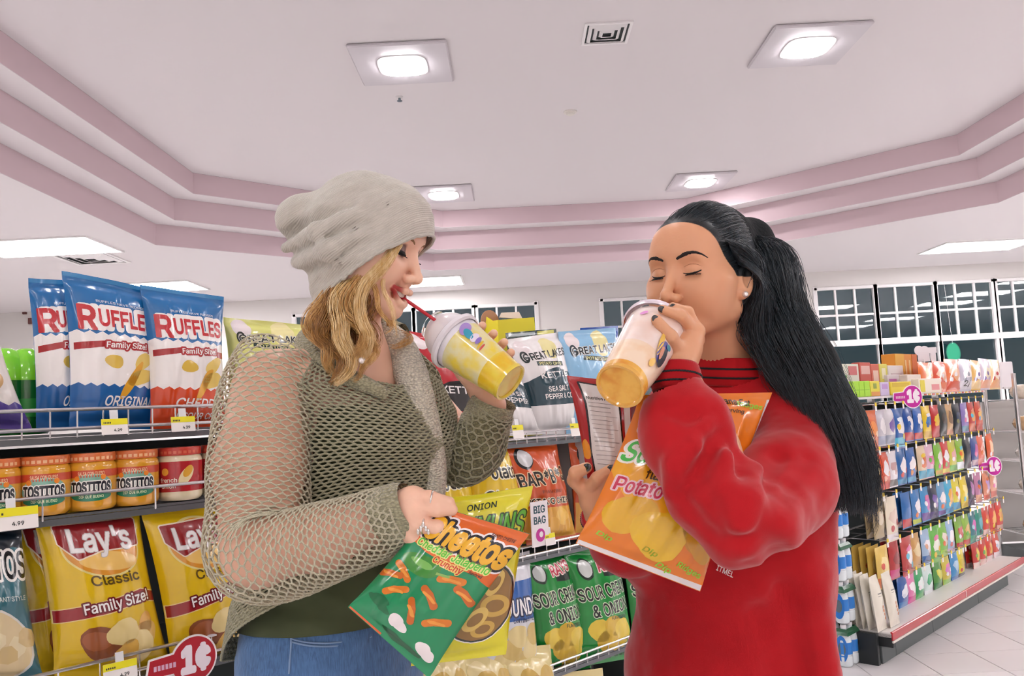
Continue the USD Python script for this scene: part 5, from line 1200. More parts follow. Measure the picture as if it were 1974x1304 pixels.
def ringtube(c, axis, r, t, n=28):
    axis = np.asarray(axis, float) / np.linalg.norm(axis)
    x = np.cross(axis, [0.2, 0.9, 0.4]); x /= np.linalg.norm(x); y = np.cross(axis, x)
    a = np.linspace(0, 2 * np.pi, n)
    return tube(np.asarray(c) + r * (np.cos(a)[:, None] * x + np.sin(a)[:, None] * y), t, 8, cap=False)
def net(surf, nu, nv, r, wob=0.12, seed=0):
    """open honeycomb knitting on a surface surf(u, v) -> points; u wraps round"""
    rng = np.random.default_rng(seed)
    jit = rng.normal(0, 0.06, (nv + 1, nu, 2))
    def node(j, i):
        ii = np.mod(i, nu)
        z = np.where((ii + j) % 2 == 0, 0.24, -0.24)
        return (i + jit[j, ii, 0]) / nu, np.clip((j + z * (j > 0) * (j < nv) + jit[j, ii, 1] * (j > 0) * (j < nv)) / nv, 0, 1)
    A, B = [], []
    jj, ii = np.meshgrid(np.arange(nv + 1), np.arange(nu), indexing="ij"); jj, ii = jj.ravel(), ii.ravel()
    A.append(np.stack(node(jj, ii), 1)); B.append(np.stack(node(jj, ii + 1), 1))
    k = ((ii + jj) % 2 == 0) & (jj < nv)
    A.append(np.stack(node(jj[k], ii[k]), 1)); B.append(np.stack(node(jj[k] + 1, ii[k]), 1))
    A, B = np.vstack(A), np.vstack(B)
    pa, pb = surf(A[:, 0], A[:, 1]), surf(B[:, 0], B[:, 1])
    mid = surf((A[:, 0] + B[:, 0]) / 2, (A[:, 1] + B[:, 1]) / 2)
    d = pb - pa; L = np.linalg.norm(d, axis=1, keepdims=True) + 1e-9; d = d / L
    x = np.cross(d, np.where(np.abs(d[:, 2:]) < 0.9, [0, 0, 1.0], [1.0, 0, 0])); x /= np.linalg.norm(x, axis=1, keepdims=True); y = np.cross(d, x)
    sides = 5; an = np.arange(sides) * 2 * np.pi / sides
    e = d * r * 0.6
    V = []
    for c, rr in ((pa - e, r * 1.25), (mid, r * 0.8), (pb + e, r * 1.25)):
        V.append(c[:, None] + rr * (np.cos(an)[None, :, None] * x[:, None] + np.sin(an)[None, :, None] * y[:, None]))
    V = np.stack(V, 1)                                    # seg, 3, sides, 3
    n = len(V); base = (np.arange(n) * 3 * sides)[:, None, None]
    i, j = np.meshgrid(np.arange(2), np.arange(sides), indexing="ij")
    q = np.stack([i * sides + j, i * sides + (j + 1) % sides, (i + 1) * sides + (j + 1) % sides, (i + 1) * sides + j], -1).reshape(1, -1, 4) + base
    q = q.reshape(-1, 4)
    return V.reshape(-1, 3), np.vstack([q[:, [0, 1, 2]], q[:, [0, 2, 3]]])
def path_surface(pts, rad, squash=None, updir=UP, fold=0.0, seed=0):
    """surface of a sleeve: u round, v along"""
    pts = np.asarray(pts, float); d = np.r_[0, np.cumsum(np.linalg.norm(np.diff(pts, axis=0), axis=1))]; d /= d[-1]
    cs, rs = CubicSpline(d, pts), np.asarray(rad, float)
    def f(u, v):
        c = cs(v); t = cs(v, 1); t /= np.linalg.norm(t, axis=1, keepdims=True)
        x = np.cross(t, np.array([0.25, 0.95, 0.1])); x /= np.linalg.norm(x, axis=1, keepdims=True); y = np.cross(t, x)
        r = np.interp(v, d, rs); a = 2 * np.pi * u
        if fold: r = r * (1 + fold * (meshkit.noise(np.stack([np.cos(a) * 1.5 + seed, np.sin(a) * 1.5, v * 9], 1), seed) - 0.5))
        return c + r[:, None] * (np.cos(a)[:, None] * x + np.sin(a)[:, None] * y)
    return f
def grid_of(surf, nu, nv, v0=0.0, v1=1.0):
    u, v = np.meshgrid(np.linspace(0, 1, nu, endpoint=False), np.linspace(v0, v1, nv))
    return loft(surf(u.ravel(), v.ravel()).reshape(nv, nu, 3))

# ================================================================== the blonde woman
def build_blonde():
    rng = np.random.default_rng(11)
    hd_tip = at(813, 541, 1.455)
    H1 = Head((0, 0, 0), (0.975, -0.225), pitch=-0.30, roll=0.0, s=1.02)
    H1.O = hd_tip - 1.02 * H1.M @ np.array([0, 0.117, -0.0445])
    base = np.array([-0.30, 1.56, 0.0])
    P1 = thing("person", "blonde woman in a grey slouchy beanie and olive net sweater, holding two chip bags", "person", base)
    b = Body(); H1.face(b, smile=1.0, openm=0.012, ez=-0.006)
    nb = at(684, 712, 1.53)
    b.add(cap(H1.w((0, -0.022, -0.062)), nb, 0.051, 0.056), 0.03)
    R = frame((0.75, -0.66))
    C1, C2, C3 = at(690, 850, 1.58), at(662, 1060, 1.58), at(640, 1285, 1.58)
    torso = [ell(C1, (0.155, 0.105, 0.20), R), ell(C2, (0.140, 0.110, 0.18), R), ell(C3, (0.172, 0.125, 0.15), R),
             cap(at(560, 745, 1.47), at(775, 735, 1.68), 0.055)]
    bust = [ell(C1 + R @ np.array([s * 0.072, 0.078, 0.00]), (0.068, 0.062, 0.068), R) for s in (-1, 1)]
    b.add(torso, 0.06).add(bust, 0.03)
    shR, elR, wrR = at(525, 752, 1.46), at(497, 1062, 1.345), at(778, 984, 1.262)
    b.add(chain([shR, at(500, 900, 1.40), elR], [0.070, 0.071, 0.058]), 0.03)
    b.add(chain([elR, at(620, 1040, 1.30), wrR], [0.052, 0.046, 0.028]), 0.02)
    shL, elL, wrL = at(780, 745, 1.70), at(893, 862, 1.62), at(945, 782, 1.545)
    b.add(chain([shL, elL, wrL], [0.055, 0.042, 0.028]), 0.02)
    # right hand: a fist that pinches the two bags' corners between thumb and first finger
    b.add(chain([wrR, at(796, 986, 1.252)], [0.027, 0.030]), 0.01)
    b.add([cap(at(796, 966, 1.252), at(792, 1022, 1.252), 0.022, 0.020), cap(at(806, 985, 1.245), at(803, 1035, 1.248), 0.014)], 0.012)
    b.add(chain([at(803, 978, 1.240), at(845, 983, 1.233), at(872, 984, 1.238)], [0.0125, 0.0105, 0.0085]), 0.005)
    b.add(chain([at(800, 1012, 1.238), at(846, 1019, 1.232), at(848, 1016, 1.258), at(818, 1010, 1.268)], [0.0125, 0.0115, 0.0105, 0.009]), 0.004)
    b.add(chain([at(800, 1040, 1.243), at(838, 1046, 1.240), at(840, 1042, 1.264), at(815, 1036, 1.272)], [0.011, 0.0095, 0.009, 0.008]), 0.004)
    b.add(chain([at(798, 1058, 1.255), at(824, 1063, 1.258), at(826, 1058, 1.276), at(808, 1052, 1.282)], [0.0095, 0.0085, 0.008, 0.007]), 0.004)
    b.add(chain([at(793, 963, 1.248), at(828, 962, 1.236), at(866, 969, 1.238)], [0.0145, 0.0115, 0.0085]), 0.006)
    # left hand: wrapped round the far side of the cup
    b.add(chain([wrL, at(928, 752, 1.555)], [0.027, 0.026]), 0.01)
    b.add([cap(at(930, 745, 1.560), at(905, 728, 1.555), 0.022, 0.019), cap(at(935, 742, 1.565), at(950, 712, 1.578), 0.019, 0.015)], 0.012)
    for k, (m0, m1, t0) in enumerate([((915, 712), (912, 652), (930, 628)), ((930, 715), (934, 662), (952, 643)), ((945, 720), (955, 678), (972, 660)), ((956, 730), (970, 697), (985, 680))]):
        b.add(chain([at(*m0, 1.585), at(*m1, 1.580), at(*t0, 1.535)], [0.0105, 0.0095, 0.0078]), 0.004)
    b.add(chain([at(918, 742, 1.545), at(893, 722, 1.525), at(873, 703, 1.505)], [0.0165, 0.0125, 0.0095]), 0.006)
    hipR, hipL = C3 + R @ np.array([0.085, 0, -0.06]), C3 + R @ np.array([-0.085, 0, -0.06])
    legs(b, hipR, hipL, R, 0.088)
    hl, hh = H1.O - 0.20, H1.O + 0.2
    hR, hL = at(815, 1010, 1.25), at(930, 705, 1.55)
    v, f = regional(b, [(hl, hh, 0.0018), (hR - 0.085, hR + 0.085, 0.0023), (hL - 0.09, hL + 0.09, 0.0024), ((-0.75, 1.1, -0.02), (0.2, 2.05, 1.62), 0.0065)])
    v = relax(v, f, 1)
    pr = put("body", (v, f), SKIN1, P1, smooth=True)
    lf = lipfn(H1)
    near = lambda p, r: (lambda q: np.linalg.norm(q - p, axis=1) - r)
    paint_skin(pr, v, "edbda2", [(near(H1.w((0.045, 0.06, -0.032)), 0.0), "dd9880", 0.030), (near(H1.w((-0.045, 0.06, -0.032)), 0.0), "dd9880", 0.030),
                                  (near(H1.w((0.034, 0.085, -0.004)), 0.0), "6e4640", 0.015), (near(H1.w((-0.034, 0.085, -0.004)), 0.0), "6e4640", 0.015), (lf, "a3302f", 0.0060)])
    # teeth, lashes, brows
    up, lo = H1.lips
    tc = [H1.w((x, 0.0865 - 9.0 * x * x, -0.0752 + 0.0004)) for x in np.linspace(-0.022, 0.022, 11)]
    for k in range(10):
        c = (tc[k] + tc[k + 1]) / 2
        vv, ff = bevelbox((0.0042, 0.004, 0.0095), 0.0014)
        put("tooth", (c + vv @ H1.M.T - H1.M[:, 2] * 0.002, ff), mat("efe6dc", 0.2, coat=0.5), P1, smooth=40)
    put("tongue", ell_mesh(H1.w((0, 0.064, -0.095)), (0.018, 0.022, 0.008), H1.M), mat("b04a50", 0.4), P1, smooth=True)
    BR, LA = mat("8a6444", 0.8), mat("141012", 0.7)
    for s in (1, -1):
        H1.strip(b, "eyebrow", [(s * .016, .0125), (s * .034, .0180), (s * .054, .0105)], [.0012, .0026, .0024, .0008], BR, P1)
        H1.strip(b, "eyelid_line", [(s * .018, -.0105), (s * .027, -.0085), (s * .038, -.0085), (s * .052, -.0050)], [.0012, .0036, .0042, .0012], LA, P1, lift=0.0010)
        S, Wd = [], []
        for x in np.linspace(0.021, 0.049, 22):
            p0 = H1.front(b, [s * x], [-.010])[0]; p0[1] -= 0.001
            S.append(np.array([H1.w(p0), H1.w(p0 + (s * 0.001, 0.005, -0.0035)), H1.w(p0 + (s * 0.003, 0.009, -0.004))])); Wd.append(np.array([0.0010, 0.0008, 0.0003]))
        curves("eyelashes", S, Wd, LA, P1)
    # tank top and jeans
    t = Body().add([ell(C1, (0.163, 0.113, 0.19), R), ell(C2, (0.150, 0.120, 0.20), R), ell(C3 + UP * 0.05, (0.192, 0.146, 0.13), R)], 0.06).add([ell(C1 + R @ np.array([s * 0.072, 0.078, 0.0]), (0.074, 0.070, 0.076), R) for s in (-1, 1)], 0.03)
    vt, ft = t.mesh((-0.75, 1.2, 0.85), (0.2, 2.0, 1.40), 0.006)
    c = vt[ft].mean(1); front = (c - C1) @ R[:, 1]
    vt, ft = compact(vt, ft[(c[:, 2] < at(690, 752, 1.58)[2] - 0.03 * (front > 0.03))])
    fo = fnoise(vt * [1, 1, 2.2], 0.06, 5)[:, None]; vt = relax(vt, ft, 2) + normals(vt, ft) * fo * 0.012
    vt, ft = plane_cut(vt, ft, at(690, 1203, 1.5), (0.02, 0.0, 1))
    put("tank_top", (vt, ft), cloth_mat("olive_jersey", "4a5138", 1500, 0.15), P1, smooth=True)
    j = Body().add([ell(C3, (0.184, 0.136, 0.15), R), ell(C3 + UP * 0.10, (0.162, 0.128, 0.10), R)], 0.05); legs(j, hipR, hipL, R, 0.100, feet=False)
    vj, fj = j.mesh((-0.75, 1.2, 0.05), (0.2, 2.05, 1.02), 0.0075)
    c = vj[fj].mean(1); zw = at(640, 1192, 1.5)[2]
    vj, fj = plane_cut(*plane_cut(vj, fj, (0, 0, zw - 0.002), (0, 0, -1)), (0, 0, 0.07), (0, 0, 1))
    vj = relax(vj, fj, 2) + normals(vj, fj) * (fnoise(vj * [1, 1, 1.7], 0.05, 8)[:, None] * 0.010)
    cd = lin("44668f")
    denim = usdkit.material(stage, "/World/Looks/denim", {"tc": ("texture_coordinate", {}), "m": ("mapping", {"scale": (1.0, 1.0, 0.12)}), "n": ("noise_texture", {"scale": 420.0, "detail": 3.0}), "n2": ("noise_texture", {"scale": 9.0, "detail": 4.0}),
        "x": ("mix_color", {"fac": 0.5}), "r": ("rgb_ramp", {"ramp": [(0.36, tuple(k * 0.55 for k in cd)), (0.62, tuple(min(1, k * 1.5) for k in cd))]}), "b": ("bump", {"strength": 0.35, "distance": 0.002}), "p": ("principled_bsdf", {"roughness": 0.85, "sheen_weight": 0.2})},
        [("tc.object", "m.vector"), ("m.vector", "n.vector"), ("tc.object", "n2.vector"), ("n.color", "x.a"), ("n2.color", "x.b"), ("x.result", "r.fac"), ("r.color", "p.base_color"), ("n.fac", "b.height"), ("b.normal", "p.normal")], surface="p.BSDF")
    jn = put("jeans", (vj, fj), denim, P1, smooth=True)
    def on(body, px, py, off=0.001):
        d = ray(px, py); d = d / np.linalg.norm(d); tt = np.linspace(1.0, 2.2, 400)
        val = body(CO + d * tt[:, None]); k = np.argmax(val < 0); return CO + d * (tt[k] - off)
    SEAM = mat("7d97b8", 0.8)
    for pts in ([(556, 1196), (561, 1225), (560, 1260), (557, 1300)], [(562, 1232), (600, 1240), (660, 1238), (712, 1222), (722, 1212)], [(562, 1238), (602, 1246), (662, 1244), (716, 1228)]):
        q_ = spline([on(j, *p) for p in pts], 30); put("seam", tube(q_, 0.0017, 6), SEAM, jn, smooth=True)
    shoes(R, (hipR, hipL), mat("d8d4d0", 0.6), mat("f0eeea", 0.6), P1)
    # sweater: open net over arm and body, dense collar, cuffs and hem
    YARN = knit_mat("olive_yarn", "a8a486", 600.0, 0.12, 0.5)
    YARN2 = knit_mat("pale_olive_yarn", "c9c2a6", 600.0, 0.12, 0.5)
    DENSE = knit_mat("dense_olive_knit", "a39e80", 190.0, 0.28, 1.0)
    sw = put("sweater", net(path_surface([at(540, 716, 1.49), at(512, 790, 1.44), at(500, 900, 1.40), at(495, 1000, 1.37), at(500, 1062, 1.342), at(560, 1066, 1.318), at(650, 1040, 1.29), at(730, 1008, 1.27), at(775, 990, 1.262)],
                                         [0.082, 0.084, 0.084, 0.082, 0.078, 0.069, 0.060, 0.052, 0.044], fold=0.10, seed=3), 50, 76, 0.0017, seed=2), YARN2, P1, smooth=True, label="pale loose net sleeve")
    zs = np.array([at(690, y, 1.56)[2] for y in (672, 700, 742, 800, 860, 950, 1050, 1150, 1300)])
    cen = np.array([at(x, y, Y) for x, y, Y in ((684, 672, 1.55), (684, 700, 1.55), (686, 742, 1.57), (692, 800, 1.58), (694, 860, 1.58), (682, 950, 1.58), (662, 1050, 1.58), (640, 1150, 1.58), (630, 1300, 1.58))])
    ra = np.array([0.088, 0.120, 0.190, 0.190, 0.186, 0.178, 0.180, 0.190, 0.200]); rb = np.array([0.085, 0.095, 0.118, 0.168, 0.190, 0.168, 0.155, 0.158, 0.150])
    def hem(u):                                            # u = 0 at her right side, 0.25 at her back, 0.75 at her front
        return np.interp(np.mod(u, 1), [0, 0.08, 0.16, 0.27, 0.36, 0.5, 0.62, 0.75, 0.86, 0.93, 1.0], [at(640, y, 1.5)[2] for y in (1190, 1262, 1288, 1284, 1250, 1180, 1120, 1078, 1098, 1142, 1190)])
    def top(u): return np.interp(np.mod(u, 1), [0, 0.25, 0.5, 0.62, 0.75, 0.88, 1.0], [at(690, y, 1.55)[2] for y in (685, 668, 690, 720, 752, 722, 685)])
    def trunk(u, v):
        z = top(u) * (1 - v) + hem(u) * v
        c = np.stack([np.interp(z, zs[::-1], cen[::-1, k]) for k in range(3)], 1); c[:, 2] = z
        A, Bq = np.interp(z, zs[::-1], ra[::-1]), np.interp(z, zs[::-1], rb[::-1]); a = 2 * np.pi * u
        fl = 1 + 0.06 * (meshkit.noise(np.stack([np.cos(a) * 2.2, np.sin(a) * 2.2, z * 6], 1), 4) - 0.5) + np.clip(v - 0.8, 0, 1) * 0.5 * (meshkit.noise(np.stack([np.cos(a) * 3, np.sin(a) * 3, z * 3], 1), 9) - 0.4)
        return c + (A * np.cos(a) * fl)[:, None] * R[:, 0] - (Bq * np.sin(a) * fl)[:, None] * R[:, 1]
    put("trunk_net", net(trunk, 140, 62, 0.0023, seed=3), YARN, sw, smooth=True)
    hg = grid_of(trunk, 120, 8, 0.93, 1.0); put("hem", hg, DENSE, sw, smooth=True)
    put("cuff", grid_of(path_surface([at(738, 1004, 1.268), at(765, 990, 1.263), at(792, 977, 1.258)], [0.0475, 0.046, 0.0395], fold=0.15, seed=6), 60, 14), DENSE, sw, smooth=True)
    armL = path_surface([at(772, 725, 1.70), at(830, 820, 1.67), at(885, 878, 1.62), at(915, 868, 1.585), at(935, 820, 1.560), at(950, 785, 1.548)], [0.060, 0.056, 0.055, 0.054, 0.047, 0.041], fold=0.25, seed=8)
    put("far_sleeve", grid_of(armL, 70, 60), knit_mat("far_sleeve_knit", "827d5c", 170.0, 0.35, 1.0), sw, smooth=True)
    put("far_sleeve_net", net(path_surface([at(772, 725, 1.70), at(830, 820, 1.67), at(885, 878, 1.62), at(915, 868, 1.585), at(935, 820, 1.560), at(950, 785, 1.548)], [0.062, 0.058, 0.057, 0.056, 0.049, 0.043], fold=0.25, seed=8), 34, 34, 0.0018, seed=5), YARN, sw, smooth=True)
    put("far_cuff", grid_of(path_surface([at(930, 825, 1.562), at(944, 795, 1.552), at(953, 772, 1.545)], [0.046, 0.0445, 0.0405], fold=0.2, seed=9), 60, 12), DENSE, sw, smooth=True)
    lapel = [at(742, 640, 1.60), at(765, 662, 1.565), at(788, 712, 1.535), at(808, 775, 1.51), at(826, 850, 1.50), at(838, 920, 1.505), at(832, 985, 1.515)]
    put("collar", grid_of(path_surface(lapel, [0.02, 0.029, 0.031, 0.029, 0.026, 0.022, 0.018], fold=0.25, seed=4), 60, 60), knit_mat("pale_collar_knit", "d6cfbd", 200.0, 0.25, 1.0), sw, smooth=True)
    neckband = [at(775, 640, 1.63), at(700, 628, 1.66), at(620, 640, 1.60), at(592, 668, 1.52), at(620, 700, 1.46), at(660, 722, 1.435), at(705, 742, 1.43), at(745, 762, 1.44)]
    put("neckband", grid_of(path_surface(neckband, [0.016, 0.018, 0.022, 0.024, 0.019, 0.016, 0.014, 0.010], fold=0.2, seed=5), 36, 70), DENSE, sw, smooth=True)
    # beanie
    ht = Body()
    E = lambda px, py, Y: at(px, py, Y)
    ht.add(H1.ell((0, -0.010, 0.026), (0.093, 0.103, 0.086)), 0.01)
    ht.add(H1.ell((0, 0.010, 0.038), (0.084, 0.082, 0.068)), 0.01)
    ht.add(H1.ell((0, 0.008, 0.004), (0.086, 0.082, 0.080)), 0.01)
    ht.add(H1.ell((0, -0.030, 0.000), (0.096, 0.088, 0.090)), 0.01)
    for s_ in (-1, 1): ht.add(H1.ell((s_ * 0.077, -0.006, -0.012), (0.027, 0.040, 0.048)), 0.03)
    ht.add((lambda p: b(p.reshape(-1, 3)).reshape(p.shape[:-1]) - 0.0125, H1.O, 0.15), 0.006)
    ht.add(cap(E(715, 440, 1.49), E(640, 436, 1.50), 0.076, 0.062), 0.015)
    ht.add(cap(E(695, 422, 1.50), E(585, 426, 1.50), 0.058, 0.050), 0.012)
    ht.add(cap(E(690, 460, 1.49), E(600, 468, 1.49), 0.076, 0.038), 0.010)
    ht.add(cap(E(690, 490, 1.49), E(618, 506, 1.49), 0.082, 0.036), 0.010)
    ht.add(cap(E(690, 515, 1.485), E(645, 540, 1.49), 0.088, 0.046), 0.012)
    def crease(pts, r, sink):
        P_ = []
        for p in pts:
            d = ray(*p); d = d / np.linalg.norm(d); tt = np.linspace(1.2, 1.8, 500); val = ht(CO + d * tt[:, None]); i = np.argmax(val < 0) if (val < 0).any() else int(np.argmin(val)); P_.append(CO + d * (tt[i] + sink))
        return [cap(P_[i], P_[i + 1], r[i], r[i + 1]) for i in range(len(P_) - 1)]
    cuts = crease([(538, 466), (572, 448), (620, 418), (675, 398)], [0.014, 0.012, 0.009, 0.002], 0.000) + crease([(556, 490), (600, 474), (650, 448), (705, 428)], [0.010, 0.010, 0.008, 0.002], 0.000)
    cuts += crease([(578, 528), (622, 510), (680, 478), (730, 460)], [0.009, 0.004, 0.002, 0.001], -0.002) + crease([(600, 552), (640, 535), (680, 512)], [0.002, 0.002, 0.001], -0.004)
    swell = crease([(550, 478), (610, 446), (680, 412)], [0.008, 0.009, 0.003], 0.002) + crease([(570, 508), (630, 482), (700, 448)], [0.008, 0.009, 0.003], 0.002)
    ht.cut(cuts, 0.018); ht.add(swell, 0.02)
    A_, B_ = E(815, 458, 1.44), E(630, 566, 1.44)
    dd = B_ - A_; nrm = np.cross(dd, np.array([0.06, 1.0, 0.02])); nrm /= np.linalg.norm(nrm); nrm *= np.sign(nrm[2])
    vh, fh = ht.mesh(H1.O - (0.26, 0.16, 0.12), H1.O + (0.16, 0.16, 0.22), 0.0026)
    vh = relax(vh, fh, 3)
    c = vh[fh].mean(1); vh, fh = compact(vh, fh[(c - A_) @ nrm > 0])
    nn = normals(vh, fh)
    al = (vh - A_) @ (dd / np.linalg.norm(dd))
    vh = vh + nn * (fnoise(np.stack([al * 0.5, vh[:, 1] * 0.6, (vh @ nrm)], 1), 0.02, 3)[:, None] * 0.006)
    cb = lin("bdb7ab")
    KN = usdkit.material(stage, "/World/Looks/beanie_knit", {"tc": ("texture_coordinate", {}), "m": ("mapping", {"rotation": (0.0, 0.55, 0.0)}), "w": ("wave_texture", {"scale": 95.0, "bands_direction": "z", "distortion": 1.2, "detail": 2.0, "detail_scale": 3.0}), "n2": ("noise_texture", {"scale": 60.0, "detail": 3.0}),
        "r": ("rgb_ramp", {"ramp": [(0.3, tuple(x * 0.93 for x in cb)), (0.7, tuple(min(1, x * 1.06) for x in cb))]}), "b": ("bump", {"strength": 0.35, "distance": 0.003}), "p": ("principled_bsdf", {"roughness": 0.9, "sheen_weight": 0.4, "specular_ior_level": 0.2})},
        [("tc.object", "m.vector"), ("m.vector", "w.vector"), ("tc.object", "n2.vector"), ("n2.fac", "r.fac"), ("r.color", "p.base_color"), ("w.fac", "b.height"), ("b.normal", "p.normal")], surface="p.BSDF")
    bn = put("beanie", (vh, fh), KN, P1, smooth=True)
    eg = trimesh.Trimesh(vh, fh, process=False); path = eg.outline()
    pts = max((path.discrete[k] if hasattr(path, "discrete") else [] for k in range(len(path.discrete))), key=len)
    pts = np.asarray(pts); pts = pts[::4]
    put("rolled_edge", tube(np.vstack([pts, pts[:1]]), 0.0035, 8, cap=False), KN, bn, smooth=True)
    for x, y in ((678, 436), (742, 392), (648, 505)):
        for i in range(4):
            p = [on(ht, x + 5 * k - 5 + 3 * i, y - 3.2 * k + 3 + 3.4 * i - 4, 0.0012) for k in range(3)]
            put("pulled_thread", tube(p, [0.0003, 0.0009, 0.0003], 6), mat(("6f6860", "a29a90")[i % 2], 0.9), bn)
    # hair
    G = []
    def lock(pts, n, sp, curl=0.0, ph=0.0):
        p = spline([at(*q_) for q_ in pts], 26)
        if curl:
            t_ = np.linspace(0, 1, 26); am = curl * np.clip(t_ * 2.2, 0, 1)
            p = p + (am * np.sin(t_ * 13 + ph))[:, None] * CR + (am * np.cos(t_ * 13 + ph))[:, None] * CF
        G.append((p, n, sp))
    for s, Y in ((0, 1.425), (0.5, 1.41)):
        lock([(770, 470, Y + .002), (752, 494, Y - .012), (734, 520, Y - .014), (712, 545, Y - .01), (690, 585, Y - .012), (698, 625, Y - .015), (714, 650, Y - .015), (708, 685, Y - .01), (690, 720, Y)], 150, [0.008, 0.011, 0.011, 0.009, 0.004], 0.004, s)
    lock([(742, 500, 1.43), (739, 520, 1.415), (741, 555, 1.41), (750, 590, 1.41), (762, 620, 1.415), (768, 640, 1.42), (752, 655, 1.42)], 26, [0.004, 0.004, 0.004, 0.002], 0.003)
    lock([(727, 508, 1.43), (724, 525, 1.415), (722, 560, 1.405), (738, 600, 1.405), (752, 628, 1.41), (735, 645, 1.41)], 26, [0.004, 0.005, 0.004, 0.002], 0.004, 2)
    lock([(700, 535, 1.42), (676, 570, 1.41), (676, 612, 1.405), (700, 640, 1.40), (706, 668, 1.40), (682, 690, 1.40), (662, 712, 1.405)], 170, [0.014, 0.016, 0.014, 0.011, 0.006], 0.006, 1)
    lock([(675, 550, 1.425), (652, 590, 1.41), (655, 640, 1.405), (676, 675, 1.40), (668, 710, 1.40), (642, 745, 1.405)], 190, [0.016, 0.018, 0.015, 0.012, 0.005], 0.007, 3)
    lock([(655, 560, 1.43), (632, 600, 1.42), (628, 640, 1.415), (648, 680, 1.41), (658, 715, 1.41), (640, 750, 1.41)], 190, [0.016, 0.019, 0.016, 0.012, 0.005], 0.008, 5)
    lock([(638, 566, 1.45), (614, 600, 1.43), (606, 640, 1.43), (622, 670, 1.425), (640, 700, 1.42), (644, 738, 1.415)], 150, [0.015, 0.018, 0.016, 0.012, 0.005], 0.008, 0)
    for x0, Y in ((640, 1.47), (660, 1.46), (690, 1.45), (715, 1.44), (640, 1.52), (655, 1.56), (690, 1.60), (725, 1.60)):
        lock([(x0, 555, Y), (x0 - 14, 600, Y), (x0 - 8, 645, Y), (x0 + 6, 690, Y - .005)], 120, [0.020, 0.024, 0.020, 0.012], 0.007, x0)
    lock([(752, 600, 1.57), (765, 640, 1.56), (785, 655, 1.53), (770, 668, 1.50), (742, 664, 1.48)], 60, [0.006, 0.009, 0.008, 0.003], 0.004, 1)
    lock([(690, 640, 1.42), (720, 660, 1.41), (712, 700, 1.41), (672, 735, 1.415)], 60, [0.008, 0.008, 0.006, 0.003], 0.005, 2)
    tone = {0: "light", 1: "light", 2: "light", 3: "mid", 4: "mid", 5: "light", 6: "dark", 7: "mid"}
    for nm, m in (("light", hair_mat("blonde_hair_light", "dcb068", "fbe2b0")), ("mid", hair_mat("blonde_hair_mid", "b47f3e", "e8be7c")), ("dark", hair_mat("blonde_hair_dark", "7e5426", "b98546"))):
        g_ = [g for k, g in enumerate(G) if tone.get(k, "dark" if k < 16 else "mid") == nm]
        S, Wd = strands(rng, [g[0] for g in g_], [g[1] for g in g_], [g[2] for g in g_], 0.00085)
        curves("hair", S, Wd, m, P1)
    # rings, pearl
    SV = mat("d8d4d0", 0.2, metal=1.0, name="silver")
    put("finger_ring", ringtube(at(831, 962, 1.236), at(866, 969, 1.238) - at(828, 962, 1.236), 0.0118, 0.0016), SV, P1, smooth=True)
    r2 = put("finger_ring", ringtube(at(818, 1014, 1.236), at(846, 1019, 1.232) - at(800, 1012, 1.238), 0.0128, 0.0014), SV, P1, smooth=True)
    for k in range(5):
        p = at(806 + 5 * k, 1026 - (0, 6, 14, 6, 0)[k], 1.2225); put("ring_leaf", ell_mesh(p, (0.0022, 0.0014, 0.0045), np.eye(3)), SV, r2, smooth=True)
    put("pearl", ell_mesh(at(698, 695, 1.405), (0.006, 0.006, 0.006), np.eye(3)), mat("efe6e2", 0.15, coat=1.0), P1, smooth=True)
    return H1, b
def ell_mesh(c, r, R):
    m = trimesh.creation.icosphere(3, 1.0); return np.asarray(c) + (np.array(m.vertices) * np.asarray(r)) @ np.asarray(R).T, np.array(m.faces)
H1, BODY1 = build_blonde()
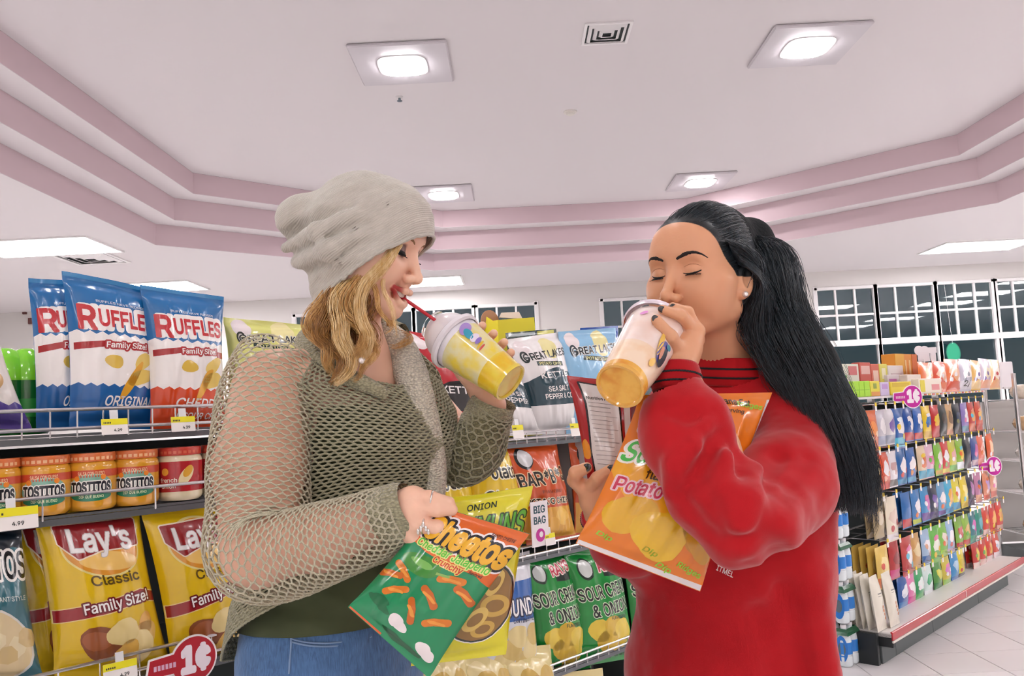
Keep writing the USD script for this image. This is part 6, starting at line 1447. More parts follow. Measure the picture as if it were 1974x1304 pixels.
# ================================================================== the dark haired woman
CUPB, CUPT = at(1196, 744, 1.205), at(1263, 640, 1.318)
def build_red():
    rng = np.random.default_rng(21)
    H2 = Head((0, 0, 0), (-0.72, -0.69), pitch=0.02, roll=0.04, s=1.03)
    H2.O = at(1278, 571, 1.375) - 1.03 * H2.M @ np.array([0, 0.117, -0.0445])
    P2 = thing("person", "dark haired woman in a red sweatshirt drinking from a cup, bags in her arms", "person", (0.40, 1.58, 0.0))
    b = Body(); H2.face(b, smile=0.3)
    b.add(cap(H2.w((0, -0.022, -0.060)), at(1405, 735, 1.56), 0.050, 0.058), 0.03)
    R = frame((-0.75, -0.66))
    C1, C2, C3 = at(1425, 880, 1.59), at(1405, 1090, 1.59), at(1400, 1300, 1.59)
    b.add([ell(C1, (0.160, 0.105, 0.19), R), ell(C2, (0.135, 0.105, 0.19), R), ell(C3, (0.165, 0.12, 0.15), R), cap(at(1315, 795, 1.70), at(1540, 800, 1.50), 0.055)], 0.06)
    shL, elL, wrL = at(1535, 838, 1.48), at(1448, 1016, 1.228), at(1306, 712, 1.285)
    b.add(chain([shL, elL], [0.050, 0.036]), 0.03).add(chain([elL, (elL + wrL) / 2, wrL], [0.036, 0.034, 0.026]), 0.02)
    shR, elR, wrR = at(1310, 815, 1.70), at(1262, 1068, 1.60), at(1158, 990, 1.440)
    b.add(chain([shR, elR], [0.052, 0.042]), 0.03).add(chain([elR, wrR], [0.040, 0.026]), 0.02)
    # hand on the cup
    b.add(chain([wrL, at(1322, 672, 1.300)], [0.026, 0.025]), 0.012)
    b.add([cap(at(1318, 680, 1.292), at(1341, 640, 1.302), 0.019, 0.0155), cap(at(1322, 688, 1.305), at(1342, 655, 1.328), 0.018, 0.014), cap(at(1312, 690, 1.296), at(1313, 672, 1.285), 0.016, 0.013)], 0.012)
    cupf, _, _ = cap(CUPB, CUPT, 0.0365, 0.0515)
    def oncup(px, py, r):
        d = ray(px, py); d = d / np.linalg.norm(d); tt = np.linspace(1.0, 1.8, 500); i = np.argmax(cupf(CO + d * tt[:, None]) < r * 0.85); return CO + d * tt[i]
    F = [chain([at(1342, 634, 1.308), at(1326, 602, 1.292), oncup(1297, 592, 0.0075)], [0.0098, 0.0088, 0.0072]),
         chain([at(1338, 637, 1.300), at(1314, 610, 1.276), oncup(1277, 597, 0.0075)], [0.0100, 0.0088, 0.0072]),
         chain([at(1343, 648, 1.326), at(1328, 618, 1.348), at(1300, 612, 1.372)], [0.0096, 0.0086, 0.0072]),
         chain([at(1343, 660, 1.336), at(1326, 640, 1.364), at(1302, 640, 1.386)], [0.0088, 0.0078, 0.0066]),
         chain([at(1312, 680, 1.284), at(1292, 650, 1.258), oncup(1265, 617, 0.0085)], [0.0145, 0.0112, 0.0082])]
    for c in F: b.add(c, 0.005)
    # hand on the bags
    b.add(chain([wrR, at(1148, 962, 1.415)], [0.026, 0.027]), 0.012)
    b.add([cap(at(1146, 968, 1.412), at(1132, 942, 1.402), 0.021, 0.016), cap(at(1156, 968, 1.412), at(1158, 944, 1.402), 0.020, 0.015)], 0.012)
    F2 = [chain([at(1140, 958, 1.405), at(1108, 926, 1.398), at(1110, 912, 1.385), at(1131, 902, 1.372)], [0.0150, 0.0125, 0.0115, 0.0090]),
          chain([at(1132, 946, 1.400), at(1152, 922, 1.372), at(1177, 905, 1.362)], [0.0115, 0.0105, 0.0082]),
          chain([at(1150, 946, 1.400), at(1172, 925, 1.376), at(1189, 909, 1.368)], [0.0112, 0.0098, 0.0078]),
          chain([at(1160, 953, 1.400), at(1178, 934, 1.378), at(1192, 925, 1.374)], [0.0108, 0.0092, 0.0075]),
          chain([at(1165, 966, 1.404), at(1182, 952, 1.384), at(1193, 945, 1.380)], [0.0095, 0.0082, 0.0068])]
    for c in F2: b.add(c, 0.004)
    hipR, hipL = C3 + R @ np.array([0.085, 0, -0.06]), C3 + R @ np.array([-0.085, 0, -0.06])
    legs(b, hipR, hipL, R, 0.086)
    hn, hf = at(1310, 640, 1.30), at(1150, 935, 1.40)
    v, f = regional(b, [(H2.O - 0.2, H2.O + 0.2, 0.0019), (hn - (0.075, 0.085, 0.075), hn + (0.075, 0.1, 0.075), 0.0022), (hf - 0.075, hf + 0.075, 0.0022), ((0.0, 1.05, -0.02), (0.85, 2.1, 1.6), 0.0065)])
    v = relax(v, f, 1)
    pr = put("body", (v, f), SKIN2, P2, smooth=True)
    lf = lipfn(H2)
    near = lambda p, r: (lambda q: np.linalg.norm(q - p, axis=1) - r)
    def scalp(q):
        l = H2.l(q); x, y, z = l[:, 0], l[:, 1], l[:, 2]
        line = np.where(z > -0.01, 0.034 + 0.62 * z - 1.2 * x * x, -0.016 + 0.1 * z)
        return np.where((z > -0.085) & (np.abs(l).max(1) < 0.14), y - line, 1.0)
    paint_skin(pr, v, "d79d78", [(near(H2.w((-0.042, 0.06, -0.03)), 0.0), "cf8a66", 0.028), (near(H2.w((0.042, 0.06, -0.03)), 0.0), "cf8a66", 0.028), (lf, "b0605a", 0.0062), (lambda q: scalp(q) + 0.004, "14191c", 0.004)])
    NAIL = mat("0b1014", 0.12, coat=1.0, name="black_nail_polish")
    def nail(tip, prev, r):
        d = tip - prev; d /= np.linalg.norm(d); up = CO - tip; up -= (up @ d) * d; up /= np.linalg.norm(up); x = np.cross(d, up)
        put("nail", ell_mesh(tip + d * r * 0.35 + up * r * 0.62, (r * 0.75, r * 1.0, r * 0.32), np.stack([x, d, up], 1)), NAIL, P2, smooth=True)
    nail(oncup(1297, 592, 0.0075), at(1326, 602, 1.292), 0.0068); nail(oncup(1277, 597, 0.0075), at(1314, 610, 1.276), 0.0070); nail(oncup(1265, 617, 0.0085), at(1292, 650, 1.258), 0.0072)
    nail(at(1131, 902, 1.372), at(1110, 912, 1.385), 0.0088); nail(at(1177, 905, 1.362), at(1152, 922, 1.372), 0.0085); nail(at(1189, 909, 1.368), at(1172, 925, 1.376), 0.0075)
    DK = mat("1d1614", 0.8)
    for s in (-1, 1):
        H2.strip(b, "eyebrow", [(s * .013, .0165), (s * .030, .0235), (s * .044, .0245), (s * .058, .0155)], [.0020, .0036, .0026, .0007], DK, P2)
        H2.strip(b, "eyelid_line", [(s * .018, -.0060), (s * .026, -.0078), (s * .037, -.0078), (s * .049, -.0035)], [.0007, .0014, .0017, .0008], mat("141012", 0.7), P2, lift=0.0010)
        H2.strip(b, "eyelid_fold", [(s * .019, .0035), (s * .029, .0070), (s * .040, .0066), (s * .050, .0020)], [.0003, .0007, .0007, .0003], mat("a8714f", 0.6), P2, lift=0.0004)
        S, Wd = [], []
        for x in np.linspace(0.022, 0.048, 22):
            p0 = H2.front(b, [s * x], [-.0075])[0]; p0[1] -= 0.001
            S.append(np.array([H2.w(p0), H2.w(p0 + (s * 0.001, 0.004, -0.0035)), H2.w(p0 + (s * 0.003, 0.007, -0.0045))])); Wd.append(np.array([0.0009, 0.0007, 0.0003]))
        curves("eyelashes", S, Wd, mat("141012", 0.7), P2)
    put("earring", ell_mesh(H2.w((-0.0825, 0.004, -0.0405)), (0.0052, 0.0052, 0.0052), np.eye(3)), mat("f2eeec", 0.1, coat=1.0, metal=0.6), P2, smooth=True)
    # sweatshirt
    t = Body()
    t.add([ell(C1 - UP * 0.01, (0.196, 0.140, 0.20), R), ell(C2, (0.200, 0.150, 0.22), R), ell(C3 - UP * 0.03, (0.212, 0.158, 0.20), R), cap(at(1320, 800, 1.69), at(1525, 815, 1.50), 0.066)], 0.06)
    t.add(cap(at(1408, 715, 1.565), at(1410, 790, 1.58), 0.082, 0.11), 0.04)
    t.add(chain([shL, at(1512, 935, 1.35), elL], [0.080, 0.076, 0.066]), 0.03)
    t.add(chain([elL, at(1372, 945, 1.235), at(1322, 850, 1.255), at(1312, 790, 1.27), at(1306, 755, 1.278)], [0.068, 0.064, 0.062, 0.050, 0.034]), 0.02)
    t.add(cap(at(1338, 815, 1.245), at(1300, 820, 1.25), 0.050, 0.046), 0.03)
    t.add(chain([shR, elR, at(1200, 1045, 1.51), at(1165, 1003, 1.452)], [0.075, 0.062, 0.052, 0.036]), 0.03)
    def fold(pts, r, k, sink=-0.005):
        P_ = []
        for p in pts:
            d = ray(*p); d = d / np.linalg.norm(d); tt = np.linspace(1.0, 2.0, 600); i = np.argmax(t(CO + d * tt[:, None]) < 0); P_.append(CO + d * (tt[i] + sink))
        return [cap(P_[i], P_[i + 1], r[i], r[i + 1]) for i in range(len(P_) - 1)]
    cr = []
    cr += fold([(1396, 838), (1372, 868), (1338, 905), (1318, 930)], [0.012, 0.010, 0.007, 0.003], 0.02)
    cr += fold([(1425, 872), (1420, 920), (1412, 965)], [0.010, 0.008, 0.003], 0.02)
    cr += fold([(1500, 875), (1478, 925), (1455, 968)], [0.014, 0.012, 0.005], 0.02)
    cr += fold([(1375, 790), (1330, 800), (1280, 792)], [0.004, 0.005, 0.003], 0.02, 0.0)
    cr += fold([(1300, 930), (1330, 990), (1370, 1035)], [0.003, 0.006, 0.003], 0.02)
    cr += fold([(1440, 985), (1425, 1030), (1400, 1050)], [0.006, 0.005, 0.002], 0.02)
    cr += fold([(1560, 880), (1530, 930), (1500, 985)], [0.004, 0.006, 0.002], 0.02)
    rd = fold([(1400, 880), (1402, 940), (1420, 1010)], [0.006, 0.008, 0.004], 0.03)
    rd += fold([(1462, 905), (1445, 960), (1440, 1000)], [0.006, 0.007, 0.003], 0.03)
    rd += fold([(1335, 860), (1300, 900), (1290, 950)], [0.006, 0.007, 0.004], 0.03)
    t.cut(cr, 0.022); t.add(rd, 0.03)
    t.cut(fold([(1492, 1060), (1530, 1150), (1560, 1290)], [0.014, 0.022, 0.03], 0.05), 0.04); t.cut(fold([(1440, 1105), (1470, 1200), (1500, 1300)], [0.006, 0.012, 0.014], 0.05), 0.04)
    t.add([cap(at(1540, 1080, 1.44), at(1590, 1300, 1.45), 0.02)], 0.05)
    t.cut(cap(at(1405, 690, 1.555), at(1402, 640, 1.555), 0.070), 0.012)
    vt, ft = t.mesh((-0.05, 1.0, 0.72), (0.9, 2.1, 1.48), 0.0054)
    vt = relax(vt, ft, 3)
    vt, ft = plane_cut(vt, ft, (0, 0, 0.80), (0, 0, 1))
    for p, a in ((at(1306, 752, 1.278), wrL - elL), (at(1163, 1001, 1.450), wrR - elR)):
        a = a / np.linalg.norm(a); far = np.linalg.norm(vt - p, axis=1) > 0.08
        c = vt[ft].mean(1); out = ((c - p) @ a > 0) & (np.linalg.norm(c - p, axis=1) < 0.09)
        vt, ft = compact(vt, ft[~out])
    c = vt[ft].mean(1); nk = at(1405, 715, 1.56); vt, ft = compact(vt, ft[~((np.linalg.norm((c - nk)[:, :2], axis=1) < 0.155) & (c[:, 2] > at(1405, 724, 1.56)[2]))])
    nn = normals(vt, ft)
    vt = vt + nn * (fnoise(vt * [1, 1, 0.8], 0.075, 6)[:, None] * 0.011 + fnoise(vt, 0.03, 7)[:, None] * 0.004)
    REDC = cloth_mat("red_fleece", "b2101a", 1100.0, 0.22, 0.8, 0.35, 0.06)
    sw = put("sweatshirt", (vt, ft), REDC, P2, smooth=True)
    def rib(name, p0, p1, r0, r1, n=110, amp=0.0008, stripes=(), tilt=None, rows=14):
        p0, p1 = np.asarray(p0), np.asarray(p1); d = p1 - p0; L = np.linalg.norm(d); d = d / L
        up = d if tilt is None else np.asarray(tilt, float) / np.linalg.norm(tilt)
        x = np.cross(up, [0.3, 0.9, 0.1]); x /= np.linalg.norm(x); y = np.cross(up, x)
        def ringat(tt, dr=0.0, n_=n):
            a = np.arange(n_) * 2 * np.pi / n_; r = r0 + (r1 - r0) * tt + 0.004 * math.sin(math.pi * tt) + dr + (amp * (0.06 < tt < 0.94) * np.cos(a * n_ / 2) if n_ == n else 0)
            return p0 + d * L * tt + (r[:, None] if np.ndim(r) else r) * (np.cos(a)[:, None] * x + np.sin(a)[:, None] * y)
        rg_ = [ringat(tt, -0.006 if k in (0,) else 0.0) for k, tt in enumerate([0.02] + list(np.linspace(0, 1, rows)))] + [ringat(1.0, -0.006), ringat(0.7, -0.009)]
        pr_ = put(name, loft(rg_), cloth_mat(name + "_rib_fabric", "ad0f18", 1300.0, 0.2, 0.85, 0.3, 0.05), sw, smooth=True)
        for s_ in stripes:
            rg2 = [ringat(s_ - 0.035, 0.0004), ringat(s_ - 0.03, 0.0012), ringat(s_ + 0.03, 0.0012), ringat(s_ + 0.035, 0.0004)]
            put("stripe", loft(rg2), mat("0d1116", 0.8), pr_, smooth=True)
    rib("cuff", at(1304, 757, 1.279), at(1303, 704, 1.289), 0.0355, 0.0335, stripes=(0.24, 0.55))
    rib("far_cuff", at(1165, 1003, 1.453), at(1156, 986, 1.438), 0.036, 0.032, stripes=(0.6,))
    rib("collar", at(1408, 738, 1.565), at(1402, 686, 1.550), 0.092, 0.086, n=150, stripes=(0.30, 0.62), tilt=(0.05, -0.12, 1))
    txt = tpoly("ITMEL", 0.010, w=0.030)
    rr = flat(txt, 0.004)
    def on(px, py, off=0.0012):
        d = ray(px, py); d = d / np.linalg.norm(d); tt = np.linspace(1.0, 2.0, 500); k = np.argmax(t(CO + d * tt[:, None]) < 0); return CO + d * (tt[k] - off - 0.008)
    o_, ex = on(1398, 1102), on(1412, 1108) - on(1386, 1096); ex = ex / np.linalg.norm(ex)
    put("chest_lettering", (o_ + rr[0][:, :1] * ex + rr[0][:, 1:] * np.cross(np.cross(ex, UP), ex), rr[1]), mat("e8d8d4", 0.7), sw)
    j = Body(); legs(j, hipR, hipL, R, 0.096, feet=False); j.add(ell(C3, (0.172, 0.128, 0.14), R), 0.04)
    vj, fj = j.mesh((0.0, 1.2, 0.05), (0.8, 2.05, 1.0), 0.009); vj, fj = plane_cut(*plane_cut(vj, fj, (0, 0, 0.92), (0, 0, -1)), (0, 0, 0.07), (0, 0, 1))
    put("leggings", (relax(vj, fj, 2), fj), cloth_mat("black_leggings_fabric", "16181c", 1000.0, 0.2), P2, smooth=True)
    shoes(R, (hipR, hipL), mat("2a2a2c", 0.6), mat("e8e4e0", 0.6), P2)
    # hair: pulled back over the crown, then a long fall down her back
    HB = hair_mat("black_hair", "0c1216", "26323a", 0.27)
    W2 = [(at(1442, 470, 1.52), 0.058), (at(1490, 595, 1.50), 0.064), (at(1545, 710, 1.46), 0.068), (at(1598, 820, 1.425), 0.066), (at(1632, 920, 1.41), 0.055), (at(1646, 1005, 1.41), 0.042)]
    S, Wd = [], []
    def skull(d, k):
        u = d * np.array([0.0735, 0.094, 0.084]); L = np.linalg.norm(u); u = u / L
        return H2.w(np.array([0, -0.012, 0.028]) + u * max(L, RAD(u)) * k)
    gt, gp_ = np.meshgrid(np.linspace(-0.9, 1, 40), np.linspace(-np.pi, np.pi, 80), indexing="ij")
    gd = np.stack([np.sqrt(1 - gt ** 2) * np.cos(gp_), np.sqrt(1 - gt ** 2) * np.sin(gp_), gt], -1).reshape(-1, 3)
    ts = np.linspace(0.14, 0.05, 60)
    dd_ = b(H2.w((np.array([0, -0.012, 0.028]) + gd[:, None] * ts[:, None]).reshape(-1, 3))).reshape(len(gd), 60)
    gr = ts[np.argmax(dd_ < 0, 1)].reshape(gt.shape)
    def RAD(u):
        i = int(np.clip((u[2] + 0.9) / 1.9 * 39 + 0.5, 0, 39)); j = int(np.clip((math.atan2(u[1], u[0]) + np.pi) / (2 * np.pi) * 79 + 0.5, 0, 79)); return gr[i, j] if abs(u[0]) < 0.93 else 0.0
    cnt = 0
    while cnt < 6000:
        d = rng.normal(size=3); d /= np.linalg.norm(d)
        l = H2.l(skull(d, 1.0))
        line = 0.034 + 0.62 * l[2] - 1.2 * l[0] ** 2 if l[2] > -0.01 else -0.016
        if l[1] > line or l[2] < -0.04: continue
        cnt += 1
        back = np.array([d[0] * 0.35, -0.80, 0.42]); back /= np.linalg.norm(back)
        bump = lambda q: 1.02 + 0.17 * max(0, q[2]) ** 2 * np.exp(-((q[1] + 0.25) / 0.55) ** 2)
        P_ = [skull(d, 1.0), ]
        nd = 3 if d[1] > -0.3 else 1
        for k in range(1, nd + 1):
            q_ = d * (1 - k / (nd + 1)) + back * (k / (nd + 1)); q_ /= np.linalg.norm(q_); P_.append(skull(q_, bump(q_) + 0.03 + 0.02 * rng.uniform()))
        a, r = rng.uniform(0, 2 * np.pi), math.sqrt(rng.uniform())
        side = -d[0] * 0.6
        for c, rad in W2[1 if d[2] < 0.3 else 0:]:
            P_.append(c + rad * r * (math.cos(a) * CR * 0.9 + math.sin(a) * CF) - CF * side * 0.02 + rng.normal(0, 0.0035, 3))
        n = 30; p = spline(P_, n); e = int(n * rng.uniform(0.86, 1.0)); S.append(p[:e]); Wd.append(0.00095 * np.linspace(1, 0.4, e))
    # side hair over the ear, tucked back
    for k in range(1500):
        u = rng.uniform()
        p0 = H2.w((-0.074 - 0.004 * u, 0.026 - 0.04 * u + 0.02 * rng.uniform(), 0.048 - 0.045 * u * rng.uniform()))
        P_ = [p0, H2.w((-0.0935 - 0.004 * rng.uniform(), -0.004 - 0.03 * u, 0.012 - 0.030 * u)), at(1462 + 16 * rng.normal(), 600 + 25 * u, 1.455 + 0.012 * rng.normal()), at(1510 + 16 * rng.normal(), 700, 1.445 + 0.012 * rng.normal()), at(1560 + 12 * rng.normal(), 800, 1.43 + 0.01 * rng.normal()), at(1600 + 14 * rng.normal(), 900, 1.43), at(1632 + 14 * rng.normal(), 985, 1.44)]
        p = spline(P_, 28); e = int(28 * rng.uniform(0.8, 1.0)); S.append(p[:e]); Wd.append(0.00095 * np.linspace(1, 0.4, e))
    for k in range(900):
        u, r_ = rng.uniform(), rng.uniform()
        P_ = [H2.w((-0.0725, 0.034 - 0.022 * u, 0.040 - 0.030 * u)), H2.w((-0.087 - 0.003 * r_, 0.012 - 0.006 * u, 0.016 - 0.014 * u)), H2.w((-0.097 - 0.004 * r_, -0.014, -0.002 - 0.016 * u)), at(1462 + 14 * rng.normal(), 622 + 25 * u, 1.445 + 0.01 * rng.normal()), at(1512 + 16 * rng.normal(), 720, 1.435 + 0.01 * rng.normal()), at(1568 + 14 * rng.normal(), 830, 1.42), at(1610 + 14 * rng.normal(), 930, 1.42)]
        p = spline(P_, 26); e = int(26 * rng.uniform(0.8, 1.0)); S.append(p[:e]); Wd.append(0.00095 * np.linspace(1, 0.4, e))
    # the lock that falls forward over the shoulder
    for g, num, sp in (([(1535, 735, 1.44), (1562, 775, 1.405), (1572, 820, 1.385), (1560, 870, 1.375), (1572, 915, 1.372)], 170, [0.02, 0.022, 0.018, 0.010, 0.003]), ([(1550, 760, 1.43), (1585, 800, 1.40), (1592, 850, 1.39), (1588, 905, 1.385)], 140, [0.02, 0.018, 0.012, 0.004]),
                       ([(1640, 900, 1.46), (1668, 960, 1.455), (1682, 1000, 1.455), (1672, 1030, 1.455)], 60, [0.015, 0.015, 0.012, 0.01]), ([(1600, 800, 1.47), (1655, 900, 1.46), (1690, 970, 1.46)], 60, [0.02, 0.014, 0.012])):
        s2, w2 = strands(rng, [[at(*q_) for q_ in g]], [num], [sp], 0.0009); S += s2; Wd += w2
    curves("hair", S, Wd, HB, P2)
    hm = Body()
    hm.add(chain([c for c, r in W2[:-1]], [r * 0.84 for c, r in W2[:-1]]), 0.03).add(ell(H2.w((0, -0.03, 0.035)), np.array((0.0735, 0.082, 0.085)) * 1.05, H2.M), 0.03)
    hm.add(ell(H2.w((0, -0.035, 0.075)), (0.055, 0.055, 0.05), H2.M), 0.03)
    vh, fh = hm.mesh((0.15, 1.2, 1.05), (0.85, 1.8, 1.75), 0.005); vh = relax(vh, fh, 2)
    put("hair_mass", (vh, fh), mat("080c0f", 0.75, spec=0.2, bump=0.4, bscale=160), P2, smooth=True)
    return H2, b, t
H2, BODY2, SWEAT = build_red()
# ================================================================== what the women hold
RIBC = "e07a1a"
b = Bag("chip_bag", "green and orange crunchy snack bag held by the blonde woman's fist", [at(838, 974, 1.243), at(1022, 1029, 1.225), at(827, 1308, 1.235), at(671, 1171, 1.250)], 0.055, "0e8a55", "bags in the blonde woman's hand", 61, seal=0.05, pinch=0.05)
w, h = b.w, b.h
b.print("orange_top", Polygon([(-w / 2, h * 0.70), (-w * 0.25, h * 0.665), (w * 0.05, h * 0.655), (w * 0.3, h * 0.66), (w / 2, h * 0.615), (w / 2, h), (-w / 2, h)]), "d9641a", 1)
g = tpoly("Cheetos", 0.155 * h, 0.05, sx=0.9, at=(0.04 * w, 0.835 * h), w=0.92 * w, rot=-2)
b.print("lettering_rim", g.buffer(0.028 * h), "efe6e6", 2); b.print("lettering_outline", g.buffer(0.016 * h), "14121a", 3); b.print("brand_lettering", g, "e6ad22", 4)
b.text("flavour_lettering", "Cheddar Jalapeño", 0.02, 0.715, 0.052, "5cc23a", "e6e08a", 0.008, w=0.80, rot=0)
b.text("variety_lettering", "Crunchy", 0.05, 0.655, 0.042, "c8321e", "e8c86a", 0.007, w=0.32)
b.text("small_lettering", "flavored", 0.62, 0.665, 0.018, "3a2a1a", w=0.14)
b.text("small_lettering", "BAKED CHEESE", 0.62, 0.93, 0.020, "5a2a12", w=0.24)
pep = b.blob(-0.40, 0.575, 0.42, 0.075, seed=2, wob=0.1, rot=6)
b.print("pepper_picture", pep, "3f8a34", 2); b.print("pepper_picture", affinity.translate(affinity.scale(pep, 0.6, 0.35), 0, 0.012 * h), "7ab85a", 3)
b.print("pepper_stem", affinity.rotate(sbox(-0.02 * w, 0.575 * h, 0.12 * w, 0.592 * h), 10), "8ab45a", 3)
for i, (cx, cy, rot) in enumerate([(-0.62, 0.47, -25), (-0.80, 0.40, 28), (-0.50, 0.33, 42), (0.02, 0.28, -58), (0.30, 0.575, 14), (0.70, 0.52, -20), (0.55, 0.30, 30), (0.15, 0.42, -30)]):
    gg = affinity.translate(affinity.rotate(LineString([(-0.105 * w, 0), (-0.02 * w, 0.010 * h), (0.105 * w, 0)]).buffer(0.036 * w), rot), cx * w / 2, cy * h)
    b.print("puff_picture", gg, ("d8791f", "c8651a")[i % 2], 2 + i % 2)
    b.print("puff_highlight", affinity.scale(gg, 0.7, 0.35), "e89a3c", 4)
for i, (cx, cy) in enumerate([(-0.12, 0.17), (0.62, 0.12)]):
    b.print("cloud_picture", unary_union([b.blob(cx, cy, 0.16, 0.045, seed=i, wob=0.1), b.blob(cx + 0.14, cy - 0.02, 0.14, 0.035, seed=i + 3, wob=0.1)]), "ece4e2", 2)
b.print("dark_patch", b.blob(0.15, 0.06, 0.4, 0.03, seed=5, wob=0.4), "0b5a34", 1); b.print("dark_patch", b.blob(-0.6, 0.20, 0.3, 0.04, seed=6, wob=0.4), "0b6a3e", 1)
b.print("orange_edge", b.rect(-0.98, -0.2, 0.004, 0.018), "d65a2a", 1)
b = Bag("chip_bag", "yellow onion ring snack bag held behind the green and orange one", [at(836, 966, 1.275), at(1027, 936, 1.285), at(975, 1262, 1.295), at(792, 1285, 1.295)], 0.060, "d9cf26", "bags in the blonde woman's hand", 62, seal=0.05, pinch=0.05)
w, h = b.w, b.h
b.text("brand_lettering", "FUNYUNS", 0.10, 0.80, 0.14, "5aa82a", "2a3a14", 0.007, w=0.88, rot=-2, sx=0.9)
win = b.blob(0.25, 0.36, 0.72, 0.23, seed=1, wob=0.04)
b.print("window_rim", win.buffer(0.02 * h), "ece6da", 1); b.print("window_outline", win.buffer(0.012 * h), "2a3430", 2); b.print("window", win, "8f6a34", 3)
for i, (cx, cy, r, rot) in enumerate([(0.05, 0.44, 0.30, 10), (0.52, 0.47, 0.26, 60), (0.60, 0.33, 0.34, -20), (0.20, 0.27, 0.30, 35), (0.40, 0.20, 0.26, 0), (-0.1, 0.34, 0.24, 50)]):
    e_ = affinity.rotate(affinity.scale(Point(0, 0).buffer(1, 24), r * w / 2, r * w / 2 * 0.66), rot)
    ring_ = affinity.translate(e_.difference(affinity.scale(e_, 0.62, 0.56)), cx * w / 2, cy * h).intersection(win.buffer(0.004))
    b.print("ring_picture", ring_, ("c9a24a", "d8b55e")[i % 2], 4 + i % 2)
b.text("variety_lettering", "ONION", 0.0, 0.93, 0.03, "2a3a1a", w=0.3)
b = Bag("chip_bag", "orange cheddar and sour cream chip bag hugged by the woman in red", [at(1236, 762, 1.315), at(1488, 757, 1.380), at(1349, 1141, 1.300), at(1110, 1048, 1.290)], 0.075, RIBC, "bags in the red-clad woman's arms", 63, seal=0.045, pinch=0.045)
w, h = b.w, b.h
b.print("yellow_glow", b.blob(-0.15, 0.50, 0.80, 0.28, seed=2, wob=0.12), "e6a41e", 1)
b.text("flavour_lettering", "Cheddar &", -0.36, 0.79, 0.088, "4cba4e", "ece6dc", 0.012, w=0.52, slant=10)
b.text("flavour_lettering", "Sour Cream", -0.20, 0.625, 0.125, "4cba4e", "ece6dc", 0.013, w=0.76, slant=10)
b.text("variety_lettering", "flavored", -0.26, 0.505, 0.055, "4a2f10", w=0.34)
b.text("product_lettering", "Potato Chips", -0.24, 0.420, 0.082, "c23050", "e8c4c8", 0.009, w=0.68)
for i, (cx, cy, rx, ry, rot, col) in enumerate([(-0.55, 0.255, 0.40, 0.105, 20, "dcaa1e"), (0.0, 0.19, 0.44, 0.125, -14, "e0b426"), (0.55, 0.27, 0.42, 0.10, -32, "c98c1e"), (0.62, 0.22, 0.38, 0.07, -36, "d39a2a")]):
    b.print("chip_picture", b.blob(cx, cy, rx, ry, n=40, seed=i, wob=0.10, rot=rot), col, 3 + i % 2)
for i, (cx, cy) in enumerate([(-0.70, 0.10), (0.35, 0.045), (0.70, 0.075), (-0.25, 0.72), (0.75, 0.66), (0.70, 0.93), (0.0, 0.10)]):
    b.text("sprig_lettering", "Ridges" if i in (2, 5) else "Dip", cx, cy, 0.026, "8cc82e", w=0.13 if i not in (2, 5) else 0.22, rot=-8)
b.text("notice_lettering", "0g trans Fat", 0.36, 0.955, 0.032, "3a2410", w=0.34, rot=-6); b.text("notice_lettering", "per serving", 0.34, 0.905, 0.02, "3a2410", w=0.26, rot=-6)
b.print("silver_seal", b.rect(-0.99, 0.99, 0.003, 0.028), "d8d2d0", 2); b.print("silver_seal", b.rect(0.955, 0.995, 0.45, 0.96), "cfc8c6", 2)
b = Bag("chip_bag", "red chip bag turned to show its white nutrition panel, in the woman's fingers", [at(1093, 724, 1.425), at(1240, 742, 1.440), at(1236, 985, 1.395), at(1140, 975, 1.395)], 0.035, "a81a1e", "bags in the red-clad woman's arms", 64, seal=0.045)
w, h = b.w, b.h
pn = Polygon([(-0.36 * w, 0.95 * h), (0.10 * w, 0.93 * h), (0.13 * w, 0.80 * h), (0.15 * w, 0.42 * h), (0.10 * w, 0.08 * h), (-0.34 * w, 0.08 * h), (-0.37 * w, 0.42 * h), (-0.33 * w, 0.78 * h)])
b.print("panel_outline", pn.buffer(0.014 * h), "161214", 1); b.print("nutrition_panel", pn, "d6cfca", 2)
b.text("panel_heading", "Nutrition Facts", -0.24, 0.83, 0.022, "3a3634", w=0.40)
for i in range(15):
    t_ = 0.79 - 0.034 * i
    b.print("panel_line", b.rect(-0.62, 0.02 if i % 3 else 0.20, t_, t_ + (0.010 if i in (1, 9) else 0.0045)), ("8a8480", "a59f9a")[i % 2], 3)
b.print("white_stripe", b.rect(0.42, 0.62, 0.06, 0.93), "d8cfc8", 2); b.print("dark_stripe", b.rect(0.64, 0.99, 0.06, 0.95), "7c1518", 1)
b.print("orange_corner", b.blob(-0.9, 0.42, 0.12, 0.08, seed=3), "dd8a1e", 1)

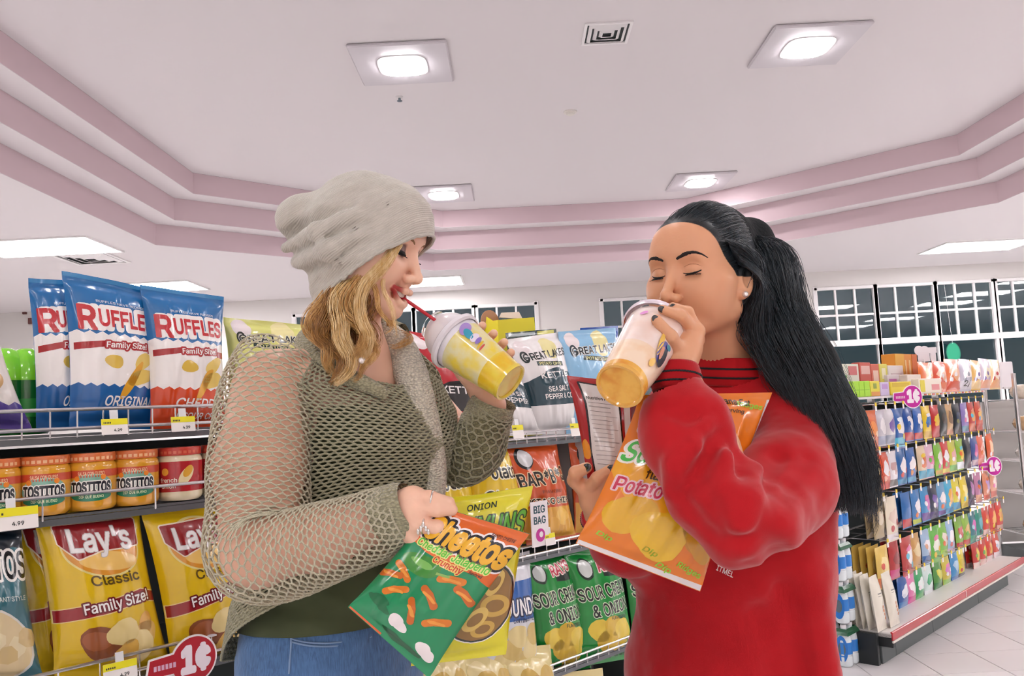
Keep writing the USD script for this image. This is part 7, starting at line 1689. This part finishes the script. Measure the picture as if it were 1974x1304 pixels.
# drinks
CLEAR = usdkit.material(stage, "/World/Looks/clear_plastic", {"t": ("transparent_bsdf", {"color": (0.985, 0.98, 0.985)}), "g": ("glossy_bsdf", {"color": (1, 1, 1), "roughness": 0.06}), "d": ("diffuse_bsdf", {"color": (0.85, 0.83, 0.86)}), "f": ("fresnel", {"IOR": 1.5}), "k": ("math", {"math_type": "multiply", "value2": 1.0}), "m": ("mix_closure", {}), "m2": ("mix_closure", {"fac": 0.05})},
    [("f.fac", "k.value1"), ("k.value", "m.fac"), ("t.BSDF", "m2.closure1"), ("d.BSDF", "m2.closure2"), ("m2.closure", "m.closure1"), ("g.BSDF", "m.closure2")], surface="m.closure")
def slush(name, a, b_, mix=0.5):
    return usdkit.material(stage, f"/World/Looks/{name}", {"tc": ("texture_coordinate", {}), "n": ("noise_texture", {"scale": 28.0, "detail": 4.0}), "r": ("rgb_ramp", {"ramp": [(mix - 0.12, lin(a)), (mix + 0.12, lin(b_))]}), "p": ("principled_bsdf", {"roughness": 0.3, "subsurface_weight": 0.15, "subsurface_radius": (0.5, 0.5, 0.3), "subsurface_scale": 0.01, "coat_weight": 0.6, "coat_roughness": 0.05})},
        [("tc.object", "n.vector"), ("n.fac", "r.fac"), ("r.color", "p.base_color")], surface="p.BSDF")
MATS_FOAM = slush("foam", "e6e2e8", "f4f0f2")
def cup(label, bot, topc, r0, r1, fills, dome=None, straw=None, prints=(), view=CO):
    bot, topc = np.asarray(bot), np.asarray(topc); d = topc - bot; L = np.linalg.norm(d); d = d / L
    o = thing("drink_cup", label, "cup", bot, "tilted clear drink cups")
    rad = lambda t: r0 + (r1 - r0) * t
    put("cup_wall", lathe([(rad(t) + 0.0004, L * t) for t in np.linspace(fills[-1][2] - 0.02, 1, 4)] + [(r1 + 0.003, L), (r1 + 0.004, L + 0.003), (r1 + 0.002, L + 0.006)], bot, topc, 56), CLEAR, o, smooth=40)
    put("base_ring", lathe([(r0 * 0.84, 0.0004), (r0 * 0.9, -0.003), (r0, -0.003), (r0 + 0.0006, 0.004)], bot, topc, 48), mat("dda545" if not dome else "e6cc40", 0.15, coat=0.8), o, smooth=40)
    for nm, t0, t1, m in fills:
        put(nm, lathe([(0, L * t0 + 0.0005)] + [((rad(t) - 0.0016), L * t) for t in np.linspace(t0, t1, 10)] + [(0, L * t1)], bot, topc, 48), m, o, smooth=40)
    if dome:
        put("foam_dome", lathe([(r1 - 0.002, L - 0.002)] + [((r1 - 0.004) * math.cos(a), L + 0.008 + dome * 0.93 * math.sin(a)) for a in np.linspace(0.05, 1.5, 12)] + [(0, L + 0.008 + dome * 0.93)], bot, topc, 48), MATS_FOAM, o, smooth=40)
        put("dome_lid", lathe([(r1 * math.cos(a) + 0.0006, L + 0.010 + dome * math.sin(a)) for a in np.linspace(1.0, 1.3, 5)], bot, topc, 56), CLEAR, o, smooth=40)
        put("lid_ring", lathe([(r1, L - 0.003), (r1 + 0.0045, L), (r1 + 0.005, L + 0.007), (r1 + 0.001, L + 0.010), (r1 - 0.003, L + 0.010)], bot, topc, 56), mat("ebe7ec", 0.15, coat=0.8), o, smooth=40)
    else:
        put("rim_band", lathe([(r1 + 0.003, L - 0.002), (r1 + 0.0055, L), (r1 + 0.0055, L + 0.006), (r1, L + 0.008), (r1 - 0.004, L + 0.006)], bot, topc, 56), mat("e8dce6", 0.15, coat=0.6), o, smooth=40)
    x = np.cross(d, view - bot); x /= np.linalg.norm(x); y = np.cross(x, d)     # y points to the eye
    for nm, poly, col, lay in prints:
        rr = flat(poly, 0.006); st, f_ = rr
        t_ = st[:, 1] / L; R_ = rad(t_) + 0.0006 * lay; a = st[:, 0] / r1
        put(nm, (bot + d * st[:, 1:2] + R_[:, None] * (np.sin(a)[:, None] * x + np.cos(a)[:, None] * y), f_), mat(col, 0.3), o, smooth=True)
    if straw is not None:
        put("straw", tube(spline(straw, 16), 0.0032, 10), mat("c4182e", 0.3), o, smooth=40)
def el(cx, cy, rx, ry, rot=0): return affinity.translate(affinity.rotate(affinity.scale(Point(0, 0).buffer(1, 20), rx, ry), rot), cx, cy)
cup("yellow slush drink with a domed lid and red straw, held by the blonde woman", at(982, 737, 1.455), at(880, 660, 1.505), 0.036, 0.052,
    [("lemon_slush", 0.0, 0.30, slush("lemon_slush", "e6bc14", "f0dc50")), ("pale_slush", 0.30, 0.90, slush("pale_slush", "e2dcae", "e8d040", 0.52)), ("ice_foam", 0.90, 0.99, slush("ice_foam", "e6e2e8", "f4f0f2"))], dome=0.062, straw=[at(771, 571, 1.475), at(812, 599, 1.485), at(854, 629, 1.49), at(880, 650, 1.50)],
    prints=[("violet_print", el(0.032, 0.112, 0.016, 0.010, 20), "a48ac8", 1), ("teal_print", el(0.027, 0.100, 0.008, 0.012, -20), "3a9ab4", 2), ("white_print", el(0.030, 0.087, 0.012, 0.007, 10), "e6dcec", 2), ("violet_print", el(0.030, 0.078, 0.010, 0.004, 10), "8a74c0", 3), ("red_print", el(0.024, 0.064, 0.010, 0.0018, 8), "c84a4a", 2), ("yellow_print", el(0.026, 0.070, 0.012, 0.002, 8), "e0b82a", 2)])
cup("peach frozen drink with violet print held to the dark haired woman's mouth", CUPB, CUPT, 0.0365, 0.0500,
    [("amber_base", 0.0, 0.10, slush("amber_syrup", "d98a16", "efb648", 0.45)), ("peach_slush", 0.10, 0.42, slush("peach_slush", "ecc49a", "f0d6ba", 0.4)), ("cream_slush", 0.42, 0.98, slush("cream_slush", "ecd2c4", "f2e2da"))],
    prints=[("violet_print", el(0.032, 0.075, 0.012, 0.024, 12), "3a2f86", 1), ("dark_print", el(0.038, 0.068, 0.009, 0.020, 8), "101c2a", 2), ("orange_print", el(0.030, 0.072, 0.004, 0.014, 12), "b8643a", 3), ("yellow_print", el(0.020, 0.085, 0.005, 0.024, 14), "e0b450", 1), ("yellow_print", el(0.026, 0.042, 0.006, 0.010, -8), "e0b040", 1),
            ("pink_print", el(-0.034, 0.135, 0.007, 0.004, 30), "e89ad8", 1), ("teal_print", el(0.036, 0.094, 0.006, 0.005), "1f7a8a", 3), ("blue_print", el(0.030, 0.118, 0.010, 0.006, -30), "a8a4dc", 1)])
